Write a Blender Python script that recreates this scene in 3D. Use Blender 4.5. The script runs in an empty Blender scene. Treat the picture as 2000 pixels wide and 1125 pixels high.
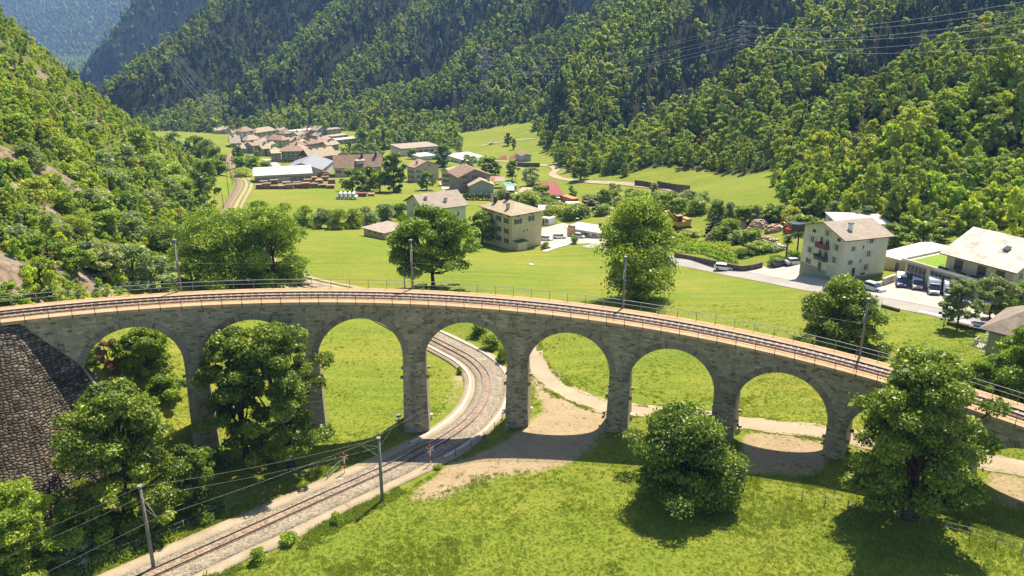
import bpy, bmesh, math, random
import numpy as np
from mathutils import Vector, Matrix
from mathutils.bvhtree import BVHTree

rng = np.random.default_rng(7)
random.seed(7)
SC = bpy.context.scene
COL = SC.collection
PI = math.pi
R = math.radians

# ------------------------------------------------------------------ camera
CAMZ = 46.0
F = 1550.0
TH = 0.328924
cam_d = bpy.data.cameras.new('camera')
cam_d.sensor_width = 36.0
cam_d.lens = 36.0 * F / 2000.0
cam_d.clip_end = 12000.0
cam_d.clip_start = 0.5
cam = bpy.data.objects.new('camera', cam_d)
COL.objects.link(cam)
cam.location = (0, 0, CAMZ)
cam.rotation_euler = (PI / 2 - TH, 0, 0)
SC.camera = cam

def ray(px, py):
    u = -(py - 562.5) / F
    v = (px - 1000.0) / F
    return np.array([v, math.cos(TH) + u * math.sin(TH), -math.sin(TH) + u * math.cos(TH)])

def at_y(px, py, y):
    """point seen at a photo pixel, at forward distance y"""
    d = ray(px, py)
    return d * (y / d[1]) + np.array([0, 0, CAMZ])

def at_z(px, py, z):
    """point seen at a photo pixel, on the level z"""
    d = ray(px, py)
    return d * ((z - CAMZ) / d[2]) + np.array([0, 0, CAMZ])

def pix(p):
    x, y, z = p[0], p[1], p[2] - CAMZ
    d = y * math.cos(TH) - z * math.sin(TH)
    u = y * math.sin(TH) + z * math.cos(TH)
    return 1000 + F * x / d, 562.5 - F * u / d, d

# ------------------------------------------------------------------ noise
def _hash(ix, iy, s):
    h = (ix.astype(np.int64) * 374761393 + iy.astype(np.int64) * 668265263 + s * 974711) & 0x7fffffff
    h = ((h ^ (h >> 13)) * 1274126177) & 0x7fffffff
    h = h ^ (h >> 16)
    return (h & 0xffff) / 65535.0

def vnoise(x, y, s=0):
    x = np.asarray(x, float); y = np.asarray(y, float)
    ix = np.floor(x); iy = np.floor(y)
    fx = x - ix; fy = y - iy
    fx = fx * fx * (3 - 2 * fx); fy = fy * fy * (3 - 2 * fy)
    a = _hash(ix, iy, s); b = _hash(ix + 1, iy, s); c = _hash(ix, iy + 1, s); d = _hash(ix + 1, iy + 1, s)
    return (a * (1 - fx) + b * fx) * (1 - fy) + (c * (1 - fx) + d * fx) * fy

def fbm(x, y, s=0, o=4):
    t = 0; a = 0.5; n = 0
    for i in range(o):
        t = t + a * vnoise(x * 2 ** i, y * 2 ** i, s + i * 17); n += a; a *= 0.5
    return t / n

def smooth(a, b, x):
    t = np.clip((x - a) / (b - a), 0, 1)
    return t * t * (3 - 2 * t)

def poly_dist(x, y, P):
    """distance to polyline, signed side (+ = left of its direction), arc parameter (index float)"""
    best = np.full(np.shape(x), 1e18); side = np.zeros(np.shape(x)); par = np.zeros(np.shape(x))
    P = np.asarray(P, float)
    for i in range(len(P) - 1):
        ax, ay = P[i][:2]; bx, by = P[i + 1][:2]
        dx, dy = bx - ax, by - ay
        L2 = dx * dx + dy * dy
        t = np.clip(((x - ax) * dx + (y - ay) * dy) / L2, 0, 1)
        qx = ax + t * dx; qy = ay + t * dy
        d2 = (x - qx) ** 2 + (y - qy) ** 2
        s = np.sign(dx * (y - ay) - dy * (x - ax))
        m = d2 < best
        best = np.where(m, d2, best); side = np.where(m, s, side); par = np.where(m, i + t, par)
    return np.sqrt(best), side, par

def poly_val(par, vals):
    return np.interp(par, np.arange(len(vals)), vals)

def in_poly(x, y, P):
    c = np.zeros(np.shape(x), bool)
    n = len(P)
    for i in range(n):
        x1, y1 = P[i][:2]; x2, y2 = P[(i + 1) % n][:2]
        if y1 == y2: continue
        m = ((y1 > y) != (y2 > y)) & (x < (x2 - x1) * (y - y1) / (y2 - y1) + x1)
        c ^= m
    return c

# ------------------------------------------------------------------ object helpers
def tag(o, label=None, cat=None, group=None, kind=None):
    if label: o['label'] = label
    if cat: o['category'] = cat
    if group: o['group'] = group
    if kind: o['kind'] = kind
    return o

def empty(name, loc, rz=0.0, label=None, cat=None, group=None):
    o = bpy.data.objects.new(name, None)
    COL.objects.link(o)
    o.location = tuple(float(v) for v in loc); o.rotation_euler = (0, 0, rz)
    o.empty_display_size = 0.5
    return tag(o, label, cat, group)

class MB:
    """collects shapes in one mesh"""
    def __init__(s):
        s.v = []; s.f = []; s.m = []; s.sm = []
    def add(s, vs, fs, mat=0, smooth=False):
        b = len(s.v)
        s.v.extend([tuple(map(float, v)) for v in vs])
        for f in fs:
            s.f.append([b + i for i in f]); s.m.append(mat); s.sm.append(smooth)
    def box(s, c, size, rz=0.0, mat=0):
        cx, cy, cz = c; sx, sy, sz = size[0] / 2, size[1] / 2, size[2] / 2
        co, si = math.cos(rz), math.sin(rz)
        vs = []
        for dz in (-sz, sz):
            for dx, dy in ((-sx, -sy), (sx, -sy), (sx, sy), (-sx, sy)):
                vs.append((cx + dx * co - dy * si, cy + dx * si + dy * co, cz + dz))
        s.add(vs, [(3, 2, 1, 0), (4, 5, 6, 7), (0, 1, 5, 4), (1, 2, 6, 5), (2, 3, 7, 6), (3, 0, 4, 7)], mat)
    def prism(s, poly, z0, z1, mat=0, mat_top=None):
        n = len(poly)
        vs = [(p[0], p[1], z0) for p in poly] + [(p[0], p[1], z1) for p in poly]
        s.add(vs, [tuple(range(n))[::-1]] + [(i, (i + 1) % n, n + (i + 1) % n, n + i) for i in range(n)], mat)
        s.add([(p[0], p[1], z1) for p in poly], [tuple(range(n))], mat if mat_top is None else mat_top)
    def hexa(s, vs, mat=0):
        s.add(vs, [(3, 2, 1, 0), (4, 5, 6, 7), (0, 1, 5, 4), (1, 2, 6, 5), (2, 3, 7, 6), (3, 0, 4, 7)], mat)
    def tube(s, pts, rad, n=6, mat=0, caps=True, smooth=True):
        pts = [np.asarray(p, float) for p in pts]
        if np.isscalar(rad): rad = [rad] * len(pts)
        b = []
        prev = None
        for i, p in enumerate(pts):
            t = pts[min(i + 1, len(pts) - 1)] - pts[max(i - 1, 0)]
            t = t / (np.linalg.norm(t) + 1e-9)
            ref = np.array([0, 0, 1.0]) if abs(t[2]) < 0.9 else np.array([1.0, 0, 0])
            if prev is not None: ref = prev
            u = ref - t * (ref @ t); u /= (np.linalg.norm(u) + 1e-9); w = np.cross(t, u); prev = u
            for k in range(n):
                a = 2 * PI * k / n
                b.append(p + rad[i] * (math.cos(a) * u + math.sin(a) * w))
        fs = []
        for i in range(len(pts) - 1):
            for k in range(n):
                k2 = (k + 1) % n
                fs.append((i * n + k, i * n + k2, (i + 1) * n + k2, (i + 1) * n + k))
        if caps:
            fs.append(tuple(range(n))[::-1]); fs.append(tuple((len(pts) - 1) * n + k for k in range(n)))
        s.add(b, fs, mat, smooth)
    def sphere(s, c, r, nu=10, nv=6, mat=0, sc=(1, 1, 1)):
        vs = []; fs = []
        for j in range(nv + 1):
            t = PI * j / nv
            for i in range(nu):
                a = 2 * PI * i / nu
                vs.append((c[0] + r * sc[0] * math.sin(t) * math.cos(a), c[1] + r * sc[1] * math.sin(t) * math.sin(a), c[2] + r * sc[2] * math.cos(t)))
        for j in range(nv):
            for i in range(nu):
                i2 = (i + 1) % nu
                fs.append((j * nu + i, (j + 1) * nu + i, (j + 1) * nu + i2, j * nu + i2))
        s.add(vs, fs, mat, True)
    def build(s, name, mats, parent=None, loc=None, rz=0.0):
        me = bpy.data.meshes.new(name)
        me.from_pydata(s.v, [], s.f)
        if not isinstance(mats, (list, tuple)): mats = [mats]
        for m in mats: me.materials.append(m)
        if len(s.f):
            me.polygons.foreach_set('material_index', s.m)
            me.polygons.foreach_set('use_smooth', s.sm)
        me.update()
        o = bpy.data.objects.new(name, me)
        COL.objects.link(o)
        if parent is not None: o.parent = parent
        if loc is not None: o.location = tuple(float(v) for v in loc)
        if rz: o.rotation_euler = (0, 0, rz)
        return o

def np_mesh(name, V, Fq, mat, smooth_=False):
    """fast mesh from numpy arrays (all quads or all tris)"""
    V = np.asarray(V, np.float32); Fq = np.asarray(Fq, np.int32)
    me = bpy.data.meshes.new(name)
    k = Fq.shape[1]
    me.vertices.add(len(V)); me.vertices.foreach_set('co', V.ravel())
    me.loops.add(Fq.size); me.loops.foreach_set('vertex_index', Fq.ravel())
    me.polygons.add(len(Fq)); me.polygons.foreach_set('loop_start', np.arange(0, Fq.size, k, dtype=np.int32))
    if smooth_: me.polygons.foreach_set('use_smooth', np.ones(len(Fq), bool))
    me.update(calc_edges=True)
    for m in (mat if isinstance(mat, (list, tuple)) else [mat]): me.materials.append(m)
    return me

def link(name, me, parent=None, loc=None, rz=0.0):
    o = bpy.data.objects.new(name, me); COL.objects.link(o)
    if parent is not None: o.parent = parent
    if loc is not None: o.location = tuple(float(v) for v in loc)
    if rz: o.rotation_euler = (0, 0, rz)
    return o

def copy_tree(o, parent=None):
    c = o.copy(); COL.objects.link(c)
    if parent is not None: c.parent = parent
    for ch in o.children: copy_tree(ch, c)
    return c
# ------------------------------------------------------------------ materials
def new_mat(name):
    m = bpy.data.materials.new(name); m.use_nodes = True
    nt = m.node_tree; nt.nodes.clear()
    out = nt.nodes.new('ShaderNodeOutputMaterial')
    return m, nt, out

def N(nt, t, **kw):
    n = nt.nodes.new(t)
    for k, v in kw.items():
        if k.startswith('i_'):
            key = k[2:]
            n.inputs[int(key) if key.isdigit() else key].default_value = v
        else: setattr(n, k, v)
    return n

def ramp(nt, fac, stops, mode='LINEAR'):
    r = nt.nodes.new('ShaderNodeValToRGB')
    r.color_ramp.interpolation = mode
    e = r.color_ramp.elements
    while len(e) < len(stops): e.new(0.5)
    for i, (p, c) in enumerate(stops):
        e[i].position = p; e[i].color = (c[0], c[1], c[2], 1)
    nt.links.new(fac, r.inputs[0])
    return r.outputs[0]

def mixc(nt, a, b, fac, mode='MIX'):
    m = nt.nodes.new('ShaderNodeMix'); m.data_type = 'RGBA'; m.blend_type = mode
    for s, v in ((m.inputs[0], fac), (m.inputs[6], a), (m.inputs[7], b)):
        if isinstance(v, bpy.types.NodeSocket): nt.links.new(v, s)
        elif isinstance(v, (int, float)): s.default_value = v
        else: s.default_value = (v[0], v[1], v[2], 1)
    return m.outputs[2]

def noise(nt, co, scale, detail=4, rough=0.55, out='Fac'):
    n = N(nt, 'ShaderNodeTexNoise'); n.inputs['Scale'].default_value = scale
    n.inputs['Detail'].default_value = detail; n.inputs['Roughness'].default_value = rough
    if co is not None: nt.links.new(co, n.inputs['Vector'])
    return n.outputs[out]

def principled(nt, out, col, rough=0.8, bump=None, bstr=0.3, bdist=0.05, spec=0.3, metal=0.0):
    p = N(nt, 'ShaderNodeBsdfPrincipled')
    if isinstance(col, bpy.types.NodeSocket): nt.links.new(col, p.inputs['Base Color'])
    else: p.inputs['Base Color'].default_value = (*col, 1)
    p.inputs['Roughness'].default_value = rough
    p.inputs['Metallic'].default_value = metal
    p.inputs['Specular IOR Level'].default_value = spec
    if bump is not None:
        b = N(nt, 'ShaderNodeBump'); b.inputs['Strength'].default_value = bstr; b.inputs['Distance'].default_value = bdist
        nt.links.new(bump, b.inputs['Height']); nt.links.new(b.outputs[0], p.inputs['Normal'])
    nt.links.new(p.outputs[0], out.inputs[0])
    return p

_plain = {}
def plain(name, col, rough=0.75, var=0.12, scale=1.5, metal=0.0, spec=0.3, stain=0.0):
    """painted, plastered or metal surface with a little uneven wear"""
    if name in _plain: return _plain[name]
    m, nt, out = new_mat(name)
    tc = N(nt, 'ShaderNodeTexCoord').outputs['Object']
    n1 = noise(nt, tc, scale, 5, 0.6)
    lo = [c * (1 - var * 1.6) for c in col]; hi = [min(1, c * (1 + var)) for c in col]
    c = ramp(nt, n1, [(0.3, lo), (0.7, hi)])
    if stain > 0:
        n2 = noise(nt, tc, scale * 0.35, 6, 0.7)
        f = ramp(nt, n2, [(0.55, (0, 0, 0)), (0.75, (stain,) * 3)])
        c = mixc(nt, c, [v * 0.45 for v in col], f)
    principled(nt, out, c, rough, n1, 0.15, 0.02, spec, metal)
    _plain[name] = m
    return m

def geo_pos(nt):
    return N(nt, 'ShaderNodeNewGeometry').outputs['Position']

def m_terrain():
    m, nt, out = new_mat('meadow_and_forest_floor')
    p = geo_pos(nt)
    at = N(nt, 'ShaderNodeAttribute'); at.attribute_name = 'cover'
    sep = N(nt, 'ShaderNodeSeparateColor'); nt.links.new(at.outputs['Color'], sep.inputs[0])
    # r forest floor, g bare earth, b rock
    big = noise(nt, p, 0.035, 4, 0.6)
    mid = noise(nt, p, 0.35, 5, 0.65)
    fine = noise(nt, p, 2.6, 4, 0.7)
    tuft = noise(nt, p, 9.0, 3, 0.7)
    g1 = ramp(nt, big, [(0.33, (0.135, 0.225, 0.014)), (0.48, (0.20, 0.25, 0.02)), (0.62, (0.31, 0.28, 0.04))])
    g2 = ramp(nt, mid, [(0.36, (0.115, 0.19, 0.014)), (0.66, (0.33, 0.29, 0.055))])
    g = mixc(nt, g1, g2, 0.36)
    g3 = ramp(nt, fine, [(0.34, (0.06, 0.125, 0.012)), (0.50, (0.235, 0.275, 0.026)), (0.72, (0.37, 0.315, 0.08))])
    g = mixc(nt, g, g3, 0.42)
    g4 = ramp(nt, tuft, [(0.3, (0.5, 0.55, 0.45)), (0.7, (1.25, 1.2, 1.2))])
    g = mixc(nt, g, g4, 0.7, 'MULTIPLY')
    mw = N(nt, 'ShaderNodeMapping'); mw.inputs['Rotation'].default_value = (0, 0, 0.5); mw.inputs['Scale'].default_value = (0.03, 0.55, 0.1); nt.links.new(p, mw.inputs[0])
    g = mixc(nt, g, ramp(nt, noise(nt, mw.outputs[0], 1.0, 3, 0.6), [(0.38, (0.82, 0.86, 0.8)), (0.62, (1.08, 1.04, 1.05))]), 0.8, 'MULTIPLY')
    g = mixc(nt, g, (0.80, 0.83, 0.85), 1.0, 'MULTIPLY')
    earth = ramp(nt, mid, [(0.3, (0.25, 0.18, 0.10)), (0.7, (0.37, 0.285, 0.18))])
    earth = mixc(nt, earth, ramp(nt, fine, [(0.35, (0.21, 0.15, 0.08)), (0.6, (0.40, 0.31, 0.18))]), 0.4)
    ef = N(nt, 'ShaderNodeMath', operation='ADD'); nt.links.new(sep.outputs[1], ef.inputs[0])
    sh = N(nt, 'ShaderNodeMath', operation='MULTIPLY_ADD'); nt.links.new(fine, sh.inputs[0]); sh.inputs[1].default_value = 0.9; sh.inputs[2].default_value = -0.45
    sh2 = N(nt, 'ShaderNodeMath', operation='MULTIPLY_ADD'); nt.links.new(mid, sh2.inputs[0]); sh2.inputs[1].default_value = 1.0; sh2.inputs[2].default_value = -0.5
    sm = N(nt, 'ShaderNodeMath', operation='ADD'); nt.links.new(sh.outputs[0], sm.inputs[0]); nt.links.new(sh2.outputs[0], sm.inputs[1])
    nt.links.new(sm.outputs[0], ef.inputs[1])
    efr = ramp(nt, ef.outputs[0], [(0.30, (0, 0, 0)), (0.72, (1, 1, 1))])
    c = mixc(nt, g, earth, efr)
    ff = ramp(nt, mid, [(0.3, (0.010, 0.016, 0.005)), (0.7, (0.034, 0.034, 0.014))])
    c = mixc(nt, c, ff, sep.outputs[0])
    vor = N(nt, 'ShaderNodeTexVoronoi'); vor.inputs['Scale'].default_value = 0.35; nt.links.new(p, vor.inputs['Vector'])
    rk = ramp(nt, noise(nt, p, 0.6, 8, 0.7), [(0.3, (0.09, 0.075, 0.06)), (0.5, (0.22, 0.18, 0.14)), (0.75, (0.36, 0.29, 0.22))])
    c = mixc(nt, c, rk, sep.outputs[2])
    hb = mixc(nt, tuft, fine, 0.5)
    principled(nt, out, c, 0.95, hb, 0.9, 0.25, 0.12)
    return m

def m_stone(name, scale_u, scale_v, cols, mortar, bump=0.06, rough=0.9, msz=0.03):
    """coursed rubble masonry laid out along the mesh's own uv map (metres)"""
    m, nt, out = new_mat(name)
    uv = N(nt, 'ShaderNodeUVMap'); uv.uv_map = 'uv'
    wob = noise(nt, uv.outputs[0], 1.3, 3, 0.5, 'Color')
    off = N(nt, 'ShaderNodeVectorMath', operation='MULTIPLY_ADD')
    nt.links.new(wob, off.inputs[0]); off.inputs[1].default_value = (0.22, 0.10, 0); nt.links.new(uv.outputs[0], off.inputs[2])
    br = N(nt, 'ShaderNodeTexBrick')
    br.offset = 0.5; br.squash = 0.65; br.squash_frequency = 3
    br.inputs['Scale'].default_value = 1.0
    br.inputs['Brick Width'].default_value = scale_u; br.inputs['Row Height'].default_value = scale_v
    br.inputs['Mortar Size'].default_value = msz; br.inputs['Mortar Smooth'].default_value = 0.3; br.inputs['Bias'].default_value = 0.0
    br.inputs['Color1'].default_value = (0, 0, 0, 1); br.inputs['Color2'].default_value = (1, 1, 1, 1); br.inputs['Mortar'].default_value = (0.5, 0.5, 0.5, 1)
    nt.links.new(off.outputs[0], br.inputs['Vector'])
    val = ramp(nt, br.outputs['Color'], [(i / (len(cols) - 1), c) for i, c in enumerate(cols)])
    grime = noise(nt, uv.outputs[0], 0.45, 6, 0.65)
    val = mixc(nt, val, ramp(nt, grime, [(0.35, (0.62, 0.62, 0.55)), (0.7, (1.15, 1.1, 1.0))]), 0.8, 'MULTIPLY')
    stm = N(nt, 'ShaderNodeMapping'); stm.inputs['Scale'].default_value = (1.1, 0.10, 1); nt.links.new(uv.outputs[0], stm.inputs[0])
    val = mixc(nt, val, ramp(nt, noise(nt, stm.outputs[0], 1.0, 5, 0.65), [(0.30, (0.58, 0.60, 0.55)), (0.5, (1, 1, 1)), (0.72, (1.22, 1.20, 1.14))]), 0.8, 'MULTIPLY')
    fine = noise(nt, uv.outputs[0], 5.0, 6, 0.7)
    val = mixc(nt, val, ramp(nt, fine, [(0.3, (0.7, 0.7, 0.7)), (0.7, (1.2, 1.2, 1.2))]), 0.7, 'MULTIPLY')
    c = mixc(nt, val, mortar, br.outputs['Fac'])
    inv = N(nt, 'ShaderNodeMath', operation='SUBTRACT'); inv.inputs[0].default_value = 1.0; nt.links.new(br.outputs['Fac'], inv.inputs[1])
    h = mixc(nt, inv.outputs[0], fine, 0.3)
    principled(nt, out, c, rough, h, 1.0, bump, 0.2)
    return m

def m_rubble():
    """big rough stones without mortar, dark open joints, along the uv map (metres)"""
    m, nt, out = new_mat('rubble_stone')
    uv = N(nt, 'ShaderNodeUVMap'); uv.uv_map = 'uv'
    wob = noise(nt, uv.outputs[0], 0.9, 3, 0.5, 'Color')
    off = N(nt, 'ShaderNodeVectorMath', operation='MULTIPLY_ADD')
    nt.links.new(wob, off.inputs[0]); off.inputs[1].default_value = (0.5, 0.35, 0); nt.links.new(uv.outputs[0], off.inputs[2])
    mp = N(nt, 'ShaderNodeMapping'); mp.inputs['Scale'].default_value = (2.1, 3.7, 1); nt.links.new(off.outputs[0], mp.inputs[0])
    def vor(f):
        v = N(nt, 'ShaderNodeTexVoronoi'); v.voronoi_dimensions = '2D'; v.feature = f; v.inputs['Scale'].default_value = 1.0; v.inputs['Randomness'].default_value = 0.62
        nt.links.new(mp.outputs[0], v.inputs['Vector']); return v
    v1 = vor('F1'); v2 = vor('DISTANCE_TO_EDGE')
    sp = N(nt, 'ShaderNodeSeparateColor'); nt.links.new(v1.outputs['Color'], sp.inputs[0])
    c = ramp(nt, sp.outputs[0], [(0, (0.085, 0.07, 0.052)), (0.35, (0.16, 0.135, 0.10)), (0.7, (0.21, 0.18, 0.135)), (0.9, (0.26, 0.19, 0.13)), (1, (0.31, 0.27, 0.21))])
    f = noise(nt, uv.outputs[0], 3.0, 6, 0.7)
    c = mixc(nt, c, ramp(nt, f, [(0.3, (0.6, 0.6, 0.58)), (0.7, (1.25, 1.2, 1.15))]), 0.85, 'MULTIPLY')
    g = noise(nt, uv.outputs[0], 0.25, 4, 0.6)
    c = mixc(nt, c, ramp(nt, g, [(0.40, (0.45, 0.45, 0.42)), (0.6, (1, 1, 1))]), 0.8, 'MULTIPLY')
    joint = ramp(nt, v2.outputs['Distance'], [(0.015, (0, 0, 0)), (0.06, (1, 1, 1))])
    c = mixc(nt, (0.022, 0.018, 0.012), c, joint)
    hgt = ramp(nt, v2.outputs['Distance'], [(0.0, (0, 0, 0)), (0.10, (0.7, 0.7, 0.7)), (0.35, (1, 1, 1))])
    hgt = mixc(nt, hgt, f, 0.25)
    tilt = mixc(nt, hgt, v1.outputs['Color'], 0.2)
    principled(nt, out, c, 0.95, tilt, 1.0, 0.45, 0.15)
    return m

def m_leaf(name, dark, light, trans=0.35, rough=0.55, rnd=0.5):
    m, nt, out = new_mat(name)
    oi = N(nt, 'ShaderNodeObjectInfo')
    at = N(nt, 'ShaderNodeAttribute'); at.attribute_name = 'leaf'
    add = N(nt, 'ShaderNodeMath', operation='MULTIPLY_ADD'); nt.links.new(oi.outputs['Random'], add.inputs[0])
    add.inputs[1].default_value = rnd; nt.links.new(at.outputs['Fac'], add.inputs[2])
    sc = N(nt, 'ShaderNodeMath', operation='MULTIPLY'); nt.links.new(add.outputs[0], sc.inputs[0]); sc.inputs[1].default_value = 1.0 / (1.0 + rnd)
    c = ramp(nt, sc.outputs[0], [(0.05, dark), (0.95, light)])
    # second, per tree hue shift
    r2 = N(nt, 'ShaderNodeMath', operation='MULTIPLY'); nt.links.new(oi.outputs['Random'], r2.inputs[0]); r2.inputs[1].default_value = 7.31
    fr = N(nt, 'ShaderNodeMath', operation='FRACT'); nt.links.new(r2.outputs[0], fr.inputs[0])
    c = mixc(nt, c, ramp(nt, fr.outputs[0], [(0.0, (0.82, 0.96, 1.15)), (0.5, (1, 1, 1)), (0.85, (1.10, 1.04, 0.95)), (1.0, (1.20, 1.03, 0.95))]), min(1.0, rnd * 2), 'MULTIPLY')
    p = N(nt, 'ShaderNodeBsdfPrincipled'); nt.links.new(c, p.inputs['Base Color'])
    p.inputs['Roughness'].default_value = rough; p.inputs['Specular IOR Level'].default_value = 0.30
    t = N(nt, 'ShaderNodeBsdfTranslucent')
    tc = mixc(nt, c, (1.15, 1.25, 0.45), 1.0, 'MULTIPLY'); nt.links.new(tc, t.inputs[0])
    mx = N(nt, 'ShaderNodeMixShader'); mx.inputs[0].default_value = trans
    nt.links.new(p.outputs[0], mx.inputs[1]); nt.links.new(t.outputs[0], mx.inputs[2])
    nt.links.new(mx.outputs[0], out.inputs[0])
    return m

def m_gravel(name, cols, scale=9.0, streak=None, bdist=0.05):
    m, nt, out = new_mat(name)
    p = geo_pos(nt)
    v = N(nt, 'ShaderNodeTexVoronoi'); v.inputs['Scale'].default_value = scale; nt.links.new(p, v.inputs['Vector'])
    sp = N(nt, 'ShaderNodeSeparateColor'); nt.links.new(v.outputs['Color'], sp.inputs[0])
    c = ramp(nt, sp.outputs[0], [(i / (len(cols) - 1), k) for i, k in enumerate(cols)])
    n = noise(nt, p, 0.5, 5, 0.6)
    c = mixc(nt, c, ramp(nt, n, [(0.3, (0.75, 0.75, 0.75)), (0.7, (1.12, 1.1, 1.05))]), 0.9, 'MULTIPLY')
    inv = N(nt, 'ShaderNodeMath', operation='SUBTRACT'); inv.inputs[0].default_value = 1.0; nt.links.new(v.outputs['Distance'], inv.inputs[1])
    principled(nt, out, c, 0.95, inv.outputs[0], 0.8, bdist, 0.15)
    return m

def m_path(name, base, alt, scale=0.4):
    m, nt, out = new_mat(name)
    p = geo_pos(nt)
    a = noise(nt, p, scale, 6, 0.65); b = noise(nt, p, 6.0, 4, 0.7)
    c = ramp(nt, a, [(0.3, base), (0.7, alt)])
    c = mixc(nt, c, ramp(nt, b, [(0.3, (0.75, 0.75, 0.75)), (0.7, (1.15, 1.15, 1.15))]), 0.7, 'MULTIPLY')
    principled(nt, out, c, 0.95, b, 0.5, 0.04, 0.15)
    return m

def m_roof(name, col, var=0.25, wave=0.35, dirt=0.4):
    """tiles or slabs: courses down the slope, along the mesh's uv map (metres)"""
    m, nt, out = new_mat(name)
    uv = N(nt, 'ShaderNodeUVMap'); uv.uv_map = 'uv'
    br = N(nt, 'ShaderNodeTexBrick'); br.inputs['Scale'].default_value = 1.0
    br.inputs['Brick Width'].default_value = wave * 1.4; br.inputs['Row Height'].default_value = wave
    br.inputs['Mortar Size'].default_value = 0.03; br.inputs['Mortar Smooth'].default_value = 0.5
    br.inputs['Color1'].default_value = (0, 0, 0, 1); br.inputs['Color2'].default_value = (1, 1, 1, 1); br.inputs['Mortar'].default_value = (0, 0, 0, 1)
    nt.links.new(uv.outputs[0], br.inputs['Vector'])
    c = ramp(nt, br.outputs['Color'], [(0, [v * (1 - var) for v in col]), (1, [min(1, v * (1 + var)) for v in col])])
    d = noise(nt, uv.outputs[0], 0.35, 6, 0.7)
    c = mixc(nt, c, ramp(nt, d, [(0.35, [1 - dirt] * 3), (0.65, (1.08, 1.05, 1.0))]), 0.9, 'MULTIPLY')
    sp = noise(nt, uv.outputs[0], 1.6, 3, 0.8)
    c = mixc(nt, c, ramp(nt, sp, [(0.62, (1, 1, 1)), (0.72, [1 - dirt * 0.9] * 3)]), 0.7, 'MULTIPLY')
    principled(nt, out, c, 0.85, br.outputs['Color'], 0.5, 0.04, 0.2)
    return m

M = {}
M['terrain'] = m_terrain()
M['viaduct_stone'] = m_stone('viaduct_stone', 0.62, 0.26, [(0.20, 0.125, 0.065), (0.29, 0.255, 0.16), (0.345, 0.305, 0.20), (0.37, 0.325, 0.215), (0.40, 0.35, 0.23), (0.48, 0.41, 0.27)], (0.40, 0.35, 0.235), 0.07, msz=0.02)
M['arch_stone'] = m_stone('arch_stone', 2.0, 0.30, [(0.19, 0.135, 0.085), (0.25, 0.225, 0.15), (0.28, 0.25, 0.17), (0.33, 0.285, 0.19)], (0.37, 0.33, 0.23), 0.06, msz=0.022)
M['rubble_stone'] = m_rubble()
M['field_stone'] = m_stone('field_stone', 0.6, 0.3, [(0.14, 0.11, 0.08), (0.22, 0.19, 0.15), (0.30, 0.27, 0.22)], (0.06, 0.05, 0.04), 0.08, msz=0.05)
M['deck_sand'] = m_path('deck_sand', (0.33, 0.21, 0.115), (0.43, 0.29, 0.17), 0.8)
M['deck_gravel'] = m_gravel('deck_gravel', [(0.16, 0.10, 0.065), (0.31, 0.21, 0.14), (0.40, 0.29, 0.20)], 7.0)
M['coping'] = plain('coping_stone', (0.47, 0.32, 0.19), 0.9, 0.15, 0.8, stain=0.5)
M['rail_steel'] = plain('rail_steel', (0.10, 0.075, 0.06), 0.5, 0.15, 3.0, metal=0.3)
M['rail_head'] = plain('rail_head', (0.55, 0.55, 0.56), 0.28, 0.05, 3.0, metal=1.0)
M['sleeper'] = plain('sleeper_steel', (0.30, 0.24, 0.19), 0.7, 0.2, 4.0)
M['ballast'] = m_gravel('ballast', [(0.15, 0.125, 0.09), (0.25, 0.21, 0.155), (0.335, 0.285, 0.215)], 6.0, bdist=0.10)
M['ballast_rust'] = m_gravel('ballast_rust', [(0.14, 0.10, 0.068), (0.25, 0.18, 0.125), (0.35, 0.265, 0.19)], 6.0, bdist=0.08)
M['gravel_path'] = m_path('gravel_path', (0.255, 0.20, 0.13), (0.36, 0.29, 0.20))
M['dirt_road'] = m_path('dirt_road', (0.275, 0.215, 0.14), (0.37, 0.30, 0.205), 0.25)
M['asphalt'] = m_path('asphalt', (0.24, 0.22, 0.20), (0.32, 0.295, 0.265), 0.15)
M['forecourt'] = m_path('forecourt', (0.33, 0.29, 0.24), (0.44, 0.395, 0.335), 0.2)
M['kerb'] = plain('concrete_kerb', (0.50, 0.44, 0.35), 0.9, 0.1, 1.0)
M['galvanised'] = plain('galvanised_steel', (0.22, 0.23, 0.23), 0.55, 0.1, 3.0, metal=0.3)
M['rust_iron'] = plain('painted_iron', (0.07, 0.055, 0.05), 0.6, 0.2, 3.0)
M['pole_wood'] = plain('weathered_pole', (0.20, 0.18, 0.15), 0.85, 0.25, 2.0)
M['pole_green'] = plain('green_grey_pole', (0.16, 0.18, 0.15), 0.7, 0.15, 2.0)
M['wire'] = plain('wire_metal', (0.22, 0.22, 0.21), 0.5, 0.1, 2.0, metal=0.4)
M['bark'] = plain('tree_bark', (0.070, 0.055, 0.040), 0.95, 0.4, 6.0)
M['bark_pale'] = plain('pale_dead_wood', (0.46, 0.36, 0.25), 0.9, 0.3, 3.0)
M['rock'] = plain('valley_rock', (0.20, 0.145, 0.095), 0.95, 0.45, 0.7, stain=0.6)
M['leaf_chestnut'] = m_leaf('leaf_chestnut', (0.020, 0.065, 0.008), (0.32, 0.39, 0.04), 0.30, 0.45, rnd=0.12)
M['leaf_bright'] = m_leaf('leaf_bright', (0.045, 0.125, 0.010), (0.42, 0.50, 0.045), 0.38, 0.48, rnd=0.15)
M['leaf_hill'] = m_leaf('leaf_hill', (0.070, 0.150, 0.018), (0.54, 0.57, 0.10), 0.42, rnd=0.8)
M['leaf_left'] = m_leaf('leaf_left', (0.16, 0.25, 0.018), (0.62, 0.68, 0.075), 0.45, rnd=0.6)
M['leaf_grey'] = m_leaf('leaf_grey', (0.10, 0.155, 0.05), (0.40, 0.45, 0.18), 0.34, rnd=0.3)
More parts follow.
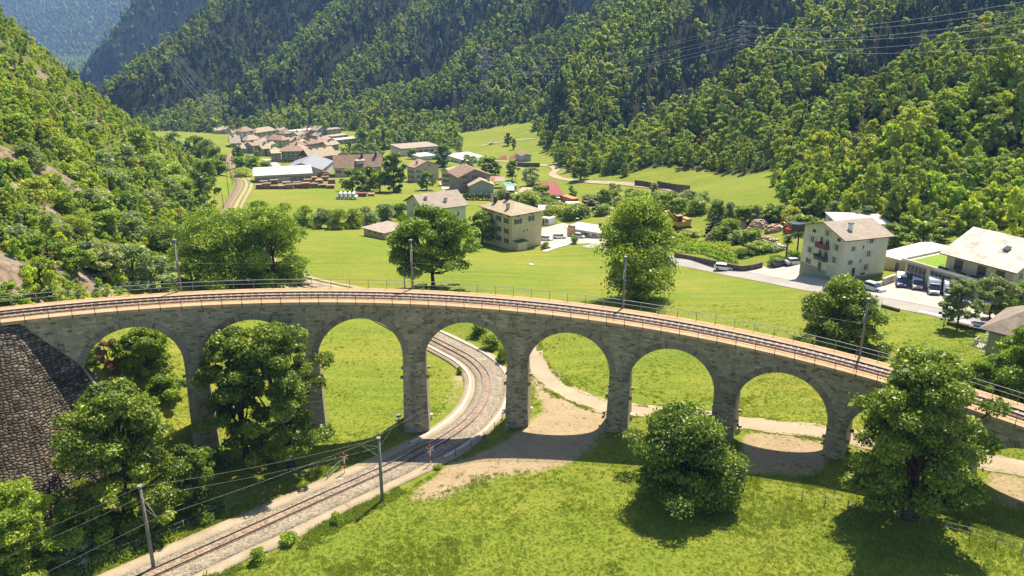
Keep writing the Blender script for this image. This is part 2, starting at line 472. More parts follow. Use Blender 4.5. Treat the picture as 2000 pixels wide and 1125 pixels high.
M['leaf_dry'] = m_leaf('leaf_dry', (0.16, 0.09, 0.04), (0.40, 0.23, 0.12), 0.2)
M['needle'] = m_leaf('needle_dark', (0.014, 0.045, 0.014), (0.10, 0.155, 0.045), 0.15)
M['hedge'] = m_leaf('hedge_leaf', (0.03, 0.07, 0.01), (0.14, 0.20, 0.03), 0.25)
M['grass_blade'] = m_leaf('grass_blade', (0.105, 0.195, 0.012), (0.40, 0.40, 0.075), 0.42, 0.8)
M['viaduct_plain'] = plain('viaduct_plain', (0.27, 0.235, 0.16), 0.9, 0.25, 3.0)
M['bright_wire'] = plain('bright_wire', (0.55, 0.56, 0.58), 0.4, 0.05, 2.0, metal=0.3)
# ------------------------------------------------------------------ terrain
# control points of the valley floor: x, y, z (metres; z = 0 at the foot of the viaduct's middle piers)
def zz(px, py, z):
    p = at_z(px, py, z); return (p[0], p[1], z)
TRACK = [(-53.0, 33.0, 1.6), (-44.0, 42.5, 1.5), (-37.0, 49.5, 1.4), (-28.6, 57.9, 1.2), (-23.4, 63.6, 0.8), (-18.6, 69.0, 0.4), (-13.0, 75.2, 0.0), (-10.1, 78.9, -0.25),
         (-7.6, 82.3, -0.5), (-5.2, 87.0, -0.8), (-3.85, 92.3, -1.15), (-3.45, 97.5, -1.5), (-4.0, 103.0, -1.9), (-6.2, 108.6, -2.3), (-9.6, 114.0, -2.8), (-14.5, 121.0, -3.4), (-22.5, 132.5, -4.2),
         (-33.0, 145.0, -5.0), (-45.0, 154.5, -5.7), (-56.5, 168.0, -7.0), (-67.0, 190.0, -9.6), (-82.0, 227.0, -14.2), (-96.0, 258.0, -18.0), (-101.5, 272.0, -19.4), (-110.0, 303.0, -22.0),
         (-119.0, 338.0, -25.0), (-125.6, 361.0, -27.0), (-131.0, 376.0, -28.0), (-137.0, 389.0, -29.0), (-158.0, 444.0, -32.5), (-167.0, 466.0, -34.0), (-185.0, 520.0, -38.0)]
CP = [(-13, 83.4, -.6), (-0.7, 83.7, .2), (11, 82, .2), (22.2, 78.7, 1.2), (32.9, 73.6, 2.0), (42, 67.3, 2.6), (60, 62, 3.6), (80, 50, 4.5),
      (0, 55, 0.6), (25, 55, 1.6), (45, 48, 2.6), (-10, 60, 0.3), (0, 40, 1), (40, 25, 3), (-20, 30, 1.6),
      (-47, 68, 3), (-60, 64, 6), (-40, 65, 1.2), (-33, 72, 0.2), (-50, 55, 2), (-40, 84, 2.0), (-30, 88, 0.0), (-25, 100, -1.5), (-48, 90, 6.0),
      (-40, 112, -1.0), (-55, 120, 1.5), (-50, 140, -3), (-60, 150, -3.5),
      zz(700, 500, -8), zz(850, 560, -4), zz(1240, 582, -1.5), zz(1640, 690, 2.2), zz(1415, 530, -8), zz(1760, 565, .8), zz(1870, 640, 2.6), zz(1980, 700, 4),
      zz(1690, 545, -.5), zz(1560, 545, -2.5), zz(1010, 490, -16.5), zz(900, 440, -20), zz(1150, 465, -16.5), zz(1100, 472, -16.5), zz(1290, 505, -12.0), zz(1083, 390, -23), zz(935, 375, -25.5),
      zz(700, 345, -30), zz(560, 362, -28), zz(500, 290, -42), zz(600, 260, -50), zz(470, 265, -48), zz(700, 256, -50), zz(830, 305, -34.5), zz(1020, 312, -31),
      zz(1080, 340, -27), zz(1320, 375, -19), zz(1240, 360, -19), zz(1260, 345, -17), zz(1400, 362, -11), zz(1500, 362, -6.5), zz(1470, 460, -9), zz(1400, 490, -7.5), zz(1330, 440, -13),
      zz(1745, 520, 0), zz(1900, 575, 1.6), zz(2000, 600, 3), (110, 120, 3.5), (125, 150, 4), (100, 200, 1),
      zz(620, 460, -11), zz(600, 400, -19), zz(335, 440, -9.5), zz(950, 540, -5.5), zz(1040, 242, -31), zz(900, 300, -38), zz(1035, 296, -33.5), zz(870, 268, -44),
      (-200, 700, -54), (-350, 800, -62), (-500, 1000, -80), (-900, 2000, -95), (-1500, 4000, -100)]
CP += [TRACK[i] for i in range(3, len(TRACK), 2)]
CP = np.array(CP, float)

def _tps_fit(P, lam=0.6):
    n = len(P); s = 100.0
    X = P[:, :2] / s
    r2 = ((X[:, None] - X[None]) ** 2).sum(-1)
    K = 0.5 * r2 * np.log(r2 + 1e-9) + lam * 0.004 * np.eye(n)
    A = np.zeros((n + 3, n + 3)); A[:n, :n] = K; A[:n, n] = 1; A[:n, n + 1:] = X; A[n, :n] = 1; A[n + 1:, :n] = X.T
    w = np.linalg.solve(A, np.concatenate([P[:, 2], np.zeros(3)]))
    return X, w, s
_TX, _TW, _TS = _tps_fit(CP)
def floor_z(x, y):
    x = np.asarray(x, float) / _TS; y = np.asarray(y, float) / _TS
    z = _TW[-3] + _TW[-2] * x + _TW[-1] * y
    for (a, b), w in zip(_TX, _TW[:-3]):
        r2 = (x - a) ** 2 + (y - b) ** 2
        z = z + w * 0.5 * r2 * np.log(r2 + 1e-9)
    return np.clip(z, -105, 12)

FOOT_L = [(-57, 20), (-58, 62), (-58, 95), (-63, 132), (-72, 168), (-90, 219), (-111, 275), (-125, 330), (-140, 372), (-166, 425), (-188, 458), (-240, 490), (-430, 520)]
FOOT_R = [(118, 60), (112, 110), (106, 150), (99, 190), (96, 225), (98, 258), (96, 290), (74, 306), (52, 338), (34, 385), (26, 415), (20, 470), (22, 540), (26, 625), (-10, 640), (-45, 648), (-100, 690), (-180, 725), (-270, 768), (-380, 810), (-520, 900)]
def _footz(P): return [float(floor_z(np.array(a), np.array(b))) for a, b in P]
FOOT_LZ = _footz(FOOT_L); FOOT_RZ = _footz(FOOT_R)

# ridge crests: photo px, py and forward distance; gentle shoulder slope, its width, steep slope below, slope behind
def crest(pts): return [tuple(at_y(*p)) for p in pts]
RIDGES = [
    (crest([(1580, 395, 232), (1700, 285, 226), (1840, 205, 232), (2000, 112, 244), (2200, 0, 262), (2600, -160, 290)]), 0.62, 500, 0.62, 1.0),
    (crest([(1500, 310, 292), (1640, 250, 292), (1750, 140, 322), (1880, 66, 362), (2000, 8, 400), (2150, -70, 450), (2600, -250, 560)]), 0.38, 20, 1.9, 1.0),
    (crest([(1290, 300, 352), (1380, 190, 392), (1470, 105, 440), (1600, 15, 512), (1720, -60, 580), (2000, -200, 700)]), 0.40, 32, 2.0, 1.0),
    (crest([(1090, 300, 440), (1086, 224, 468), (1104, 150, 520), (1174, 63, 592), (1247, 5, 660), (1330, -60, 740), (1500, -160, 860)]), 0.40, 34, 2.0, 1.0),
    (crest([(860, 250, 660), (950, 168, 700), (1000, 110, 752), (1130, 42, 830), (1250, -40, 930), (1500, -170, 1100)]), 0.40, 36, 1.9, 1.0),
    (crest([(650, 235, 770), (760, 190, 760), (870, 142, 770), (930, 90, 800), (980, 20, 860), (1040, -60, 940)]), 0.38, 34, 1.8, 1.0),
    (crest([(560, 232, 800), (640, 152, 850), (730, 85, 930), (830, -5, 1040), (930, -90, 1160)]), 0.38, 30, 1.8, 1.1),
    (crest([(420, 236, 800), (450, 190, 820), (520, 120, 870), (600, 50, 950), (680, -20, 1040), (760, -90, 1150)]), 0.38, 24, 1.8, 1.1),
    (crest([(120, 235, 850), (238, 140, 880), (300, 90, 930), (350, 56, 980), (420, 0, 1060), (520, -80, 1180), (650, -160, 1300)]), 0.45, 22, 1.8, 1.5),
    (crest([(800, 60, 1350), (1000, -60, 1400), (1200, -130, 1450), (1500, -220, 1550)]), 0.6, 40, 1.3, 0.8),
    (crest([(120, 190, 1700), (168, 112, 1720), (210, 66, 1760), (259, 0, 1840), (330, -90, 1960), (450, -200, 2150)]), 1.2, 20, 2.2, 1.2),
    (crest([(-300, -120, 4400), (0, -60, 4500), (170, -60, 4600), (400, -120, 4700), (700, -200, 4800)]), 0.36, 600, 0.42, 1.0),
]

def terrain_z(x, y):
    x = np.asarray(x, float); y = np.asarray(y, float)
    z = floor_z(x, y)
    n1 = fbm(x / 38.0, y / 38.0, 3, 4) - 0.5
    n2 = fbm(x / 9.0, y / 9.0, 9, 3) - 0.5
    n3 = fbm(x / 150.0, y / 150.0, 21, 4) - 0.5
    # left hill
    d, s, p = poly_dist(x, y, FOOT_L)
    d = d * s          # positive = left of the line
    fz = poly_val(p, FOOT_LZ)
    dd = np.maximum(d, 0)
    zl = fz + 0.70 * dd + 0.0031 * np.minimum(dd, 170) ** 2 + (n1 * 9 + n2 * 3.0) * smooth(2, 22, dd) + 0.8 * n2
    soft = 3.0
    mL = d > -12
    k = np.clip(0.5 + 0.5 * (np.where(mL, zl, -1e3) + 0.55 * np.minimum(d, 0) - z) / soft, 0, 1)
    zl2 = np.where(d > 0, zl, fz + 0.55 * d)
    k = np.clip(0.5 + 0.5 * (zl2 - z) / soft, 0, 1)
    z = np.where(mL, z * (1 - k) + zl2 * k + soft * 0.5 * k * (1 - k), z)
    z = np.where(d > 12, zl, z)
    # right side: a ramp beyond the foot, then the spurs
    dr, sr, pr = poly_dist(x, y, FOOT_R)
    dr = -dr * sr
    fr = poly_val(pr, FOOT_RZ)
    w = smooth(-4, 10, dr)
    fr = fr - 45 * smooth(900, 1300, y)
    zr = fr + 0.16 * np.clip(dr, 0, 150) * (1 - smooth(850, 1150, y)) + n1 * 5 * smooth(0, 30, dr)
    z = np.where(dr > -4, z * (1 - w) + np.maximum(zr, np.where(dr > 25, -1e3, z)) * w, z)
    top = np.full(z.shape, -1e4)
    for C, g, wd, st, back in RIDGES:
        dist, side, par = poly_dist(x, y, C)
        zc = poly_val(par, [c[2] for c in C])
        sc = 1.0
        wob = dist + n1 * 30 * smooth(0, 40, dist)
        wob = np.maximum(wob, 0)
        drop_r = np.where(wob < wd, g * wob, g * wd + st * (wob - wd))
        apron = 0.30
        drop_l = back * wob
        t = zc - np.where(side > 0, drop_l, drop_r)
        top = np.maximum(top, t)
    top = top + n1 * 7 + n3 * 10 * smooth(20, 120, dr)
    # concave apron towards the valley floor
    rise = np.maximum(top - zr, 0)
    lim = zr + np.where(rise < 8, rise * rise / 16.0, rise - 4)
    on = smooth(0, 14, dr)
    z = np.where(dr > 0, z * (1 - on) + np.maximum(lim, z) * on, z)
    return z

# nonuniform grid: rows in y, columns fan out with distance
_rows = [8.0]
while _rows[-1] < 5600: _rows.append(_rows[-1] + max(0.8, 0.0085 * _rows[-1]))
GY = np.array(_rows); NT = 441
GT = np.linspace(-1.15, 1.15, NT)
GX = GT[None, :] * (GY[:, None] + 40.0)
GYY = np.repeat(GY[:, None], NT, 1)
GZ = terrain_z(GX, GYY)

def flatten(line, half, fall, dz=0.0, strength=1.0):
    """level the ground across a track or road"""
    global GZ
    L = np.array(line)
    m = (GYY > L[:, 1].min() - 30) & (GYY < L[:, 1].max() + 30) & (GX > L[:, 0].min() - 30) & (GX < L[:, 0].max() + 30)
    d, s, p = poly_dist(GX[m], GYY[m], L)
    t = poly_val(p, L[:, 2]) + dz
    w = (1 - smooth(half, half + fall, d)) * strength
    GZ[m] = GZ[m] * (1 - w) + t * w

flatten(TRACK, 3.6, 4.0, -0.25)

def ground(x, y):
    x = np.asarray(x, float); y = np.asarray(y, float)
    j = np.clip(np.searchsorted(GY, y) - 1, 0, len(GY) - 2)
    fy = np.clip((y - GY[j]) / (GY[j + 1] - GY[j]), 0, 1)
    t = (x / (y + 40.0) - GT[0]) / (GT[1] - GT[0])
    i = np.clip(np.floor(t).astype(int), 0, NT - 2)
    fx = np.clip(t - i, 0, 1)
    a, b, c, d = GZ[j, i], GZ[j, i + 1], GZ[j + 1, i], GZ[j + 1, i + 1]
    return (a * (1 - fx) + b * fx) * (1 - fy) + (c * (1 - fx) + d * fx) * fy

_ys = [30.0]
while _ys[-1] < 5500: _ys.append(_ys[-1] * 1.004 + 0.02)
_ys = np.array(_ys)
def at(px, py):
    """the ground point seen at a photo pixel"""
    d = ray(px, py)
    X = d[0] / d[1] * _ys; Z = CAMZ + d[2] / d[1] * _ys
    g = ground(X, _ys)
    k = np.argmax(Z < g)
    if k == 0: k = len(_ys) - 1
    f0 = Z[k - 1] - g[k - 1]; f1 = Z[k] - g[k]
    t = f0 / (f0 - f1 + 1e-9)
    y = _ys[k - 1] + t * (_ys[k] - _ys[k - 1])
    x = d[0] / d[1] * y
    return np.array([x, y, float(ground(x, y))])

def resample(L, step):
    L = np.asarray(L, float)
    seg = np.linalg.norm(np.diff(L[:, :2], axis=0), axis=1)
    s = np.concatenate([[0], np.cumsum(seg)])
    n = max(2, int(s[-1] / step) + 1)
    q = np.linspace(0, s[-1], n)
    return np.stack([np.interp(q, s, L[:, k]) for k in range(L.shape[1])], 1)

def spline(L, step):
    """smooth curve through points (Catmull-Rom), resampled"""
    L = np.asarray(L, float); out = []
    P = np.concatenate([[2 * L[0] - L[1]], L, [2 * L[-1] - L[-2]]])
    for i in range(1, len(P) - 2):
        for t in np.linspace(0, 1, 12, endpoint=False):
            a, b, c, d = P[i - 1], P[i], P[i + 1], P[i + 2]
            out.append(0.5 * (2 * b + (c - a) * t + (2 * a - 5 * b + 4 * c - d) * t * t + (3 * b - 3 * c + d - a) * t ** 3))
    out.append(L[-1])
    return resample(out, step)

def offset(L, o):
    L = np.asarray(L, float)
    t = np.gradient(L[:, :2], axis=0); t /= np.linalg.norm(t, axis=1)[:, None] + 1e-9
    nrm = np.stack([-t[:, 1], t[:, 0]], 1)   # left of the direction
    r = L.copy(); r[:, :2] += nrm * np.asarray(o).reshape(-1, 1)
    return r
# ------------------------------------------------------------------ vegetation
def leaves_mesh(name, clumps, n, size, seed, mat, flat=0.5, droop=0.0):
    """a crown: many small leaf faces spread through clumps. clumps: (x,y,z,rx,ry,rz)"""
    g = np.random.default_rng(seed)
    C = np.array(clumps, float)
    wgt = (C[:, 3] * C[:, 4] + C[:, 4] * C[:, 5] + C[:, 3] * C[:, 5]); wgt /= wgt.sum()
    k = g.choice(len(C), n, p=wgt)
    d = g.normal(size=(n, 3)); d /= np.linalg.norm(d, axis=1)[:, None]
    d[:, 2] = np.where((d[:, 2] < -0.2) & (g.random(n) < 0.6), -d[:, 2], d[:, 2])
    r = g.uniform(0.35, 1.0, n) ** 0.5
    r *= 1 + np.abs(g.normal(0, 0.22, n)) * (g.random(n) < 0.35)
    P = C[k, :3] + d * r[:, None] * C[k, 3:6]
    P[:, 2] -= droop * g.random(n) * (np.hypot(P[:, 0], P[:, 1]))
    nrm = d * flat + g.normal(size=(n, 3)) * 0.62 + np.array([0, 0, 0.30])
    nrm /= np.linalg.norm(nrm, axis=1)[:, None]
    a = np.cross(nrm, g.normal(size=(n, 3))); a /= np.linalg.norm(a, axis=1)[:, None] + 1e-9
    b = np.cross(nrm, a)
    s = size * np.exp(g.normal(-0.08, 0.36, n))[:, None]
    v0 = P + a * s; v1 = P + b * s * 0.62 + nrm * s * 0.12; v2 = P - a * s * 0.8; v3 = P - b * s * 0.62 + nrm * s * 0.12
    V = np.stack([v0, v1, v2, v3], 1).reshape(-1, 3)
    Q = np.arange(4 * n).reshape(n, 4)
    me = np_mesh(name, V, Q, mat)
    ct = g.random(len(C))
    val = np.clip(0.42 * ct[k] + 0.58 * g.random(n) ** 1.3, 0, 1)
    at_ = me.attributes.new('leaf', 'FLOAT', 'POINT')
    at_.data.foreach_set('value', np.repeat(val, 4).astype(np.float32))
    return me

def crown_clumps(h, w, base, n, seed, shape='round', fine=1.0):
    """clump centres for a crown of height h (from base to top) and width w"""
    g = np.random.default_rng(seed)
    out = []
    i = 0
    while len(out) < n and i < 5000:
        i += 1
        t = g.random()                     # height in crown
        a = g.random() * 2 * PI
        if shape == 'round': rad = 0.5 * w * math.sqrt(max(0.02, 1 - (2 * t - 0.85) ** 2 / 1.5))
        elif shape == 'tall': rad = 0.5 * w * (0.35 + 0.65 * math.sin(PI * min(1, t * 0.85 + 0.12)))
        elif shape == 'egg': rad = 0.5 * w * (min(1, (t + 0.10) / 0.34) if t < 0.24 else (1 - ((t - 0.24) / 0.80) ** 1.5) * 0.92 + 0.08)
        elif shape == 'cone': rad = 0.5 * w * (1 - t) ** 0.85
        elif shape == 'dome': rad = 0.5 * w * math.sqrt(max(0.02, 1 - t * t * 0.9))
        else: rad = 0.5 * w
        rr = rad * (g.random() ** 0.45) * (0.86 + 0.34 * math.sin(3 * a + 2.3 * t * 3 + seed) * g.random()) * g.uniform(0.85, 1.18)
        cr = fine * w * g.uniform(0.07, 0.145) * (1.0 if shape != 'cone' else 0.7 * (1.2 - t))
        z = base + h * t * 0.93
        out.append((rr * math.cos(a) * 0.95, rr * math.sin(a) * 0.95, z, cr * g.uniform(0.9, 1.35), cr * g.uniform(0.9, 1.35), cr * g.uniform(0.6, 0.85)))
    return out

def trunk_mb(h, base, clumps, r0, seed, limbs=9, lean=(0, 0), fork=0.45):
    g = np.random.default_rng(seed)
    mb = MB()
    top = base + (h - base) * 0.55
    pts = [np.array([lean[0] * t * t * 1.0 + 0.12 * math.sin(5 * t + seed), lean[1] * t * t + 0.12 * math.cos(4 * t + seed), -0.6 + (top + 0.6) * t]) for t in np.linspace(0, 1, 7)]
    mb.tube(pts, [r0 * (1.35 if i == 0 else 1) * (1 - 0.72 * i / 6) for i in range(7)], 8)
    idx = g.permutation(len(clumps))[:limbs]
    for k in idx:
        c = np.array(clumps[k][:3])
        t = g.uniform(0.35, 0.95)
        s = pts[min(6, int(t * 6))]
        if c[2] < s[2]: s = pts[max(1, int(t * 3))]
        mid = (s + c) / 2 + np.array([0, 0, -0.06 * np.linalg.norm(c - s)]) + g.normal(0, 0.15, 3)
        mb.tube([s, mid, c], [r0 * 0.44, r0 * 0.28, r0 * 0.10], 5)
    return mb

def make_tree(name, loc, h, w, label, cat='tree', leaf='leaf_chestnut', n=9000, size=0.26, clumps=55, seed=1, base=0.22, shape='round', fine=0.74, r0=None, limbs=12, rz=0.0, group=None, extra=None, sy=1.0, bare=0):
    root = empty(name, loc, rz, label, cat, group)
    cl = crown_clumps(h * (1 - base), w, h * base, clumps, seed, shape, fine)
    if extra: cl = cl + extra
    if r0 is None: r0 = 0.028 * h
    trunk_mb(h, h * base, cl, r0, seed, limbs).build('trunk', M['bark'], root)
    me = leaves_mesh('crown', cl, n, size, seed, M[leaf])
    link('crown', me, root)
    if bare:
        g = np.random.default_rng(seed + 5); mb = MB()
        for i in range(bare):
            c = np.array(cl[int(g.integers(len(cl)))][:3]); o = c * np.array([1.25, 1.25, 1.0]) + g.normal(0, 0.5, 3)
            mb.tube([c * 0.7 + np.array([0, 0, c[2] * 0.3]), o, o + g.normal(0, 0.7, 3)], [0.07, 0.04, 0.015], 4)
        mb.build('bare_branches', M['bark_pale'], root)
    return root

# ---- shared meshes for the smaller trees, the hillsides and the shrubs
PROTO = {}
def proto(key, h, w, base, shape, n, size, nc, seed, leaf, trunk=True, droop=0.0):
    cl = crown_clumps(h * (1 - base), w, h * base, nc, seed, shape, 1.0 if trunk else 1.6)
    me = leaves_mesh('crown_' + key, cl, n, size, seed, M[leaf], droop=droop)
    tm = None
    if trunk:
        o = trunk_mb(h, h * base, cl, 0.03 * h, seed, 7).build('trunk', M['bark'])
        tm = o.data; bpy.data.objects.remove(o)
    PROTO[key] = (me, tm, h, w)
for i in range(3):
    proto('leafy%d' % i, 10, 8.5, 0.16, 'round', 3800, 0.30, 38, 40 + i, 'leaf_bright')
    proto('dark%d' % i, 10, 8.5, 0.16, 'round', 3800, 0.30, 38, 50 + i, 'leaf_chestnut')
    proto('grey%d' % i, 10, 8.5, 0.10, 'tall', 3200, 0.28, 34, 60 + i, 'leaf_grey')
    proto('shrub%d' % i, 4, 5.0, 0.02, 'dome', 3400, 0.19, 26, 70 + i, 'leaf_hill', False)
    proto('bshrub%d' % i, 4, 5.0, 0.02, 'dome', 3400, 0.19, 26, 75 + i, 'leaf_bright', False)
    proto('gshrub%d' % i, 4, 5.0, 0.02, 'dome', 3000, 0.19, 26, 78 + i, 'leaf_grey', False)
    proto('fir%d' % i, 12, 5.0, 0.06, 'cone', 2600, 0.30, 60, 80 + i, 'needle')
proto('tall0', 12, 6.5, 0.12, 'tall', 3800, 0.30, 40, 90, 'leaf_chestnut')
proto('tall1', 12, 6.5, 0.12, 'tall', 3800, 0.30, 40, 91, 'leaf_bright')

def small_tree(name, key, loc, h, w, label, cat='tree', group=None, rz=None):
    me, tm, h0, w0 = PROTO[key]
    root = empty(name, loc, random.uniform(0, 6.28) if rz is None else rz, label, cat, group)
    sc = (w / w0, w / w0, h / h0)
    if tm is not None:
        t = link('trunk', tm, root); t.scale = sc
        c = link('crown', me, root); c.scale = sc
        return root
    bpy.data.objects.remove(root)
    o = link(name, me, None, loc, random.uniform(0, 6.28)); o.scale = sc
    return tag(o, label, cat, group)

def tree_px(name, key, px, pyb, hpx, wpx, label, cat='tree', group=None, sink=0.1, loc=None):
    p = at(px, pyb) if loc is None else np.array(loc)
    d = pix(p)[2]
    h = hpx * d / F / 0.95; w = wpx * d / F
    p = p - np.array([0, 0, sink])
    return small_tree(name, key, p, h, w, label, cat, group)

# ---- hillside forest
FP = []   # prototype meshes used on the slopes: (mesh, h, w)
def fproto(h, w, base, shape, n, size, nc, seed, leaf):
    cl = crown_clumps(h * (1 - base), w, h * base, nc, seed, shape)
    FP.append((leaves_mesh('wood_crown_%d' % len(FP), cl, n, size, seed, M[leaf], 0.8), h, w))
# 0-3 broadleaf near, 4-5 bright left, 6 grey, 7-8 conifer near, 9-11 far broadleaf, 12-13 far conifer, 14 dry, 15-16 very far
for i in range(4): fproto(10.5, 7.6, 0.04, ('dome', 'tall', 'round', 'tall')[i], 1900, 0.40, (24, 34, 30, 20)[i], 100 + i, 'leaf_hill')
for i in range(2): fproto(7.5, 6.2, 0.02, ('round', 'tall')[i], 1600, 0.34, (30, 20)[i], 110 + i, 'leaf_left')
fproto(8, 6.4, 0.03, 'tall', 1200, 0.40, 24, 113, 'leaf_grey')
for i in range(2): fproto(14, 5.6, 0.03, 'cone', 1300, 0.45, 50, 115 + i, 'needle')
for i in range(3): fproto(10.5, 7.6, 0.02, ('dome', 'tall', 'round')[i], 520, 0.75, (14, 22, 18)[i], 120 + i, 'leaf_hill')
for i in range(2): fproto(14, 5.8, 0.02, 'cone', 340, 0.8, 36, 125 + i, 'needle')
fproto(6, 5.5, 0.02, 'dome', 900, 0.34, 20, 130, 'leaf_dry')
fproto(13, 13, 0.0, 'dome', 130, 2.2, 12, 131, 'leaf_hill')
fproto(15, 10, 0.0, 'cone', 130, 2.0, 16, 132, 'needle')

def scatter(name, P, scale, rot, idx, meshes, coll_name):
    """one stuff object that spreads copies of the given meshes over its points"""
    coll = bpy.data.collections.new(coll_name)
    for i, (me, h, w) in enumerate(meshes):
        o = bpy.data.objects.new('%s_%02d' % (coll_name, i), me); coll.objects.link(o)
    me = bpy.data.meshes.new(name)
    me.vertices.add(len(P)); me.vertices.foreach_set('co', np.asarray(P, np.float32).ravel())
    for nm, ty, val in (('sca', 'FLOAT_VECTOR', scale), ('rot', 'FLOAT_VECTOR', rot), ('pick', 'INT', idx)):
        a = me.attributes.new(nm, ty, 'POINT')
        if ty == 'FLOAT_VECTOR': a.data.foreach_set('vector', np.asarray(val, np.float32).ravel())
        else: a.data.foreach_set('value', np.asarray(val, np.int32))
    o = bpy.data.objects.new(name, me); COL.objects.link(o)
    ng = bpy.data.node_groups.new(name, 'GeometryNodeTree')
    ng.interface.new_socket('Geometry', in_out='INPUT', socket_type='NodeSocketGeometry')
    ng.interface.new_socket('Geometry', in_out='OUTPUT', socket_type='NodeSocketGeometry')
    gi = ng.nodes.new('NodeGroupInput'); go = ng.nodes.new('NodeGroupOutput')
    ci = ng.nodes.new('GeometryNodeCollectionInfo'); ci.inputs[0].default_value = coll
    ci.inputs['Separate Children'].default_value = True; ci.inputs['Reset Children'].default_value = True
    ip = ng.nodes.new('GeometryNodeInstanceOnPoints'); ip.inputs['Pick Instance'].default_value = True
    def attr(nm, ty):
        a = ng.nodes.new('GeometryNodeInputNamedAttribute'); a.data_type = ty; a.inputs[0].default_value = nm
        return a.outputs[0]
    L = ng.links.new
    L(gi.outputs[0], ip.inputs['Points']); L(ci.outputs[0], ip.inputs['Instance'])
    L(attr('pick', 'INT'), ip.inputs['Instance Index'])
    L(attr('sca', 'FLOAT_VECTOR'), ip.inputs['Scale'])
    er = ng.nodes.new('FunctionNodeEulerToRotation'); L(attr('rot', 'FLOAT_VECTOR'), er.inputs[0]); L(er.outputs[0], ip.inputs['Rotation'])
    L(ip.outputs[0], go.inputs[0])
    md = o.modifiers.new('spread', 'NODES'); md.node_group = ng
    o['kind'] = 'stuff'
    return o

# clearings on the right-hand slopes (photo outlines dropped on the ground)
CLEAR = [[at(*p)[:2] for p in poly] for poly in (
    [(1225, 365), (1250, 330), (1300, 325), (1380, 328), (1500, 340), (1510, 366), (1440, 375), (1330, 372)],
    [(890, 306), (905, 285), (960, 258), (1040, 236), (1045, 262), (1032, 300), (960, 312)],
    [(690, 262), (730, 250), (742, 258), (720, 268)],
    [(1350, 366), (1420, 356), (1500, 358), (1490, 376), (1400, 380)],
)]
ROCKY = [(at(px, py), r) for px, py, r in ((8, 515, 5), (40, 565, 4), (95, 335, 6), (75, 395, 5), (205, 190, 6), (80, 150, 5), (150, 118, 5), (15, 300, 6), (160, 545, 5), (110, 350, 6), (65, 60, 6), (245, 235, 5))]

LOWWOOD = [at(*p)[:2] for p in ((1508, 362), (1530, 405), (1600, 424), (1740, 440), (1800, 470), (1840, 462), (1900, 452), (2090, 480), (2090, 330), (1800, 300), (1520, 330))]
LOWWOOD2 = [at(*p)[:2] for p in ((692, 278), (760, 258), (880, 256), (905, 284), (862, 298), (790, 284), (722, 300))]
LOWWOOD3 = [at(*p)[:2] for p in ((1040, 245), (1074, 296), (1088, 318), (1130, 342), (1238, 350), (1262, 330), (1300, 318), (1240, 250))]
def lit_up(P, top):
    """is the point's top in view of the camera (terrain only)"""
    ok = np.ones(len(P), bool)
    X = np.array(P, float); X[:, 2] += top
    for t in np.linspace(0.12, 0.985, 70):
        q = X * t + np.array([0, 0, CAMZ]) * (1 - t)
        ok &= q[:, 2] > ground(q[:, 0], q[:, 1]) - 1.0
    return ok

def forest_points():
    out = []
    for y0, y1, st in ((60, 140, 2.1), (140, 260, 2.5), (260, 480, 3.3), (480, 1320, 5.0), (1320, 2300, 8.5), (2300, 4800, 16.0)):
        ny = int((y1 - y0) / st); xm = 0.78 * (y1 * 1.05) + 20
        nx = int(2 * xm / st)
        gx, gy = np.meshgrid(np.arange(nx), np.arange(ny))
        x = -xm + (gx + rng.uniform(0, 1, gx.shape)) * st
        y = y0 + (gy + rng.uniform(0, 1, gx.shape)) * st
        x = x.ravel(); y = y.ravel()
        m = np.abs(x) < 0.70 * (y * 1.02 + 12) + 12
        x = x[m]; y = y[m]
        z = ground(x, y)
        dd = y * math.cos(TH) - (z - CAMZ) * math.sin(TH)
        uy = 562.5 - F * (y * math.sin(TH) + (z - CAMZ) * math.cos(TH)) / dd
        m = (uy > -60) & (uy < 1150)
        out.append(np.stack([x[m], y[m], z[m]], 1))
    P = np.concatenate(out)
    dl, sl, _ = poly_dist(P[:, 0], P[:, 1], FOOT_L); dl = dl * sl
    dr, sr, _ = poly_dist(P[:, 0], P[:, 1], FOOT_R); dr = -dr * sr
    far = P[:, 1] > 900
    ext = in_poly(P[:, 0], P[:, 1], LOWWOOD) | in_poly(P[:, 0], P[:, 1], LOWWOOD2) | in_poly(P[:, 0], P[:, 1], LOWWOOD3)
    keep = (dl > 1.0) | (dr > 3) | far | ext
    dt, _, _ = poly_dist(P[:, 0], P[:, 1], TRACK)
    keep &= dt > 9
    nz = fbm(P[:, 0] / 25, P[:, 1] / 25, 77, 3)
    keep &= ~((dl > 0) & (nz > 0.62) & (rng.random(len(P)) < 0.7) & (P[:, 1] < 500))
    keep &= ~((P[:, 1] < 96) & (P[:, 0] > -75) & (P[:, 0] < 0))
    for c in CLEAR: keep &= ~in_poly(P[:, 0], P[:, 1], c)
    for p, r in ROCKY: keep &= np.hypot(P[:, 0] - p[0], (P[:, 1] - p[1])) > r * 0.8
    keep &= ~((dl <= 0) & (P[:, 1] < 480) & (rng.random(len(P)) < 0.38))
    P = P[keep]; dl = dl[keep]; dr = dr[keep]
    v = lit_up(P, 9.0)
    return P[v], dl[v], dr[v]
FPT, FDL, FDR = forest_points()
_n = len(FPT)
_e = 3.0
_sx = (ground(FPT[:, 0] + _e, FPT[:, 1]) - ground(FPT[:, 0] - _e, FPT[:, 1])) / (2 * _e)
_sy = (ground(FPT[:, 0], FPT[:, 1] + _e) - ground(FPT[:, 0], FPT[:, 1] - _e)) / (2 * _e)
FSTEEP = np.hypot(_sx, _sy)
_left = FDL > 0
_dist = FPT[:, 1]
_con = fbm(FPT[:, 0] / 60, FPT[:, 1] / 60, 5, 3)
_r = rng.random(_n)
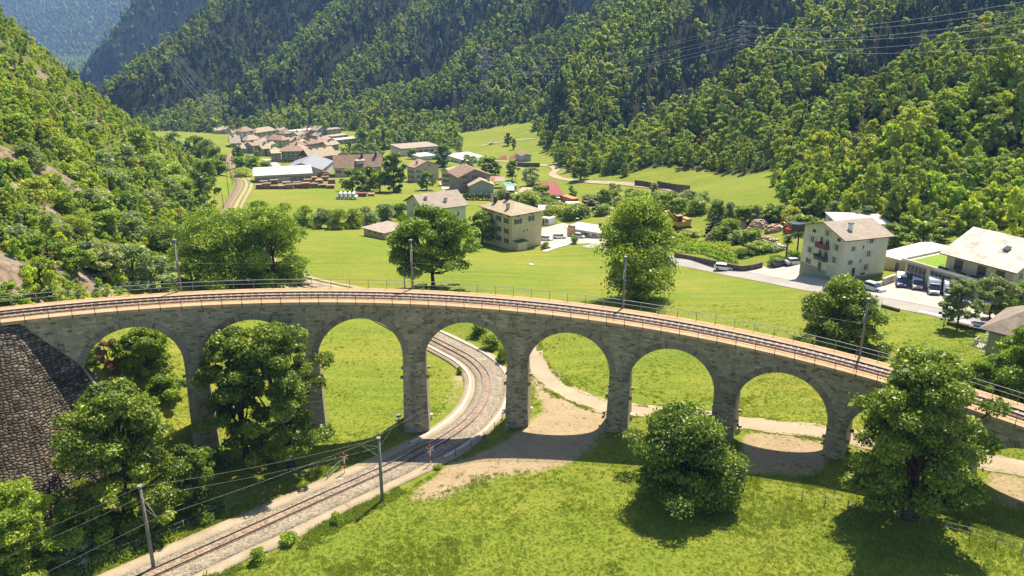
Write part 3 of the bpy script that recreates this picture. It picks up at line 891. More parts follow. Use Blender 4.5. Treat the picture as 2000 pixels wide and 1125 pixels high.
pick = np.zeros(_n, int)
isconif = (~_left) & (_r < np.clip(0.04 + 1.1 * (FSTEEP - 0.75) + 1.4 * (_con - 0.55) + 0.25 * smooth(450, 900, _dist), 0.02, 0.85))  # steep gully faces get more dark conifers, their colour standing in for shade
near = _dist < 430
pick = np.where(near, rng.integers(0, 4, _n), rng.integers(9, 12, _n))
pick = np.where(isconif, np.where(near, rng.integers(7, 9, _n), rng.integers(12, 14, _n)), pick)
_g = rng.random(_n)
_lowr = (~_left) & (_dist < 300)
pick = np.where((_left & (_g < 0.80)) | (_lowr & (_g < 0.6)), rng.integers(4, 6, _n), pick)
pick = np.where((near | _left) & (_g > 0.90), 6, pick)
pick = np.where((near | _left) & (_g > 0.975), 14, pick)
pick = np.where(_left & (_g > 0.895) & (_g < 0.925), 7, pick)
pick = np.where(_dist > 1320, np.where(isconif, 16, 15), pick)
fs = (0.46 + 0.75 * rng.random(_n) ** 1.8) * np.where(_left, 0.48, np.where(_dist < 480, 0.86, 0.96))
fs *= np.where(_left & (_dist < 200), 0.85, 1.0)
fs *= np.where((_dist > 450) & (_dist < 1320), 0.92, 1.0)
fs *= np.where((_dist > 1320) & (_dist < 2500), 0.8, 1.0)
fsc = np.stack([fs * rng.uniform(0.8, 1.2, _n), fs * rng.uniform(0.8, 1.2, _n), fs * rng.uniform(0.8, 1.55, _n)], 1)
frot = np.stack([rng.normal(0, 0.12, _n), rng.normal(0, 0.12, _n), rng.uniform(0, 6.28, _n)], 1)
print('forest', _n)
_app = fs * np.array([FP[k][2] * FP[k][1] for k in pick]) ** 0.5 / np.maximum(_dist, 30)
_px = np.array([pix(p) for p in FPT])
_inv = (_px[:, 0] > 5) & (_px[:, 0] < 1995) & (_px[:, 1] > 5) & (_px[:, 1] < 1120)
_vis = lit_up(FPT, 3.0) & _inv & (_dist > 70)
_order = np.argsort(-np.where(_vis, _app, 0))
_single = np.zeros(_n, bool); _single[_order[:290]] = True

_kinds = {0: 'rounded green tree', 1: 'rounded green tree', 2: 'bushy green tree', 3: 'bushy green tree', 4: 'yellow green bushy tree', 5: 'yellow green bushy tree', 6: 'grey green tree', 7: 'dark pointed conifer', 8: 'dark pointed conifer', 14: 'dry brown tree'}
def _zone(p, dl):
    px, py, d = pix(p)
    if dl > 0:
        v = 'low on' if py > 470 else 'halfway up' if py > 280 else 'high on'
        u = 'at its left end' if px < 90 else 'near the viaduct end' if (px < 330 and py > 430) else 'above the railway curve' if px > 300 else 'among the rocks'
        return v + ' the left slope ' + u
    v = 'at the foot of' if py > 400 else 'halfway up' if py > 220 else 'high on'
    u = 'behind the white roofed building' if px > 1760 else 'behind the green apartment house' if px > 1560 else 'above the sloping clearing' if px > 1220 else 'above the valley road'
    return v + ' the right slope ' + u
for k in np.nonzero(_single)[0]:
    me, h, w = FP[pick[k]]
    con = pick[k] in (7, 8, 12, 13)
    o = link('hillside_conifer' if con else 'hillside_tree', me, None, FPT[k] - np.array([0, 0, 0.3]))
    o.rotation_euler = tuple(frot[k]); o.scale = tuple(fsc[k])
    side = 'left' if FDL[k] > 0 else 'right'
    tag(o, _kinds.get(int(pick[k]), 'green tree') + ' ' + _zone(FPT[k], FDL[k]), 'conifer' if con else 'tree', 'trees standing on the %s slope' % side)
rest = ~_single
scatter('forest', FPT[rest] - np.array([0, 0, 0.3]), fsc[rest], frot[rest], pick[rest], FP, 'wood_crowns')
# ------------------------------------------------------------------ ground sheet with its cover
def blur(a, n):
    for _ in range(n):
        a = (a + np.roll(a, 1, 0) + np.roll(a, -1, 0) + np.roll(a, 1, 1) + np.roll(a, -1, 1)) / 5
    return a
def px_poly(poly): return [at(*p)[:2] for p in poly]
def build_terrain():
    dl, sl, _ = poly_dist(GX, GYY, FOOT_L); dl = dl * sl
    dr, sr, _ = poly_dist(GX, GYY, FOOT_R); dr = -dr * sr
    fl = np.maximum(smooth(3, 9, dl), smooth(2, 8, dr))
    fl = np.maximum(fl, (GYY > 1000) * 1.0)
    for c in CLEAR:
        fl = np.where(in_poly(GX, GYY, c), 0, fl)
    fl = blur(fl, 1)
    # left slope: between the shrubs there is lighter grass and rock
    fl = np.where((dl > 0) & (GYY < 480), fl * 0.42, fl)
    earth = np.zeros_like(GZ)
    for poly, v in (([(805, 962), (880, 905), (985, 862), (1015, 838), (1062, 800), (1038, 742), (1040, 700), (1092, 760), (1195, 800), (1195, 835), (1140, 885), (1100, 914), (960, 936), (850, 975), (790, 985)], 0.95),
                    ([(1448, 850), (1530, 842), (1612, 862), (1625, 895), (1600, 925), (1560, 935), (1460, 925)], 0.85),
                    ([(1650, 870), (1800, 890), (1900, 930), (1850, 960), (1700, 930)], 0.7),
                    ([(1915, 930), (1960, 915), (2010, 940), (2010, 1000), (1950, 990)], 0.72),
                    ([(842, 842), (872, 805), (905, 765), (918, 720), (905, 695), (888, 730), (862, 790)], 0.62),
                    ([(1850, 1020), (2000, 1080), (2000, 1095), (1900, 1050)], 0.5),
                    ([(300, 1105), (420, 1060), (560, 985), (640, 940), (640, 945), (560, 995), (430, 1066), (320, 1110)], 0.45),
                    ([(318, 430), (340, 428), (360, 445), (330, 452)], 0.5),
                    ([(640, 395), (690, 382), (730, 384), (690, 392)], 0.42),
                    ([(1100, 322), (1130, 318), (1118, 336), (1096, 335)], 0.6),
                    ([(975, 322), (1015, 318), (1025, 332), (990, 336)], 0.6)):
        earth = np.maximum(earth, in_poly(GX, GYY, px_poly(poly)) * v)
    earth = blur(earth, 2)
    earth = np.where(GYY < 130, earth, earth * 0.9)
    rock = np.zeros_like(GZ)
    for p, r in ROCKY:
        rock = np.maximum(rock, 1 - smooth(r * 0.6, r * 1.25, np.hypot(GX - p[0], GYY - p[1])))
    rn = fbm(GX / 7, GYY / 7, 31, 3)
    rock = np.maximum(rock * smooth(0.25, 0.5, rn), smooth(0.60, 0.68, rn) * smooth(6, 14, dl) * (GYY < 450))
    V = np.stack([GX, GYY, GZ], -1).reshape(-1, 3)
    nr = len(GY)
    idx = np.arange(nr * NT).reshape(nr, NT)
    q = np.stack([idx[:-1, :-1], idx[:-1, 1:], idx[1:, 1:], idx[1:, :-1]], -1).reshape(-1, 4)
    me = np_mesh('terrain', V, q, M['terrain'], True)
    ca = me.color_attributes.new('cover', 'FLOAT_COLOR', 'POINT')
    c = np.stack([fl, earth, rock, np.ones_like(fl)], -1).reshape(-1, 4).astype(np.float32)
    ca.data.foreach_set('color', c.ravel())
    return tag(link('terrain', me), kind='structure')
build_terrain()

class UM:
    """quads and polygons with uv in metres"""
    def __init__(s): s.v = []; s.f = []; s.uv = []; s.m = []
    def quad(s, p, uv, mat=0):
        b = len(s.v); s.v.extend([tuple(map(float, q)) for q in p]); s.f.append(list(range(b, b + len(p)))); s.uv.extend(uv); s.m.append(mat)
    def build(s, name, mats, parent=None, loc=None, rz=0.0):
        me = bpy.data.meshes.new(name); me.from_pydata(s.v, [], s.f)
        for m in (mats if isinstance(mats, (list, tuple)) else [mats]): me.materials.append(m)
        l = me.uv_layers.new(name='uv'); l.data.foreach_set('uv', np.array(s.uv, np.float32).ravel())
        me.polygons.foreach_set('material_index', s.m); me.update()
        return link(name, me, parent, loc, rz)

def ribbon(name, line, oL, oR, mat, dz=0.0, drape=False, n=4, parent=None, structure=True, lip=0.0, rag=0.0):
    """a strip along a line between two offsets (left positive)"""
    line = np.asarray(line, float)
    rows = []
    for o in np.linspace(oL, oR, n):
        jit = 1.0 + rag * (fbm(np.arange(len(line)) * 0.35, np.full(len(line), 3.0 + (o > 0) * 9), 12, 3) - 0.5) if rag else 1.0
        r = offset(line, o * jit)
        if drape: r[:, 2] = ground(r[:, 0], r[:, 1]) + dz
        else: r[:, 2] = line[:, 2] + dz
        rows.append(r)
    if lip:
        a = rows[0].copy(); a[:, 2] -= lip; b = rows[-1].copy(); b[:, 2] -= lip
        rows = [a] + rows + [b]
    V = np.stack(rows, 1); m, k = V.shape[:2]
    idx = np.arange(m * k).reshape(m, k)
    q = np.stack([idx[:-1, :-1], idx[:-1, 1:], idx[1:, 1:], idx[1:, :-1]], -1).reshape(-1, 4)
    o = link(name, np_mesh(name, V.reshape(-1, 3), q, mat), parent)
    if structure and parent is None: o['kind'] = 'structure'
    return o

def sheet(name, pts, mat, dz=0.06, cuts=4):
    bm = bmesh.new()
    vs = [bm.verts.new((p[0], p[1], 0)) for p in pts]
    bm.faces.new(vs)
    bmesh.ops.triangulate(bm, faces=bm.faces[:])
    for _ in range(cuts):
        es = [e for e in bm.edges if e.calc_length() > 2.0]
        if es: bmesh.ops.subdivide_edges(bm, edges=es, cuts=1)
        bmesh.ops.triangulate(bm, faces=bm.faces[:])
    for v in bm.verts: v.co.z = float(ground(np.array(v.co.x), np.array(v.co.y))) + dz
    bmesh.ops.recalc_face_normals(bm, faces=bm.faces[:])
    for f in bm.faces:
        if f.normal.z < 0: f.normal_flip()
    me = bpy.data.meshes.new(name); bm.to_mesh(me); bm.free(); me.materials.append(mat)
    return tag(link(name, me), kind='structure')

# ------------------------------------------------------------------ viaduct
VC = (-5.319, 7.678); VR = 76.163; VA0 = 2.175723
def vz(s): return CAMZ - 27.785 - 0.0735972 * s
def vp(s, r, z):
    a = VA0 - s / VR
    return (VC[0] + (VR + r) * math.cos(a), VC[1] + (VR + r) * math.sin(a), z)
ARCH = [10.75, 22.35, 34.12, 46.05, 57.82, 69.45, 81.25, 92.6, 104.0]
AR = 4.72; CROWN = 1.68
RN, RF = 0.22, 4.72        # masonry faces
viaduct = empty('viaduct', vp(46, 2.4, 0.0), 0, 'curved grey stone railway viaduct on round arches crossing the meadow', 'viaduct')
VB = Vector(viaduct.location)
def vl(p): return (p[0] - VB.x, p[1] - VB.y, p[2] - VB.z)
def spring(i): return vz(ARCH[i]) - CROWN - AR

def build_viaduct():
    S0, S1 = -2.0, 118.0
    # s stations
    st = set(np.round(np.arange(S0, S1 + 0.01, 1.0), 3))
    for c in ARCH:
        for k in range(25):
            st.add(round(c - AR * math.cos(PI * k / 24), 4))
    st = sorted(st)
    body = UM()
    def bottom(sm):
        for i, c in enumerate(ARCH):
            if abs(sm - c) < AR: return ('a', i)
        for i in range(8):
            if ARCH[i] + AR <= sm <= ARCH[i + 1] - AR: return ('p', i)
        return ('e', 0)
    for a, b in zip(st[:-1], st[1:]):
        sm = (a + b) / 2
        k, i = bottom(sm)
        if k == 'a':
            c = ARCH[i]; zs = spring(i)
            za = zs + math.sqrt(max(0, AR * AR - (a - c) ** 2)); zb = zs + math.sqrt(max(0, AR * AR - (b - c) ** 2))
            ta = AR * math.acos(np.clip((c - a) / AR, -1, 1)); tb = AR * math.acos(np.clip((c - b) / AR, -1, 1))
            body.quad([vl(vp(a, RN, za)), vl(vp(a, RF, za)), vl(vp(b, RF, zb)), vl(vp(b, RN, zb))], [(0, ta), (4.5, ta), (4.5, tb), (0, tb)])
        elif k == 'p':
            za = zb = min(spring(i), spring(i + 1))
        else:
            za = zb = vz(sm) - 17 if sm < 20 else -1.0
        for r, flip in ((RN, False), (RF, True)):
            p = [vl(vp(a, r, za)), vl(vp(b, r, zb)), vl(vp(b, r, vz(b))), vl(vp(a, r, vz(a)))]
            # courses follow the deck: v measured down from it
            uv = [(a, za - vz(a)), (b, zb - vz(b)), (b, 0), (a, 0)]
            if flip: p = p[::-1]; uv = uv[::-1]
            body.quad(p, uv)
    for i in range(8):      # the step between springing levels
        z0 = min(spring(i), spring(i + 1)); z1 = spring(i)
        s = ARCH[i] + AR
        body.quad([vl(vp(s, RN, z0)), vl(vp(s, RF, z0)), vl(vp(s, RF, z1)), vl(vp(s, RN, z1))], [(0, z0), (4.5, z0), (4.5, z1), (0, z1)])
    for s, fl in ((ARCH[0] - AR, 1), (ARCH[-1] + AR, 0)):
        z0 = vz(s) - 18 if fl else -1
        z1 = spring(0 if fl else 8)
        body.quad([vl(vp(s, RN, z0)), vl(vp(s, RF, z0)), vl(vp(s, RF, z1)), vl(vp(s, RN, z1))], [(0, z0), (4.5, z0), (4.5, z1), (0, z1)])
    body.build('wall', M['viaduct_stone'], viaduct)
    # voussoir rings, 25 mm proud of the face
    for i, c in enumerate(ARCH):
      zs = spring(i); ro = AR + 0.72
      for fc, lo_ in ((RN, -0.025), (RF, 0.025)):
        ring = UM()
        for k in range(48):
            t0, t1 = PI * k / 48, PI * (k + 1) / 48
            r = fc + lo_
            P = [vl(vp(c - rr * math.cos(t), r, zs + rr * math.sin(t))) for rr, t in ((AR, t0), (AR, t1), (ro, t1), (ro, t0))]
            uv = [(0.1, AR * t0), (0.1, AR * t1), (0.9, AR * t1), (0.9, AR * t0)]
            if lo_ > 0: P = P[::-1]; uv = uv[::-1]
            ring.quad(P, uv)
            for rr in (ro, AR):
                ring.quad([vl(vp(c - rr * math.cos(t), q, zs + rr * math.sin(t))) for t, q in ((t0, r), (t1, r), (t1, fc), (t0, fc))], [(0, 0), (0, 0.3), (0.1, 0.3), (0.1, 0)])
        me = ring.build('arch_ring', M['arch_stone'], viaduct).data
        bm = bmesh.new(); bm.from_mesh(me); bmesh.ops.remove_doubles(bm, verts=bm.verts, dist=0.002); bm.to_mesh(me); bm.free()
    # piers, battered
    for i in range(8):
        zt = min(spring(i), spring(i + 1))
        sa, sb = ARCH[i] + AR, ARCH[i + 1] - AR
        zb = min(float(ground(*map(np.array, vp((sa + sb) / 2, r, 0)[:2]))) for r in (0, 2.4, 4.8)) - 1.0
        pm = UM(); hh = zt - zb; e = 0.028 * hh
        lv = [zt, zb]
        def corner(z):
            k = (zt - z) / hh * e
            return [vp(sa - k, RN - k, z), vp(sb + k, RN - k, z), vp(sb + k, RF + k, z), vp(sa - k, RF + k, z)]
        T, B = corner(zt), corner(zb)
        off = [sa, 0, sb, 0]; w = [sb - sa, RF - RN, sb - sa, RF - RN]
        for f in range(4):
            g = (f + 1) % 4
            u0 = [sa, 1.3, sa, 2.1][f]
            pm.quad([vl(B[f]), vl(B[g]), vl(T[g]), vl(T[f])], [(u0, zb), (u0 + w[f] + 2 * e, zb), (u0 + w[f] + 2 * e, zt), (u0, zt)])
        pr = pm.build('pier', M['viaduct_stone'], viaduct)
        # projecting stones that once carried the centring
        for side, s in ((-1, sa), (1, sb)):
            for r in (1.1, 3.8):
                for j in range(4):
                    z = zt - 0.5 - 0.62 * j
                    if z < zb + 2.5: continue
                    k = (zt - z) / hh * e
                    p = vl(vp(s + side * (k + 0.14), r, z))
                    mb = MB(); mb.box((0, 0, 0), (0.42, 0.34, 0.26), VA0 - s / VR - PI / 2)
                mb.build('corbel_stone', M['viaduct_plain'], pr, p)
    # coping slab and sandy footways
    ss = np.arange(-22, 132, 1.0)
    mb = MB()
    prof = [(0.55, -0.02), (0.0, -0.02), (0.0, 0.30), (1.25, 0.30), (1.25, 0.20), (3.62, 0.20), (3.62, 0.34), (4.95, 0.34), (4.95, 0.0), (4.4, 0.0)]
    vs = [vl(vp(s, r, vz(s) + z)) for s in ss for r, z in prof]
    n = len(prof)
    fs = []; ms = []
    for i in range(len(ss) - 1):
        for k in range(n - 1):
            fs.append((i * n + k, i * n + k + 1, (i + 1) * n + k + 1, (i + 1) * n + k))
            ms.append(0 if k in (0, 1, 7, 8) else 1)
    for f, m in zip(fs, ms): mb.f.append(list(f)); mb.m.append(m); mb.sm.append(False)
    mb.v = vs
    mb.build('deck', [M['coping'], M['deck_sand']], viaduct)
    # joints of the coping stones: thin dark gaps modelled as narrow blocks under each post
    # railings
    for nm, r, ph, zb_, top, mat in (('near', -0.045, 0.0, 0.0, 1.22, M['rust_iron']), ('far', 4.86, 1.25, 0.34, 1.40, M['galvanised'])):
        mb = MB()
        sr = np.arange(-21, 131, 1.0)
        for z, rad in ((top, 0.034), ((top + zb_) * 0.5 + 0.06, 0.024)):
            mb.tube([vl(vp(s, r, vz(s) + z)) for s in sr], rad, 5)
        rl = mb.build('railing', mat, viaduct)
        pm = MB(); pm.tube([(0, 0, zb_ - 0.0), (0, 0, top)], 0.033, 5)
        if nm == 'near': pm.tube([(0, 0, 0.12), (0.06 * math.cos(1.5), 0.06, 0.0)], 0.03, 4)
        po = pm.build('post', mat, rl)
        first = True
        for k in range(-9, 60):
            s = k * 2.0 + ph
            if k < -1 and nm == 'near' and s < -6: continue
            o = po if first else po.copy()
            if not first: COL.objects.link(o); o.parent = rl
            first = False
            o.location = vl(vp(s, r, vz(s)))
build_viaduct()

# rubble retaining wall of the approach
def build_embankment():
    um = UM()
    W = 17.0
    def pt(s, w):
        w0 = max(0.0, (s - 1.2) / 0.86)
        z = vz(s) - w
        return vp(s, 0.18 - 0.56 * max(0, w - w0) - 0.02, z)
    def s_end(w): return 1.4 + 0.86 * w if w < 5.0 else 5.7 + 0.52 * (w - 5.0)
    ws = np.linspace(0, W, 35)
    cols = np.linspace(0, 1, 30)
    for a, b in zip(ws[:-1], ws[1:]):
        for c, d in zip(cols[:-1], cols[1:]):
            q = []; uv = []
            for w, t in ((b, c), (b, d), (a, d), (a, c)):
                s = -24 + (s_end(w) + 24) * t
                q.append(pt(s, w)); uv.append((s, -w * 1.06))
            um.quad(q, uv)
        # the return face towards the first arch
        q = []; uv = []
        for w, dep in ((b, 0), (b, 1), (a, 1), (a, 0)):
            s = s_end(w); p = pt(s, w); p2 = vp(s, 0.20 + 2.4 * dep, vz(s) - w)
            q.append(p if dep == 0 else p2); uv.append((dep * 3, -w))
        um.quad(q, uv)
    o = um.build('retaining_wall', M['rubble_stone'])
    tag(o, 'sloping rubble stone retaining wall under the left end of the viaduct', 'wall')
build_embankment()

# ------------------------------------------------------------------ railway tracks
def rails(parent, line, gauge=1.0, z=0.0, org=(0, 0, 0)):
    for sg in (1, -1):
        c = offset(line, sg * gauge / 2)
        prof = [(-0.055, 0.0, 0), (-0.012, 0.03, 0), (-0.035, 0.115, 0), (-0.032, 0.145, 1), (0.032, 0.145, 0), (0.035, 0.115, 0), (0.012, 0.03, 0), (0.055, 0.0, 0)]
        t = np.gradient(c[:, :2], axis=0); t /= np.linalg.norm(t, axis=1)[:, None]
        nx, ny = -t[:, 1], t[:, 0]
        V = []; F_ = []; Ms = []
        k = len(prof)
        for i in range(len(c)):
            for o, h, _ in prof: V.append((c[i, 0] + nx[i] * o - org[0], c[i, 1] + ny[i] * o - org[1], c[i, 2] + z + h - org[2]))
        for i in range(len(c) - 1):
            for j in range(k - 1):
                F_.append((i * k + j, i * k + j + 1, (i + 1) * k + j + 1, (i + 1) * k + j)); Ms.append(prof[j][2])
        mb = MB(); mb.v = V; mb.f = [list(f) for f in F_]; mb.m = Ms; mb.sm = [False] * len(F_)
        mb.build('rail', [M['rail_steel'], M['rail_head']], parent)

def sleepers(parent, line, z, org, step=0.8, mat=None, want=100):
    L = resample(line, step)
    t = np.gradient(L[:, :2], axis=0)
    me = None; rest = MB(); num = 0
    ordr = np.argsort([pix(p)[2] if (0 < pix(p)[0] < 2000 and 0 < pix(p)[1] < 1125) else 1e6 for p in L])
    for j, i in enumerate(ordr):
        a = math.atan2(t[i, 1], t[i, 0])
        p = (L[i, 0] - org[0], L[i, 1] - org[1], L[i, 2] + z - org[2])
        if j < want:
            if me is None:
                mb = MB(); mb.box((0, 0, 0), (0.22, 1.75, 0.10)); o = mb.build('sleeper', mat or M['sleeper'], parent); me = o.data
            else: o = link('sleeper', me, parent)
            o.location = p; o.rotation_euler = (0, 0, a)
        else: rest.box(p, (0.22, 1.75, 0.10), a)
    if rest.v:
        o = rest.build('sleepers', mat or M['sleeper'], parent); o['kind'] = 'stuff'

up = np.array([vp(s, 2.42, vz(s) + 0.34) for s in np.arange(-22, 131, 1.0)])
t1 = empty('railway_track', up[70], 0, 'curving metre gauge railway track on top of the viaduct', 'railway track')
ob = ribbon('ballast', up - up[70], 1.05, -1.05, M['deck_gravel'], 0.06, parent=t1, lip=0.14)
sleepers(t1, up, 0.045, up[70], 0.75)
rails(t1, up, 1.0, 0.10, up[70])

tr = spline(TRACK, 1.5)
lo = tr[tr[:, 1] < 205]; hi = tr[tr[:, 1] > 203.5]
t2 = empty('railway_track', tr[30], 0, 'rusty railway track curving under the fourth arch of the viaduct', 'railway track')
yy = lo
ribbon('ballast', yy - tr[30], 1.55, -2.35, M['ballast'], -0.02, parent=t2, n=6, lip=0.2)
ribbon('track_bed', yy - tr[30], 0.62, -0.62, M['ballast_rust'], 0.045, parent=t2, n=3)
rails(t2, yy, 1.0, 0.02, tr[30])
t3 = empty('railway_track', hi[20], 0, 'distant railway curve along the foot of the left slope', 'railway track')
ribbon('ballast', hi - hi[20], 1.6, -1.8, M['ballast_rust'], 0.0, parent=t3, n=4, lip=0.2)
rails(t3, hi, 1.0, 0.06, hi[20])
ribbon('gravel_path', lo, 3.1, 1.5, M['gravel_path'], -0.06, n=3, lip=0.3)
ribbon('gravel_path', lo, -2.3, -3.75, M['gravel_path'], -0.06, n=3, lip=0.3, rag=0.25)
_c = tr[(tr[:, 1] > 79) & (tr[:, 1] < 122)]
for a, b, nm in ((2.45, 2.15, 'left'), (-2.75, -3.05, 'right')):
    o = ribbon('concrete_kerb', _c, a, b, M['kerb'], 0.10, n=2, lip=0.4, structure=False)
    tag(o, 'pale concrete kerb along the %s edge of the track behind the viaduct' % ('inner' if nm == 'left' else 'outer'), 'kerb')
_c = tr[(tr[:, 1] > 128) & (tr[:, 1] < 385)]
ribbon('farm_track', _c, -2.6, -3.9, M['gravel_path'], 0.12, True, n=4)
ribbon('farm_track', _c, -4.8, -6.0, M['gravel_path'], 0.12, True, n=4)

# ------------------------------------------------------------------ roads, paths, yards
def px_line(pts, step=2.0): return spline([at(*p) for p in pts], step)
_rd = px_line([(1020, 640), (1028, 672), (1050, 715), (1095, 760), (1180, 795), (1300, 808), (1450, 825), (1620, 848), (1780, 876), (1950, 905), (2060, 925)], 0.8)
ribbon('dirt_road', _rd, 1.8, -1.7, M['dirt_road'], 0.05, True, n=5, rag=0.7)
_r2 = px_line([(800, 968), (865, 945), (950, 918), (1040, 890), (1110, 845), (1160, 812), (1215, 800)], 0.8)
ROAD = px_line([(1150, 478), (1235, 492), (1320, 510), (1430, 531), (1560, 556), (1740, 590), (1830, 607), (1920, 628), (2060, 662)], 1.5)
ribbon('road', ROAD, 3.1, -3.1, M['asphalt'], 0.07, True, n=7)
ribbon('road_marking', ROAD[(ROAD[:, 0] > 66) & (ROAD[:, 0] < 72)], -1.9, -2.35, plain('road_paint', (0.8, 0.8, 0.78), 0.7, 0.06), 0.10, True, n=2)
def px_sheet(name, pts, mat, dz=0.06): return sheet(name, [at(*p) for p in pts], mat, dz)
px_sheet('forecourt', [(1448, 528), (1490, 521), (1565, 514), (1600, 528), (1648, 556), (1700, 566), (1705, 580), (1560, 552)], M['forecourt'], 0.11)
px_sheet('car_park', [(1690, 566), (1738, 548), (1765, 546), (1850, 566), (1962, 592), (1990, 640), (1900, 617), (1800, 596), (1706, 578)], M['forecourt'], 0.11)
px_sheet('courtyard', [(1056, 478), (1058, 446), (1100, 436), (1170, 452), (1195, 462), (1240, 490), (1150, 476), (1100, 478), (1062, 492)], M['forecourt'], 0.12)
px_sheet('courtyard', [(856, 352), (872, 352), (884, 372), (866, 376)], M['forecourt'], 0.15)
ribbon('valley_road', px_line([(880, 312), (960, 314), (1040, 321), (1075, 325), (1086, 332), (1079, 341), (1100, 350), (1160, 356), (1250, 363), (1320, 373), (1345, 377), (1320, 384), (1296, 392)], 3), 1.9, -1.9, M['dirt_road'], 0.2, True, n=4)
ribbon('hill_lane', px_line([(938, 286), (975, 278), (1010, 274), (1045, 271)], 3), 1.6, -1.6, M['dirt_road'], 0.25, True, n=3)
ribbon('village_lane', px_line([(516, 311), (530, 316), (540, 324), (548, 334)], 3), 2.2, -2.2, M['forecourt'], 0.25, True, n=3)
ribbon('footpath', px_line([(1062, 492), (1085, 484), (1108, 478)], 1.5), 0.9, -0.9, M['kerb'], 0.16, True, n=3)
ribbon('garden_path', px_line([(1188, 410), (1205, 402), (1222, 402)], 1.5), 1.4, -1.4, M['forecourt'], 0.16, True, n=3)
ribbon('garden_path', px_line([(1130, 414), (1165, 420), (1195, 424)], 1.5), 0.8, -0.8, M['dirt_road'], 0.16, True, n=3)
# ------------------------------------------------------------------ buildings
def wallm(nm, col): return plain(nm, col, 0.9, 0.07, 0.35, stain=0.25)
GLASS = plain('window_glass', (0.035, 0.045, 0.055), 0.12, 0.2, 0.5, spec=0.6)
FRAME = plain('window_frame', (0.62, 0.60, 0.56), 0.7, 0.05)
SHUT_G = plain('green_shutter', (0.055, 0.085, 0.06), 0.7, 0.15)
SHUT_P = plain('pale_shutter', (0.42, 0.45, 0.40), 0.7, 0.1)
SHUT_B = plain('brown_shutter', (0.13, 0.075, 0.045), 0.7, 0.15)
DARKW = plain('dark_timber', (0.085, 0.05, 0.032), 0.8, 0.2)
RED_W = plain('red_brown_boards', (0.22, 0.085, 0.05), 0.8, 0.2)
CONC = plain('pale_concrete', (0.52, 0.48, 0.40), 0.9, 0.12, 0.4, stain=0.3)
GUTTER = plain('gutter_metal', (0.10, 0.075, 0.06), 0.5, 0.1, metal=0.2)
FLOWER = plain('red_geraniums', (0.45, 0.05, 0.04), 0.8, 0.5, 8)
BOXG = plain('balcony_plants', (0.05, 0.10, 0.025), 0.9, 0.5, 8)
GARAGE = plain('garage_door', (0.46, 0.46, 0.38), 0.7, 0.06)
WHITE = plain('white_paint', (0.74, 0.74, 0.72), 0.6, 0.06, 0.8)
RF_TAN = m_roof('tan_slab_roof', (0.36, 0.295, 0.21), 0.12, 0.45, 0.25)
RF_GREY = m_roof('grey_brown_roof', (0.30, 0.25, 0.20), 0.10, 0.4, 0.22)
RF_BRN = m_roof('brown_tile_roof', (0.25, 0.17, 0.125), 0.18, 0.4, 0.3)
RF_PINK = m_roof('terracotta_roof', (0.33, 0.225, 0.165), 0.16, 0.4, 0.3)
RF_RED = m_roof('red_sheet_roof', (0.27, 0.085, 0.08), 0.06, 0.9, 0.15)
RF_WHT = m_roof('white_speckled_roof', (0.58, 0.54, 0.47), 0.05, 0.5, 0.55)
RF_PALE = m_roof('pale_membrane_roof', (0.48, 0.46, 0.43), 0.03, 4.0, 0.15)
RF_SLATE = m_roof('blue_grey_sheet_roof', (0.22, 0.23, 0.255), 0.05, 1.2, 0.15)
RF_LUMP = m_roof('dark_speckled_roof', (0.27, 0.215, 0.17), 0.12, 0.35, 0.45)

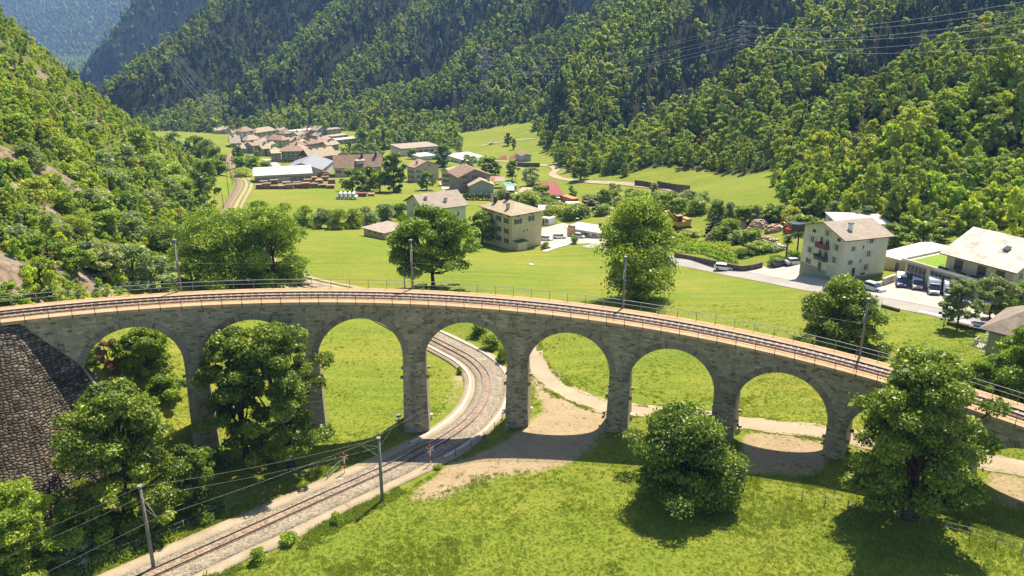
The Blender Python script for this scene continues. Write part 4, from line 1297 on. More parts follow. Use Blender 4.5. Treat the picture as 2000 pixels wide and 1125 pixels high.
class House:
    """a building whose near corner is N; u runs along the right face, v along the left face (metres)"""
    def __init__(s, name, label, cat, N, z, yaw, lu, lv, h, wall, group=None):
        s.lu, s.lv, s.h = lu, lv, h
        s.root = empty(name, (N[0], N[1], z), yaw, label, cat, group)
        s.wallmat = wall
    def walls(s, gable=None, rise=0.0, base=3.0, plinth=None):
        lu, lv, h = s.lu, s.lv, s.h
        mb = MB()
        z0 = -base
        def wallpoly(p): mb.add(p, [tuple(range(len(p)))])
        gu = gable == 'u'   # triangle on the faces across v (ridge runs along v, gable on the u face)
        gv = gable == 'v'
        P = {'R': [(0, 0, z0), (lu, 0, z0), (lu, 0, h)] + ([(lu / 2, 0, h + rise)] if gu else []) + [(0, 0, h)],
             'B': [(lu, lv, z0), (0, lv, z0), (0, lv, h)] + ([(lu / 2, lv, h + rise)] if gu else []) + [(lu, lv, h)],
             'L': [(0, lv, z0), (0, 0, z0), (0, 0, h)] + ([(0, lv / 2, h + rise)] if gv else []) + [(0, lv, h)],
             'F': [(lu, 0, z0), (lu, lv, z0), (lu, lv, h)] + ([(lu, lv / 2, h + rise)] if gv else []) + [(lu, 0, h)]}
        for p in P.values(): wallpoly(p)
        if not gable: wallpoly([(0, 0, h), (lu, 0, h), (lu, lv, h), (0, lv, h)])
        s.wallo = mb.build('wall', s.wallmat, s.root)
        if plinth:
            pm = MB(); e = 0.03
            pm.prism([(-e, -e), (lu + e, -e), (lu + e, lv + e), (-e, lv + e)], -base, plinth[0]); pm.build('plinth', plinth[1], s.root)
    def roof(s, kind, rise, ov, mat, th=0.18, edge=None, hip=0.3):
        lu, lv, h = s.lu, s.lv, s.h
        um = UM(); edge = edge or GUTTER
        def slope(P):
            # P: lower-left, lower-right, upper-right, upper-left (or triangle); uv along eave / up the slope
            P = [np.array(p, float) for p in P]
            a = P[1] - P[0]; L = np.linalg.norm(a); a = a / L
            uv = []
            for p in P:
                d = p - P[0]; x = d @ a; uv.append((x, np.linalg.norm(d - a * x)))
            um.quad(P, uv, 0)
            Q = [p - np.array([0, 0, th]) for p in P]
            um.quad(Q[::-1], uv[::-1], 1)
            for i in range(len(P)):
                j = (i + 1) % len(P)
                um.quad([Q[i], Q[j], P[j], P[i]], [(0, 0)] * 4, 1)
        if kind in ('u', 'v'):
            # gable; 'u' = gable triangle on the u face, ridge along v
            if kind == 'u':
                k = rise / (lu / 2); zr = h + rise + th; ze = h - k * ov + th
                slope([(-ov, lv + ov, ze), (-ov, -ov, ze), (lu / 2, -ov, zr), (lu / 2, lv + ov, zr)])
                slope([(lu + ov, -ov, ze), (lu + ov, lv + ov, ze), (lu / 2, lv + ov, zr), (lu / 2, -ov, zr)])
            else:
                k = rise / (lv / 2); zr = h + rise + th; ze = h - k * ov + th
                slope([(-ov, -ov, ze), (lu + ov, -ov, ze), (lu + ov, lv / 2, zr), (-ov, lv / 2, zr)])
                slope([(lu + ov, lv + ov, ze), (-ov, lv + ov, ze), (-ov, lv / 2, zr), (lu + ov, lv / 2, zr)])
        elif kind == 'hip':
            ze = h + th - 0.1; zr = h + rise + th
            A, B_, C_, D = (-ov, -ov, ze), (lu + ov, -ov, ze), (lu + ov, lv + ov, ze), (-ov, lv + ov, ze)
            if lu >= lv:
                r1 = (lv * 0.5 + (lu - lv) * hip * 0, lv / 2, zr); r2 = (lu - lv * 0.5, lv / 2, zr)
                if lu - lv < 1: r1 = (lu / 2 - 0.4, lv / 2, zr); r2 = (lu / 2 + 0.4, lv / 2, zr)
                slope([A, B_, r2, r1]); slope([B_, C_, r2]); slope([C_, D, r1, r2]); slope([D, A, r1])
            else:
                r1 = (lu / 2, lu * 0.5, zr); r2 = (lu / 2, lv - lu * 0.5, zr)
                slope([A, B_, r1]); slope([B_, C_, r2, r1]); slope([C_, D, r2]); slope([D, A, r1, r2])
        elif kind == 'flat':
            z = h + 0.02
            um.quad([(-ov, -ov, z + th), (lu + ov, -ov, z + th), (lu + ov, lv + ov, z + th), (-ov, lv + ov, z + th)], [(0, 0), (lu, 0), (lu, lv), (0, lv)], 0)
            c = [(-ov, -ov), (lu + ov, -ov), (lu + ov, lv + ov), (-ov, lv + ov)]
            for i in range(4):
                a, b = c[i], c[(i + 1) % 4]
                um.quad([(a[0], a[1], z), (b[0], b[1], z), (b[0], b[1], z + th), (a[0], a[1], z + th)], [(0, 0)] * 4, 1)
            um.quad([(p[0], p[1], z) for p in c[::-1]], [(0, 0)] * 4, 1)
        elif kind == 'shed':   # falls towards the u face
            zl, zh = h + th - 0.05, h + rise + th
            slope([(-ov, -ov, zl), (lu + ov, -ov, zl), (lu + ov, lv + ov, zh), (-ov, lv + ov, zh)])
        s.roofo = um.build('roof', [mat, edge], s.root)
        return s.roofo
    def chimney(s, u, v, ztop, w=0.7, mat=None, cap=None, zlow=None):
        mb = MB(); zl = s.h - 0.2 if zlow is None else zlow
        mb.box((u, v, (zl + ztop) / 2), (w, w, ztop - zl)); mb.box((u, v, ztop + 0.10), (w * 1.35, w * 1.35, 0.16), 0, 1)
        mb.build('chimney', [mat or CONC, cap or GUTTER], s.roofo)
    def window(s, face, f, z, w=1.0, h=1.3, shutter=None, door=False, frame=None, name=None):
        """f = fraction along the face from the near corner"""
        mb = MB()
        fr = frame or FRAME
        d = 0.03
        def bx(a, b, zz, sa, sb, sz, m):
            # a along face, b outwards
            if face == 'R': mb.box((a, -b, zz), (sa, sb, sz), 0, m)
            else: mb.box((-b, a, zz), (sb, sa, sz), 0, m)
        a = f * (s.lu if face == 'R' else s.lv)
        bx(a, 0.006, z, w, 0.05, h, 1)
        t = 0.07
        for sa_, zz, wa, hz in ((-w / 2 + t / 2, z, t, h), (w / 2 - t / 2, z, t, h), (0, z + h / 2 - t / 2, w - 2 * t, t), (0, z - h / 2 + t / 2, w - 2 * t, t)):
            bx(a + sa_, 0.03, zz, wa, 0.06, hz, 0)
        if not door and w > 0.7: bx(a, 0.032, z, 0.06, 0.05, h - 2 * t, 0)
        if not door: bx(a, 0.06, z - h / 2 - 0.05, w + 0.2, 0.16, 0.07, 0)
        o = mb.build(name or ('door' if door else 'window'), [fr, GLASS], s.root)
        if shutter is not None:
            for sg in (-1, 1):
                mb = MB(); bx(a + sg * (w / 2 + w * 0.25 + 0.02), 0.04, z, w * 0.5, 0.05, h + 0.05, 0)
                mb.build('shutter', shutter, o)
        return o
    def grid(s, face, fr, zs, w=1.0, h=1.3, shutter=None):
        for z in zs:
            for f in fr: s.window(face, f, z, w, h, shutter)
    def balcony(s, face, f, z, w, depth=1.1, railm=None, slabm=None, rh=0.95):
        mb = MB(); a = f * (s.lu if face == 'R' else s.lv)
        def bx(a_, b, zz, sa, sb, sz, m):
            if face == 'R': mb.box((a_, -b, zz), (sa, sb, sz), 0, m)
            else: mb.box((-b, a_, zz), (sb, sa, sz), 0, m)
        bx(a, depth / 2 + 0.005, z, w, depth, 0.16, 0)
        bx(a, depth - 0.03, z + 0.08 + rh / 2, w, 0.07, rh, 1)
        for sg in (-1, 1): bx(a + sg * (w / 2 - 0.035), depth / 2 - 0.03, z + 0.08 + rh / 2, 0.07, depth - 0.08, rh, 1)
        return mb.build('balcony', [slabm or CONC, railm or DARKW], s.root)

def corner_house(name, label, cat, N, Rp, Lx, eav, wall, z=None, lv=None, lu=None, group=None):
    """near corner base pixel N, right base corner pixel Rp, left edge px column, eaves py at the near corner"""
    n = at(*N)
    if z is not None: n = at_z(N[0], N[1], z)
    z = n[2]
    r = at_z(Rp[0], Rp[1], z)
    u = (r - n)[:2]; L = np.linalg.norm(u); yaw = math.atan2(u[1], u[0]); u = u / L
    v = np.array([-u[1], u[0]])
    if lu is not None: L = lu
    if lv is None:
        # point n + v*t projects to px = Lx
        lo_, hi_ = 0.5, 120.0
        ts = np.linspace(0.5, 90, 600)
        xs = np.array([pix((n[0] + v[0] * t, n[1] + v[1] * t, z))[0] for t in ts])
        lv = float(ts[np.argmin(np.abs(xs - Lx))])
    hs = np.linspace(0.5, 30, 400)
    ys = np.array([pix((n[0], n[1], z + h))[1] for h in hs])
    h = float(hs[np.argmin(np.abs(ys - eav))])
    H = House(name, label, cat, n, z, yaw, L, lv, h, wall, group)
    print('%-22s %-5.0f lu %.1f lv %.1f h %.1f y %.0f yaw %.0f' % (name, N[0], L, lv, h, n[1], math.degrees(yaw)))
    return H

# pale green apartment house
h = corner_house('apartment_house', 'pale green four storey apartment house with two flowered balconies in its gable', 'house', (1641, 549), (1724, 539), 1563, 468, wallm('pale_green_render', (0.56, 0.55, 0.43)), z=-0.6)
gr = h.lv * 0.16
h.walls('v', gr, plinth=(0.7, plain('green_grey_plinth', (0.24, 0.26, 0.19), 0.9, 0.1)))
h.roof('v', gr, 0.75, RF_GREY, 0.16)
H = h.h
h.chimney(h.lu * 0.30, h.lv * 0.22, H + 2.1, 0.62, WHITE)
for f, z in ((.77, .72), (.18, .74), (.80, .44), (.20, .43)): h.window('L', f, H * z, 1.1, 1.3, SHUT_P)
for f in (.75, .15): h.window('L', f, H * 0.94, 0.8, 0.45, frame=DARKW)
h.window('L', .43, H * 1.0, 1.0, 1.2, SHUT_P)
h.window('L', .81, H * .16, 1.5, 1.2)
h.window('L', .52, 1.05, 1.0, 2.1, door=True, frame=CONC)
mb = MB(); mb.box((-0.03, h.lv * .24, 1.05), (0.06, 2.3, 2.0)); mb.build('garage_door', GARAGE, h.root)
for z, fl in ((.60, FLOWER), (.31, BOXG)):
    b = h.balcony('L', .47, H * z, 2.9, 1.0, plain('balcony_rail', (0.10, 0.11, 0.09), 0.7, 0.2))
    mb = MB()
    for k in range(9): mb.sphere((-1.05 + rng.normal(0, .04), h.lv * .47 - 1.3 + k * 0.325, H * z + 0.95 + rng.normal(0, .05)), 0.24, 6, 4)
    mb.build('flower_box', fl, b)
    h.window('L', .55, H * z + 1.15, 0.8, 2.0, door=True); h.window('L', .40, H * z + 1.4, 1.0, 1.3)
for f, z, w, hh in ((.2, .76, .9, .95), (.43, .77, .45, .8), (.60, .92, .9, 1.2), (.57, .60, .9, 1.2), (.17, .43, 1.1, 1.0), (.41, .44, .45, .9), (.55, .27, .9, 1.3)): h.window('R', f, H * z, w, hh, SHUT_P if w == .9 and z in (.6, .27, .92) else None)
h.window('R', .27, 1.5, 0.9, 1.9, door=True)
h.window('R', .50, 0.95, 1.2, 0.6)
# warehouses behind and beside it
h = corner_house('warehouse', 'low warehouse with wide white flat roof behind the pale green apartment house', 'warehouse', (1634, 452), (1737, 455), 1612, 437, wallm('white_render', (0.6, 0.58, 0.52)), z=-1)
h.walls(); h.roof('flat', 0, 0.3, RF_PALE, 0.25, CONC)
h.grid('L', (.3, .6), (h.h * .7,), 1.2, 0.8)
# commercial building with glazed ground floor
n = at_z(1957, 604, 1.6)
l = at_z(1764, 549, 1.2)
d = (l - n)[:2]; LF = float(np.linalg.norm(d)); yawv = math.atan2(d[1], d[0]) - PI / 2
h = House('commercial_building', 'cream commercial building with white speckled roof and glazed ground floor behind the car park', 'building', n, 1.2, yawv, 17.0, LF, 3.7, wallm('cream_render', (0.50, 0.45, 0.31)))
h.walls()
mb = MB()     # terrace slab with raised rim
mb.box((8.5, LF / 2, 3.78), (18.2, LF + 1.2, 0.16)); mb.box((-0.45, LF / 2, 4.0), (0.3, LF + 1.2, 0.5)); mb.box((8.5, LF + 0.45, 4.0), (17.6, 0.3, 0.5))
mb.build('terrace', CONC, h.root)
um = UM(); um.quad([(0.4, LF * .66, 3.90), (14, LF * .66, 3.90), (14, LF - 0.4, 3.90), (0.4, LF - 0.4, 3.90)], [(0, 0)] * 4); um.build('roof_lawn', plain('roof_lawn', (0.15, 0.24, 0.02), 0.95, 0.2, 3), h.root)
nb = 4
for k in range(nb):
    a0 = LF * (k / nb) + 0.4; a1 = LF * ((k + 1) / nb) - 0.4
    mb = MB(); mb.box((-0.02, (a0 + a1) / 2, 2.0), (0.05, a1 - a0, 2.7), 0, 1)
    m_ = 5
    for j in range(m_ + 1): mb.box((-0.06, a0 + (a1 - a0) * j / m_, 2.0), (0.10, 0.09, 2.7), 0, 0)
    for z in (0.62, 2.0, 3.38): mb.box((-0.055, (a0 + a1) / 2, z), (0.08, a1 - a0, 0.09), 0, 0)
    mb.build('shop_window', [plain('steel_mullion', (0.36, 0.36, 0.33), 0.6, 0.05), GLASS], h.root)
UL = LF * 0.64
up_ = House('commercial_upper', 'x', 'x', (0, 0, 0), 3.86, 0, 15.0, UL, 3.0, h.wallmat)
up_.root.parent = h.root; up_.root.location = (1.3, 0.0, 3.86)
for k in ('label', 'category'): del up_.root[k]
up_.root.name = 'upper_floor'
up_.walls('u', 3.2, base=0.0); up_.roof('u', 3.2, 0.9, RF_WHT, 0.16)
for f in (.18, .45, .80): up_.window('L', f, 1.25, 1.7, 2.1, door=True)
for f in (.14, .32, .62): up_.window('R', f, 1.6, 1.0, 1.2)
mb = MB(); mb.box((9.6, UL * .38, 5.3), (0.1, 0.1, 0.1)); 
mb = MB(); k_ = 3.2 / 7.5; mb.hexa([(3.2, UL * .30, 3.2 + k_ * 3.2 + .16), (4.3, UL * .30, 3.2 + k_ * 4.3 + .16), (4.3, UL * .38, 3.2 + k_ * 4.3 + .16), (3.2, UL * .38, 3.2 + k_ * 3.2 + .16), (3.2, UL * .30, 3.2 + k_ * 3.2 + .3), (4.3, UL * .30, 3.2 + k_ * 4.3 + .3), (4.3, UL * .38, 3.2 + k_ * 4.3 + .3), (3.2, UL * .38, 3.2 + k_ * 3.2 + .3)]); mb.build('skylight', GLASS, up_.roofo)
mb = MB()
for j in range(26): mb.box((0.0, UL * j / 25, 4.4), (0.05, 0.05, 1.0))
mb.tube([(0, 0, 4.9), (0, UL, 4.9)], 0.03, 5); mb.tube([(0, 0, 4.45), (0, UL, 4.45)], 0.015, 5)
mb.build('balcony_railing', M['galvanised'], h.root)
for f in (.15, .40, .62, .9):
    mb = MB(); mb.box((0.05, UL * f + .7, 4.18), (.3, 1.8, .24))
    for j in range(6): mb.sphere((0.05, UL * f + j * 0.28, 4.35 + rng.normal(0, .05)), 0.22, 6, 4)
    mb.build('flower_box', BOXG, h.root)
COMM = (n, yawv, LF)
h = House('annex', 'one storey annex with white flat roof right of the pale green apartment house', 'annex', at_z(1765, 535, -0.2), -0.2, yawv + R(4), 17, 6.2, 2.3, wallm('beige_render', (0.36, 0.31, 0.21)))
h.walls(); h.roof('flat', 0, 0.1, RF_PALE, 0.2, CONC)
h.window('L', .25, 1.0, 1.0, 2.0, door=True)

# house at the right edge
n = at_z(2012, 742, 3.6); l = at_z(1918, 716, 3.6)
d = (l - n)[:2]; yawv = math.atan2(d[1], d[0]) - PI / 2
h = House('cottage', 'yellow grey house under a speckled brown hip roof at the right edge', 'house', n, 3.4, yawv, 9.0, float(np.linalg.norm(d)), 5.4, wallm('yellow_grey_render', (0.40, 0.37, 0.24)))
h.walls(); h.roof('hip', 2.3, 1.0, RF_LUMP, 0.18)
h.window('L', .25, 4.1, 1.2, 1.3, SHUT_G); h.window('L', .72, 1.6, 1.1, 1.3, SHUT_G)
b = MB(); LV = h.lv
b.box((1.0, LV + 0.75, 2.5), (1.8, 1.5, 0.14)); 
for j in range(9): b.box((0.12 + 0.0, LV + 0.1 + j * 0.17, 3.0), (0.05, 0.07, 0.9)); b.box((0.2 + j * 0.2, LV + 1.46, 3.0), (0.07, 0.05, 0.9))
b.box((1.0, LV + 1.46, 3.48), (1.8, 0.07, 0.07)); b.box((0.12, LV + 0.75, 3.48), (0.07, 1.5, 0.07))
b.build('balcony', [CONC], h.root)
b = MB()
for j in range(8): b.box((5.5 - j * 0.3, LV + 0.8, 3.0 - j * 0.3), (0.32, 1.4, 0.12))
b.tube([(5.7, LV + 1.5, 4.0), (3.3, LV + 1.5, 1.7)], 0.03, 5)
b.build('outside_stairs', CONC, h.root)

# yellow house
h = corner_house('villa', 'pale yellow three storey house with tan hip roof and green shutters', 'house', (1000, 489), (1057, 477), 941, 421, wallm('pale_yellow_render', (0.60, 0.51, 0.31)), z=-16.6)
h.walls(); h.roof('hip', h.lu * 0.20, 0.8, RF_TAN, 0.18)
H = h.h
h.chimney(h.lu * 0.25, h.lv * 0.78, H + 3.0, 0.8, DARKW); h.chimney(h.lu * 0.16, h.lv * 0.28, H + 2.3, 0.8, CONC); h.chimney(h.lu * 0.50, h.lv * 0.62, H + 4.2, 0.9, DARKW); h.chimney(h.lu * 0.32, h.lv * 0.95, H + 3.2, 0.7, CONC)
for z in (.80, .50, .22): h.grid('L', (.18, .42, .72), (H * z,), 1.1, 1.5, SHUT_G)
for f in (.10, .35, .62, .85): h.window('L', f, H * .96, 0.8, 0.5, frame=DARKW)
h.window('R', .20, H * .80, 1.3, 1.4, SHUT_G); h.window('R', .65, H * .82, 1.0, 1.5, SHUT_G)
h.window('R', .52, H * .50, 0.5, 0.7); h.window('R', .40, H * .49, 0.45, 0.8)
for f in (.2, .66): h.window('R', f, H * .97, 0.9, 0.4, frame=DARKW)
mb = MB(); mb.box((h.lu * .2, -1.1, 1.3), (3.2, 2.2, 2.6)); mb.box((h.lu * .2, -1.15, 2.7), (3.7, 2.6, 0.16), 0, 1); mb.build('porch', [h.wallmat, SHUT_G], h.root)

# white gable house behind the tall tree
h = corner_house('gable_house', 'white house with broad pale grey gable roof behind the tree beside the pole', 'house', (832, 446), (910, 435), 795, 409, wallm('white_house_render', (0.60, 0.62, 0.60)), z=-19.5)
gr = h.lv * 0.22
h.walls('v', gr); h.roof('v', gr, 0.9, RF_GREY, 0.2)
h.chimney(h.lu * .16, h.lv * .30, h.h + 2.9, .8, CONC); h.chimney(h.lu * .58, h.lv * .16, h.h + 2.2, .8, CONC)
h.grid('L', (.33, .55), (h.h * .98,), 1.0, 1.3); h.grid('L', (.3, .7), (h.h * .5,), 1.0, 1.3)
h.grid('R', (.2, .5, .8), (h.h * .55,), 1.0, 1.3)
h = corner_house('bungalow', 'low bungalow with flat grey sloping roof left of the white gable house', 'house', (752, 470), (798, 458), 711, 456, wallm('cream_bungalow', (0.52, 0.47, 0.34)), z=-13.0)
h.walls(); h.roof('flat', 0.5, 0.7, RF_GREY, 0.25)
h.grid('L', (.2, .45, .7), (1.7,), 1.2, 1.2); h.window('R', .5, 1.7, 1.5, 1.2)
# grey gabled pair
h = corner_house('stone_house', 'tall grey brown house with brown roof behind the pale gabled barn', 'house', (897, 376), (957, 371), 893, 346, wallm('brown_grey_render', (0.30, 0.25, 0.20)), lv=14)
gr = h.lu * 0.2
h.walls('u', gr); h.roof('u', gr, 0.8, RF_BRN, 0.2); h.grid('R', (.2, .5), (h.h * .6, h.h * .95), 1.0, 1.3, SHUT_B)
h = corner_house('barn', 'grey barn with light tan gable roof behind a clipped hedge', 'barn', (918, 379), (964, 377), 912, 363, wallm('grey_render', (0.38, 0.39, 0.36)), lv=12)
gr = h.lu * 0.22
h.walls('u', gr); h.roof('u', gr, 0.7, RF_TAN, 0.2)
h.chimney(h.lu * .85, h.lv * .3, h.h + 2.0, .8, CONC)
# houses further down the road
h = corner_house('town_house', 'pinkish house with terracotta roof behind the round lone tree', 'house', (811, 356), (857, 349), 796, 327, wallm('pink_render', (0.48, 0.40, 0.33)))
h.walls('u', h.lu * .16); h.roof('u', h.lu * .16, 0.7, RF_PINK, 0.2); h.chimney(h.lu * .2, h.lv * .3, h.h + 2.4, .8, CONC)
h.grid('L', (.3, .7), (h.h * .3, h.h * .65), 1.0, 1.4, SHUT_B); h.grid('R', (.15, .4), (h.h * .35, h.h * .7), 1.0, 1.4, SHUT_G); h.window('R', .6, h.h * 1.02, 1, 1.2)
h = corner_house('town_house', 'cream house with pale flat gable roof beside the side road', 'house', (880, 363), (918, 354), 863, 335, wallm('cream_house', (0.52, 0.47, 0.35)))
h.walls('v', h.lv * .2); h.roof('v', h.lv * .2, 0.7, RF_TAN, 0.2); h.grid('L', (.3, .7), (h.h * .3, h.h * .65), 1.0, 1.4, SHUT_B); h.grid('R', (.2, .5, .8), (h.h * .5,), 1.0, 1.4)
h = corner_house('row_house', 'long beige house with brown roof and dormer behind the clump of trees', 'house', (655, 346), (746, 342), 649, 328, wallm('beige_house', (0.52, 0.46, 0.36)), lv=12)
gr = h.lv * .42
h.walls('v', gr); h.roof('v', gr, 0.6, RF_BRN, 0.25)
for f in (.6, .9): h.chimney(h.lu * f, h.lv * .4, h.h + gr + 1.2, 1.0, DARKW)
mb = MB(); mb.box((h.lu * .55, h.lv * .2, h.h + gr * .42), (4.0, 2.4, 1.6)); mb.box((h.lu * .55, h.lv * .2, h.h + gr * .42 + .9), (4.6, 3.0, 0.2), 0, 1); mb.build('dormer', [h.wallmat, CONC], h.roofo)
h.grid('R', (.08, .25, .4, .55, .7, .9), (h.h * .55,), 1.3, 1.5, SHUT_B)

# saw mill hall
h = corner_house('mill_hall', 'blue grey gabled hall behind the long white roofed shed', 'hall', (552, 345), (629, 345), 548, 332, wallm('grey_sheet_wall', (0.42, 0.42, 0.44)), lv=26)
gr = h.lu * .17
h.walls('u', gr); h.roof('u', gr, 0.5, RF_SLATE, 0.2)
h = corner_house('mill_shed', 'long open shed with bright white roof beside the timber yard', 'shed', (498, 357), (609, 351), 492, 344, wallm('shed_wall', (0.45, 0.40, 0.38)), lv=11)
h.walls(); h.roof('shed', 1.8, 0.6, RF_PALE, 0.25, WHITE)
mb = MB()
for k in range(8): mb.box((h.lu * (k + .5) / 8, -0.02, h.h * .36), (h.lu / 8 - 0.5, 0.08, h.h * .66))
mb.build('bay_panels', plain('bay_shade', (0.26, 0.22, 0.21), 0.9, 0.3), h.root)  # flat panels on the solid front, darker to paint the shade of open bays
h = corner_house('lean_to', 'small lean-to with white roof in front of the long white roofed shed', 'shed', (543, 357), (566, 356), 541, 348, wallm('shed_wall', (0.45, 0.40, 0.38)), lv=5)
h.walls(); h.roof('shed', .9, 0.4, RF_PALE, 0.2, WHITE)

# chalet style block with balconies
h = corner_house('chalet_block', 'brown chalet style apartment block with long wooden balconies', 'apartment house', (609, 332), (656, 325), 590, 307, wallm('chalet_wall', (0.34, 0.27, 0.20)))
gr = h.lv * .34
h.walls('v', gr); h.roof('v', gr, 1.3, RF_TAN, 0.3, DARKW)
for z in (.25, .52, .80): h.balcony('R', .5, h.h * z, h.lu * .94, 1.4, RED_W)
for z in (.30, .62): h.balcony('L', .5, h.h * z, h.lv * .95, 1.6, WHITE)
h.balcony('L', .5, h.h * .95, h.lv * .6, 1.4, RED_W)
for z in (.38, .66): h.grid('R', (.12, .37, .62, .87), (h.h * z,), 1.4, 1.6, None)
for f in (.25, .5, .8): h.chimney(h.lu * f, h.lv * .5, h.h + gr + 1.0, .9, CONC)
h = corner_house('orange_house', 'orange house with white edged roof right of the brown chalet block', 'house', (656, 324), (681, 320), 650, 303, wallm('orange_render', (0.50, 0.27, 0.11)))
h.walls('u', h.lu * .15); h.roof('u', h.lu * .15, .8, RF_TAN, .25, WHITE); h.grid('R', (.3, .7), (h.h * .4, h.h * .75), 1.2, 1.4, SHUT_B)
h = corner_house('grey_block', 'grey green apartment block with tan roof left of the brown chalet block', 'apartment house', (551, 315), (596, 314), 545, 296, wallm('grey_green_render', (0.36, 0.36, 0.28)), lv=13)
h.walls(); h.roof('hip', 4.0, 1.0, RF_PINK, .25)
for z in (.2, .5, .8): h.grid('R', (.1, .3, .5, .7, .9), (h.h * z,), 1.2, 1.3)
for f in (.3, .65): h.chimney(h.lu * f, h.lv * .4, h.h + 4.5, .9, CONC)
h = corner_house('garage_block', 'small brown block with pale roof and outside stairs beside the village lane', 'building', (533, 317), (550, 316), 530, 301, wallm('brown_block', (0.30, 0.25, 0.18)), lv=11)
h.walls(); h.roof('flat', 0, .5, RF_TAN, .4); h.grid('R', (.4,), (h.h * .3, h.h * .7), 1.2, 1.4)

# village: base px, width px, eaves py, left edge px, roof kind, colours
VW = {'w': wallm('village_white', (0.58, 0.57, 0.52)), 'g': wallm('village_grey', (0.44, 0.43, 0.38)), 'c': wallm('village_cream', (0.52, 0.46, 0.34)), 'b': wallm('village_brown', (0.38, 0.29, 0.20)), 'm': wallm('village_mauve', (0.42, 0.36, 0.34))}
VILLAGE = [
    ('white tower block of five storeys in the village with a tan hip roof', (474, 282), (499, 279), 469, 258, 'w', 'hip', RF_PINK, 5),
    ('long grey apartment block behind the white tower block', (502, 274), (541, 268), 498, 260, 'g', 'hip', RF_TAN, 4),
    ('village house with grey roof under the dark wooded slope', (546, 263), (562, 261), 543, 255, 'm', 'v', RF_GREY, 2),
    ('wide village hall with gleaming white roof', (572, 265), (614, 261), 568, 257, 'w', 'flat', RF_PALE, 1),
    ('brown village house right of the hall with white roof', (596, 270), (618, 268), 592, 262, 'b', 'u', RF_BRN, 2),
    ('pale village house with grey gable at the right end of the village', (620, 265), (640, 262), 614, 255, 'g', 'u', RF_GREY, 2),
    ('grey village block with long low roof at the right end of the village', (640, 264), (667, 261), 637, 254, 'g', 'flat', RF_GREY, 2),
    ('big village house with wide brown roof and small windows', (553, 288), (566, 285), 523, 275, 'g', 'hip', RF_PINK, 3),
    ('village house with large pale roof in front of the white tower block', (484, 284), (511, 280), 479, 275, 'b', 'hip', RF_TAN, 2),
    ('village house with mauve roof near the railway', (452, 288), (470, 287), 449, 280, 'm', 'v', RF_GREY, 2),
    ('small village house with tan roof in front of the bushes', (481, 295), (493, 293), 480, 286, 'c', 'v', RF_TAN, 2),
    ('village house with steep terracotta roof and grey front', (495, 300), (514, 297), 492, 285, 'g', 'v', RF_PINK, 3),
    ('cream village house with broad tan roof above the lawn', (515, 305), (532, 303), 511, 291, 'c', 'v', RF_TAN, 3),
    ('village house with pale roof right of the big brown roof', (568, 282), (586, 280), 565, 275, 'c', 'v', RF_TAN, 2),
    ('low village building with long pale roof among the right hand gardens', (650, 276), (680, 272), 646, 267, 'g', 'flat', RF_TAN, 1),
    ('village shed with two white roof panels right of the gardens', (660, 282), (698, 278), 657, 274, 'm', 'flat', RF_PALE, 1),
    ('village house with brown ridged roof above the brown chalet block', (614, 288), (640, 285), 612, 279, 'b', 'v', RF_PINK, 2),
    ('village house with dark roof between the halls', (592, 280), (606, 278), 589, 271, 'm', 'u', RF_BRN, 2),
    ('small pale village house at the left end of the village', (441, 262), (455, 260), 438, 253, 'w', 'u', RF_TAN, 2),
    ('village house with tan roof at the far left edge of the village', (421, 262), (436, 261), 419, 255, 'c', 'v', RF_TAN, 2),
    ('narrow terracotta house wedged beside the grey apartment block', (541, 278), (551, 277), 538, 268, 'b', 'u', RF_PINK, 2),
    ('village house with pale hip roof behind the grey green block', (575, 296), (600, 293), 571, 286, 'c', 'hip', RF_PINK, 2),
    ('village house with tan roof behind the brown chalet block', (640, 294), (662, 291), 637, 284, 'b', 'v', RF_TAN, 2),
    ('low grey village house left of the white tower block', (455, 268), (469, 267), 453, 260, 'g', 'v', RF_GREY, 2),
    ('tan roofed village house squeezed behind the mauve roofed house', (463, 277), (476, 275), 460, 268, 'c', 'v', RF_TAN, 2),
    ('grey village house between the pale roofs and the brown wide roof', (513, 286), (524, 284), 510, 277, 'g', 'v', RF_GREY, 2),
    ('village house with brown gable below the long grey apartment block', (528, 281), (541, 279), 524, 272, 'b', 'u', RF_BRN, 2),
    ('cream village house with hip roof left of the cream house above the lawn', (503, 292), (517, 290), 500, 283, 'c', 'hip', RF_TAN, 2),
    ('small grey village house behind the cream house above the lawn', (528, 294), (540, 292), 525, 285, 'g', 'v', RF_GREY, 2),
    ('tan roofed village house beside the big brown roof', (588, 291), (601, 288), 585, 281, 'c', 'v', RF_TAN, 2),
    ('brown village house with long ridge behind the tan roofed house', (604, 292), (622, 289), 601, 282, 'b', 'v', RF_BRN, 2),
    ('pale village house below the village hall', (582, 272), (595, 270), 579, 264, 'w', 'v', RF_GREY, 2),
    ('mauve village house right of the pale house below the hall', (622, 275), (637, 273), 619, 266, 'm', 'u', RF_GREY, 2),
    ('terracotta village house at the back of the village left of the hall', (557, 270), (570, 268), 554, 262, 'c', 'hip', RF_PINK, 2),
    ('grey roofed village house at the right beside the gardens', (628, 283), (646, 280), 625, 274, 'g', 'v', RF_GREY, 2),
    ('low tan village house next to the village lane', (536, 306), (547, 304), 533, 297, 'c', 'v', RF_TAN, 2),
    ('small white village house at the near left edge of the village', (470, 300), (480, 299), 467, 291, 'w', 'v', RF_TAN, 2),
    ('brown village house behind the wide white roof', (605, 259), (618, 257), 603, 252, 'b', 'u', RF_BRN, 2),
]
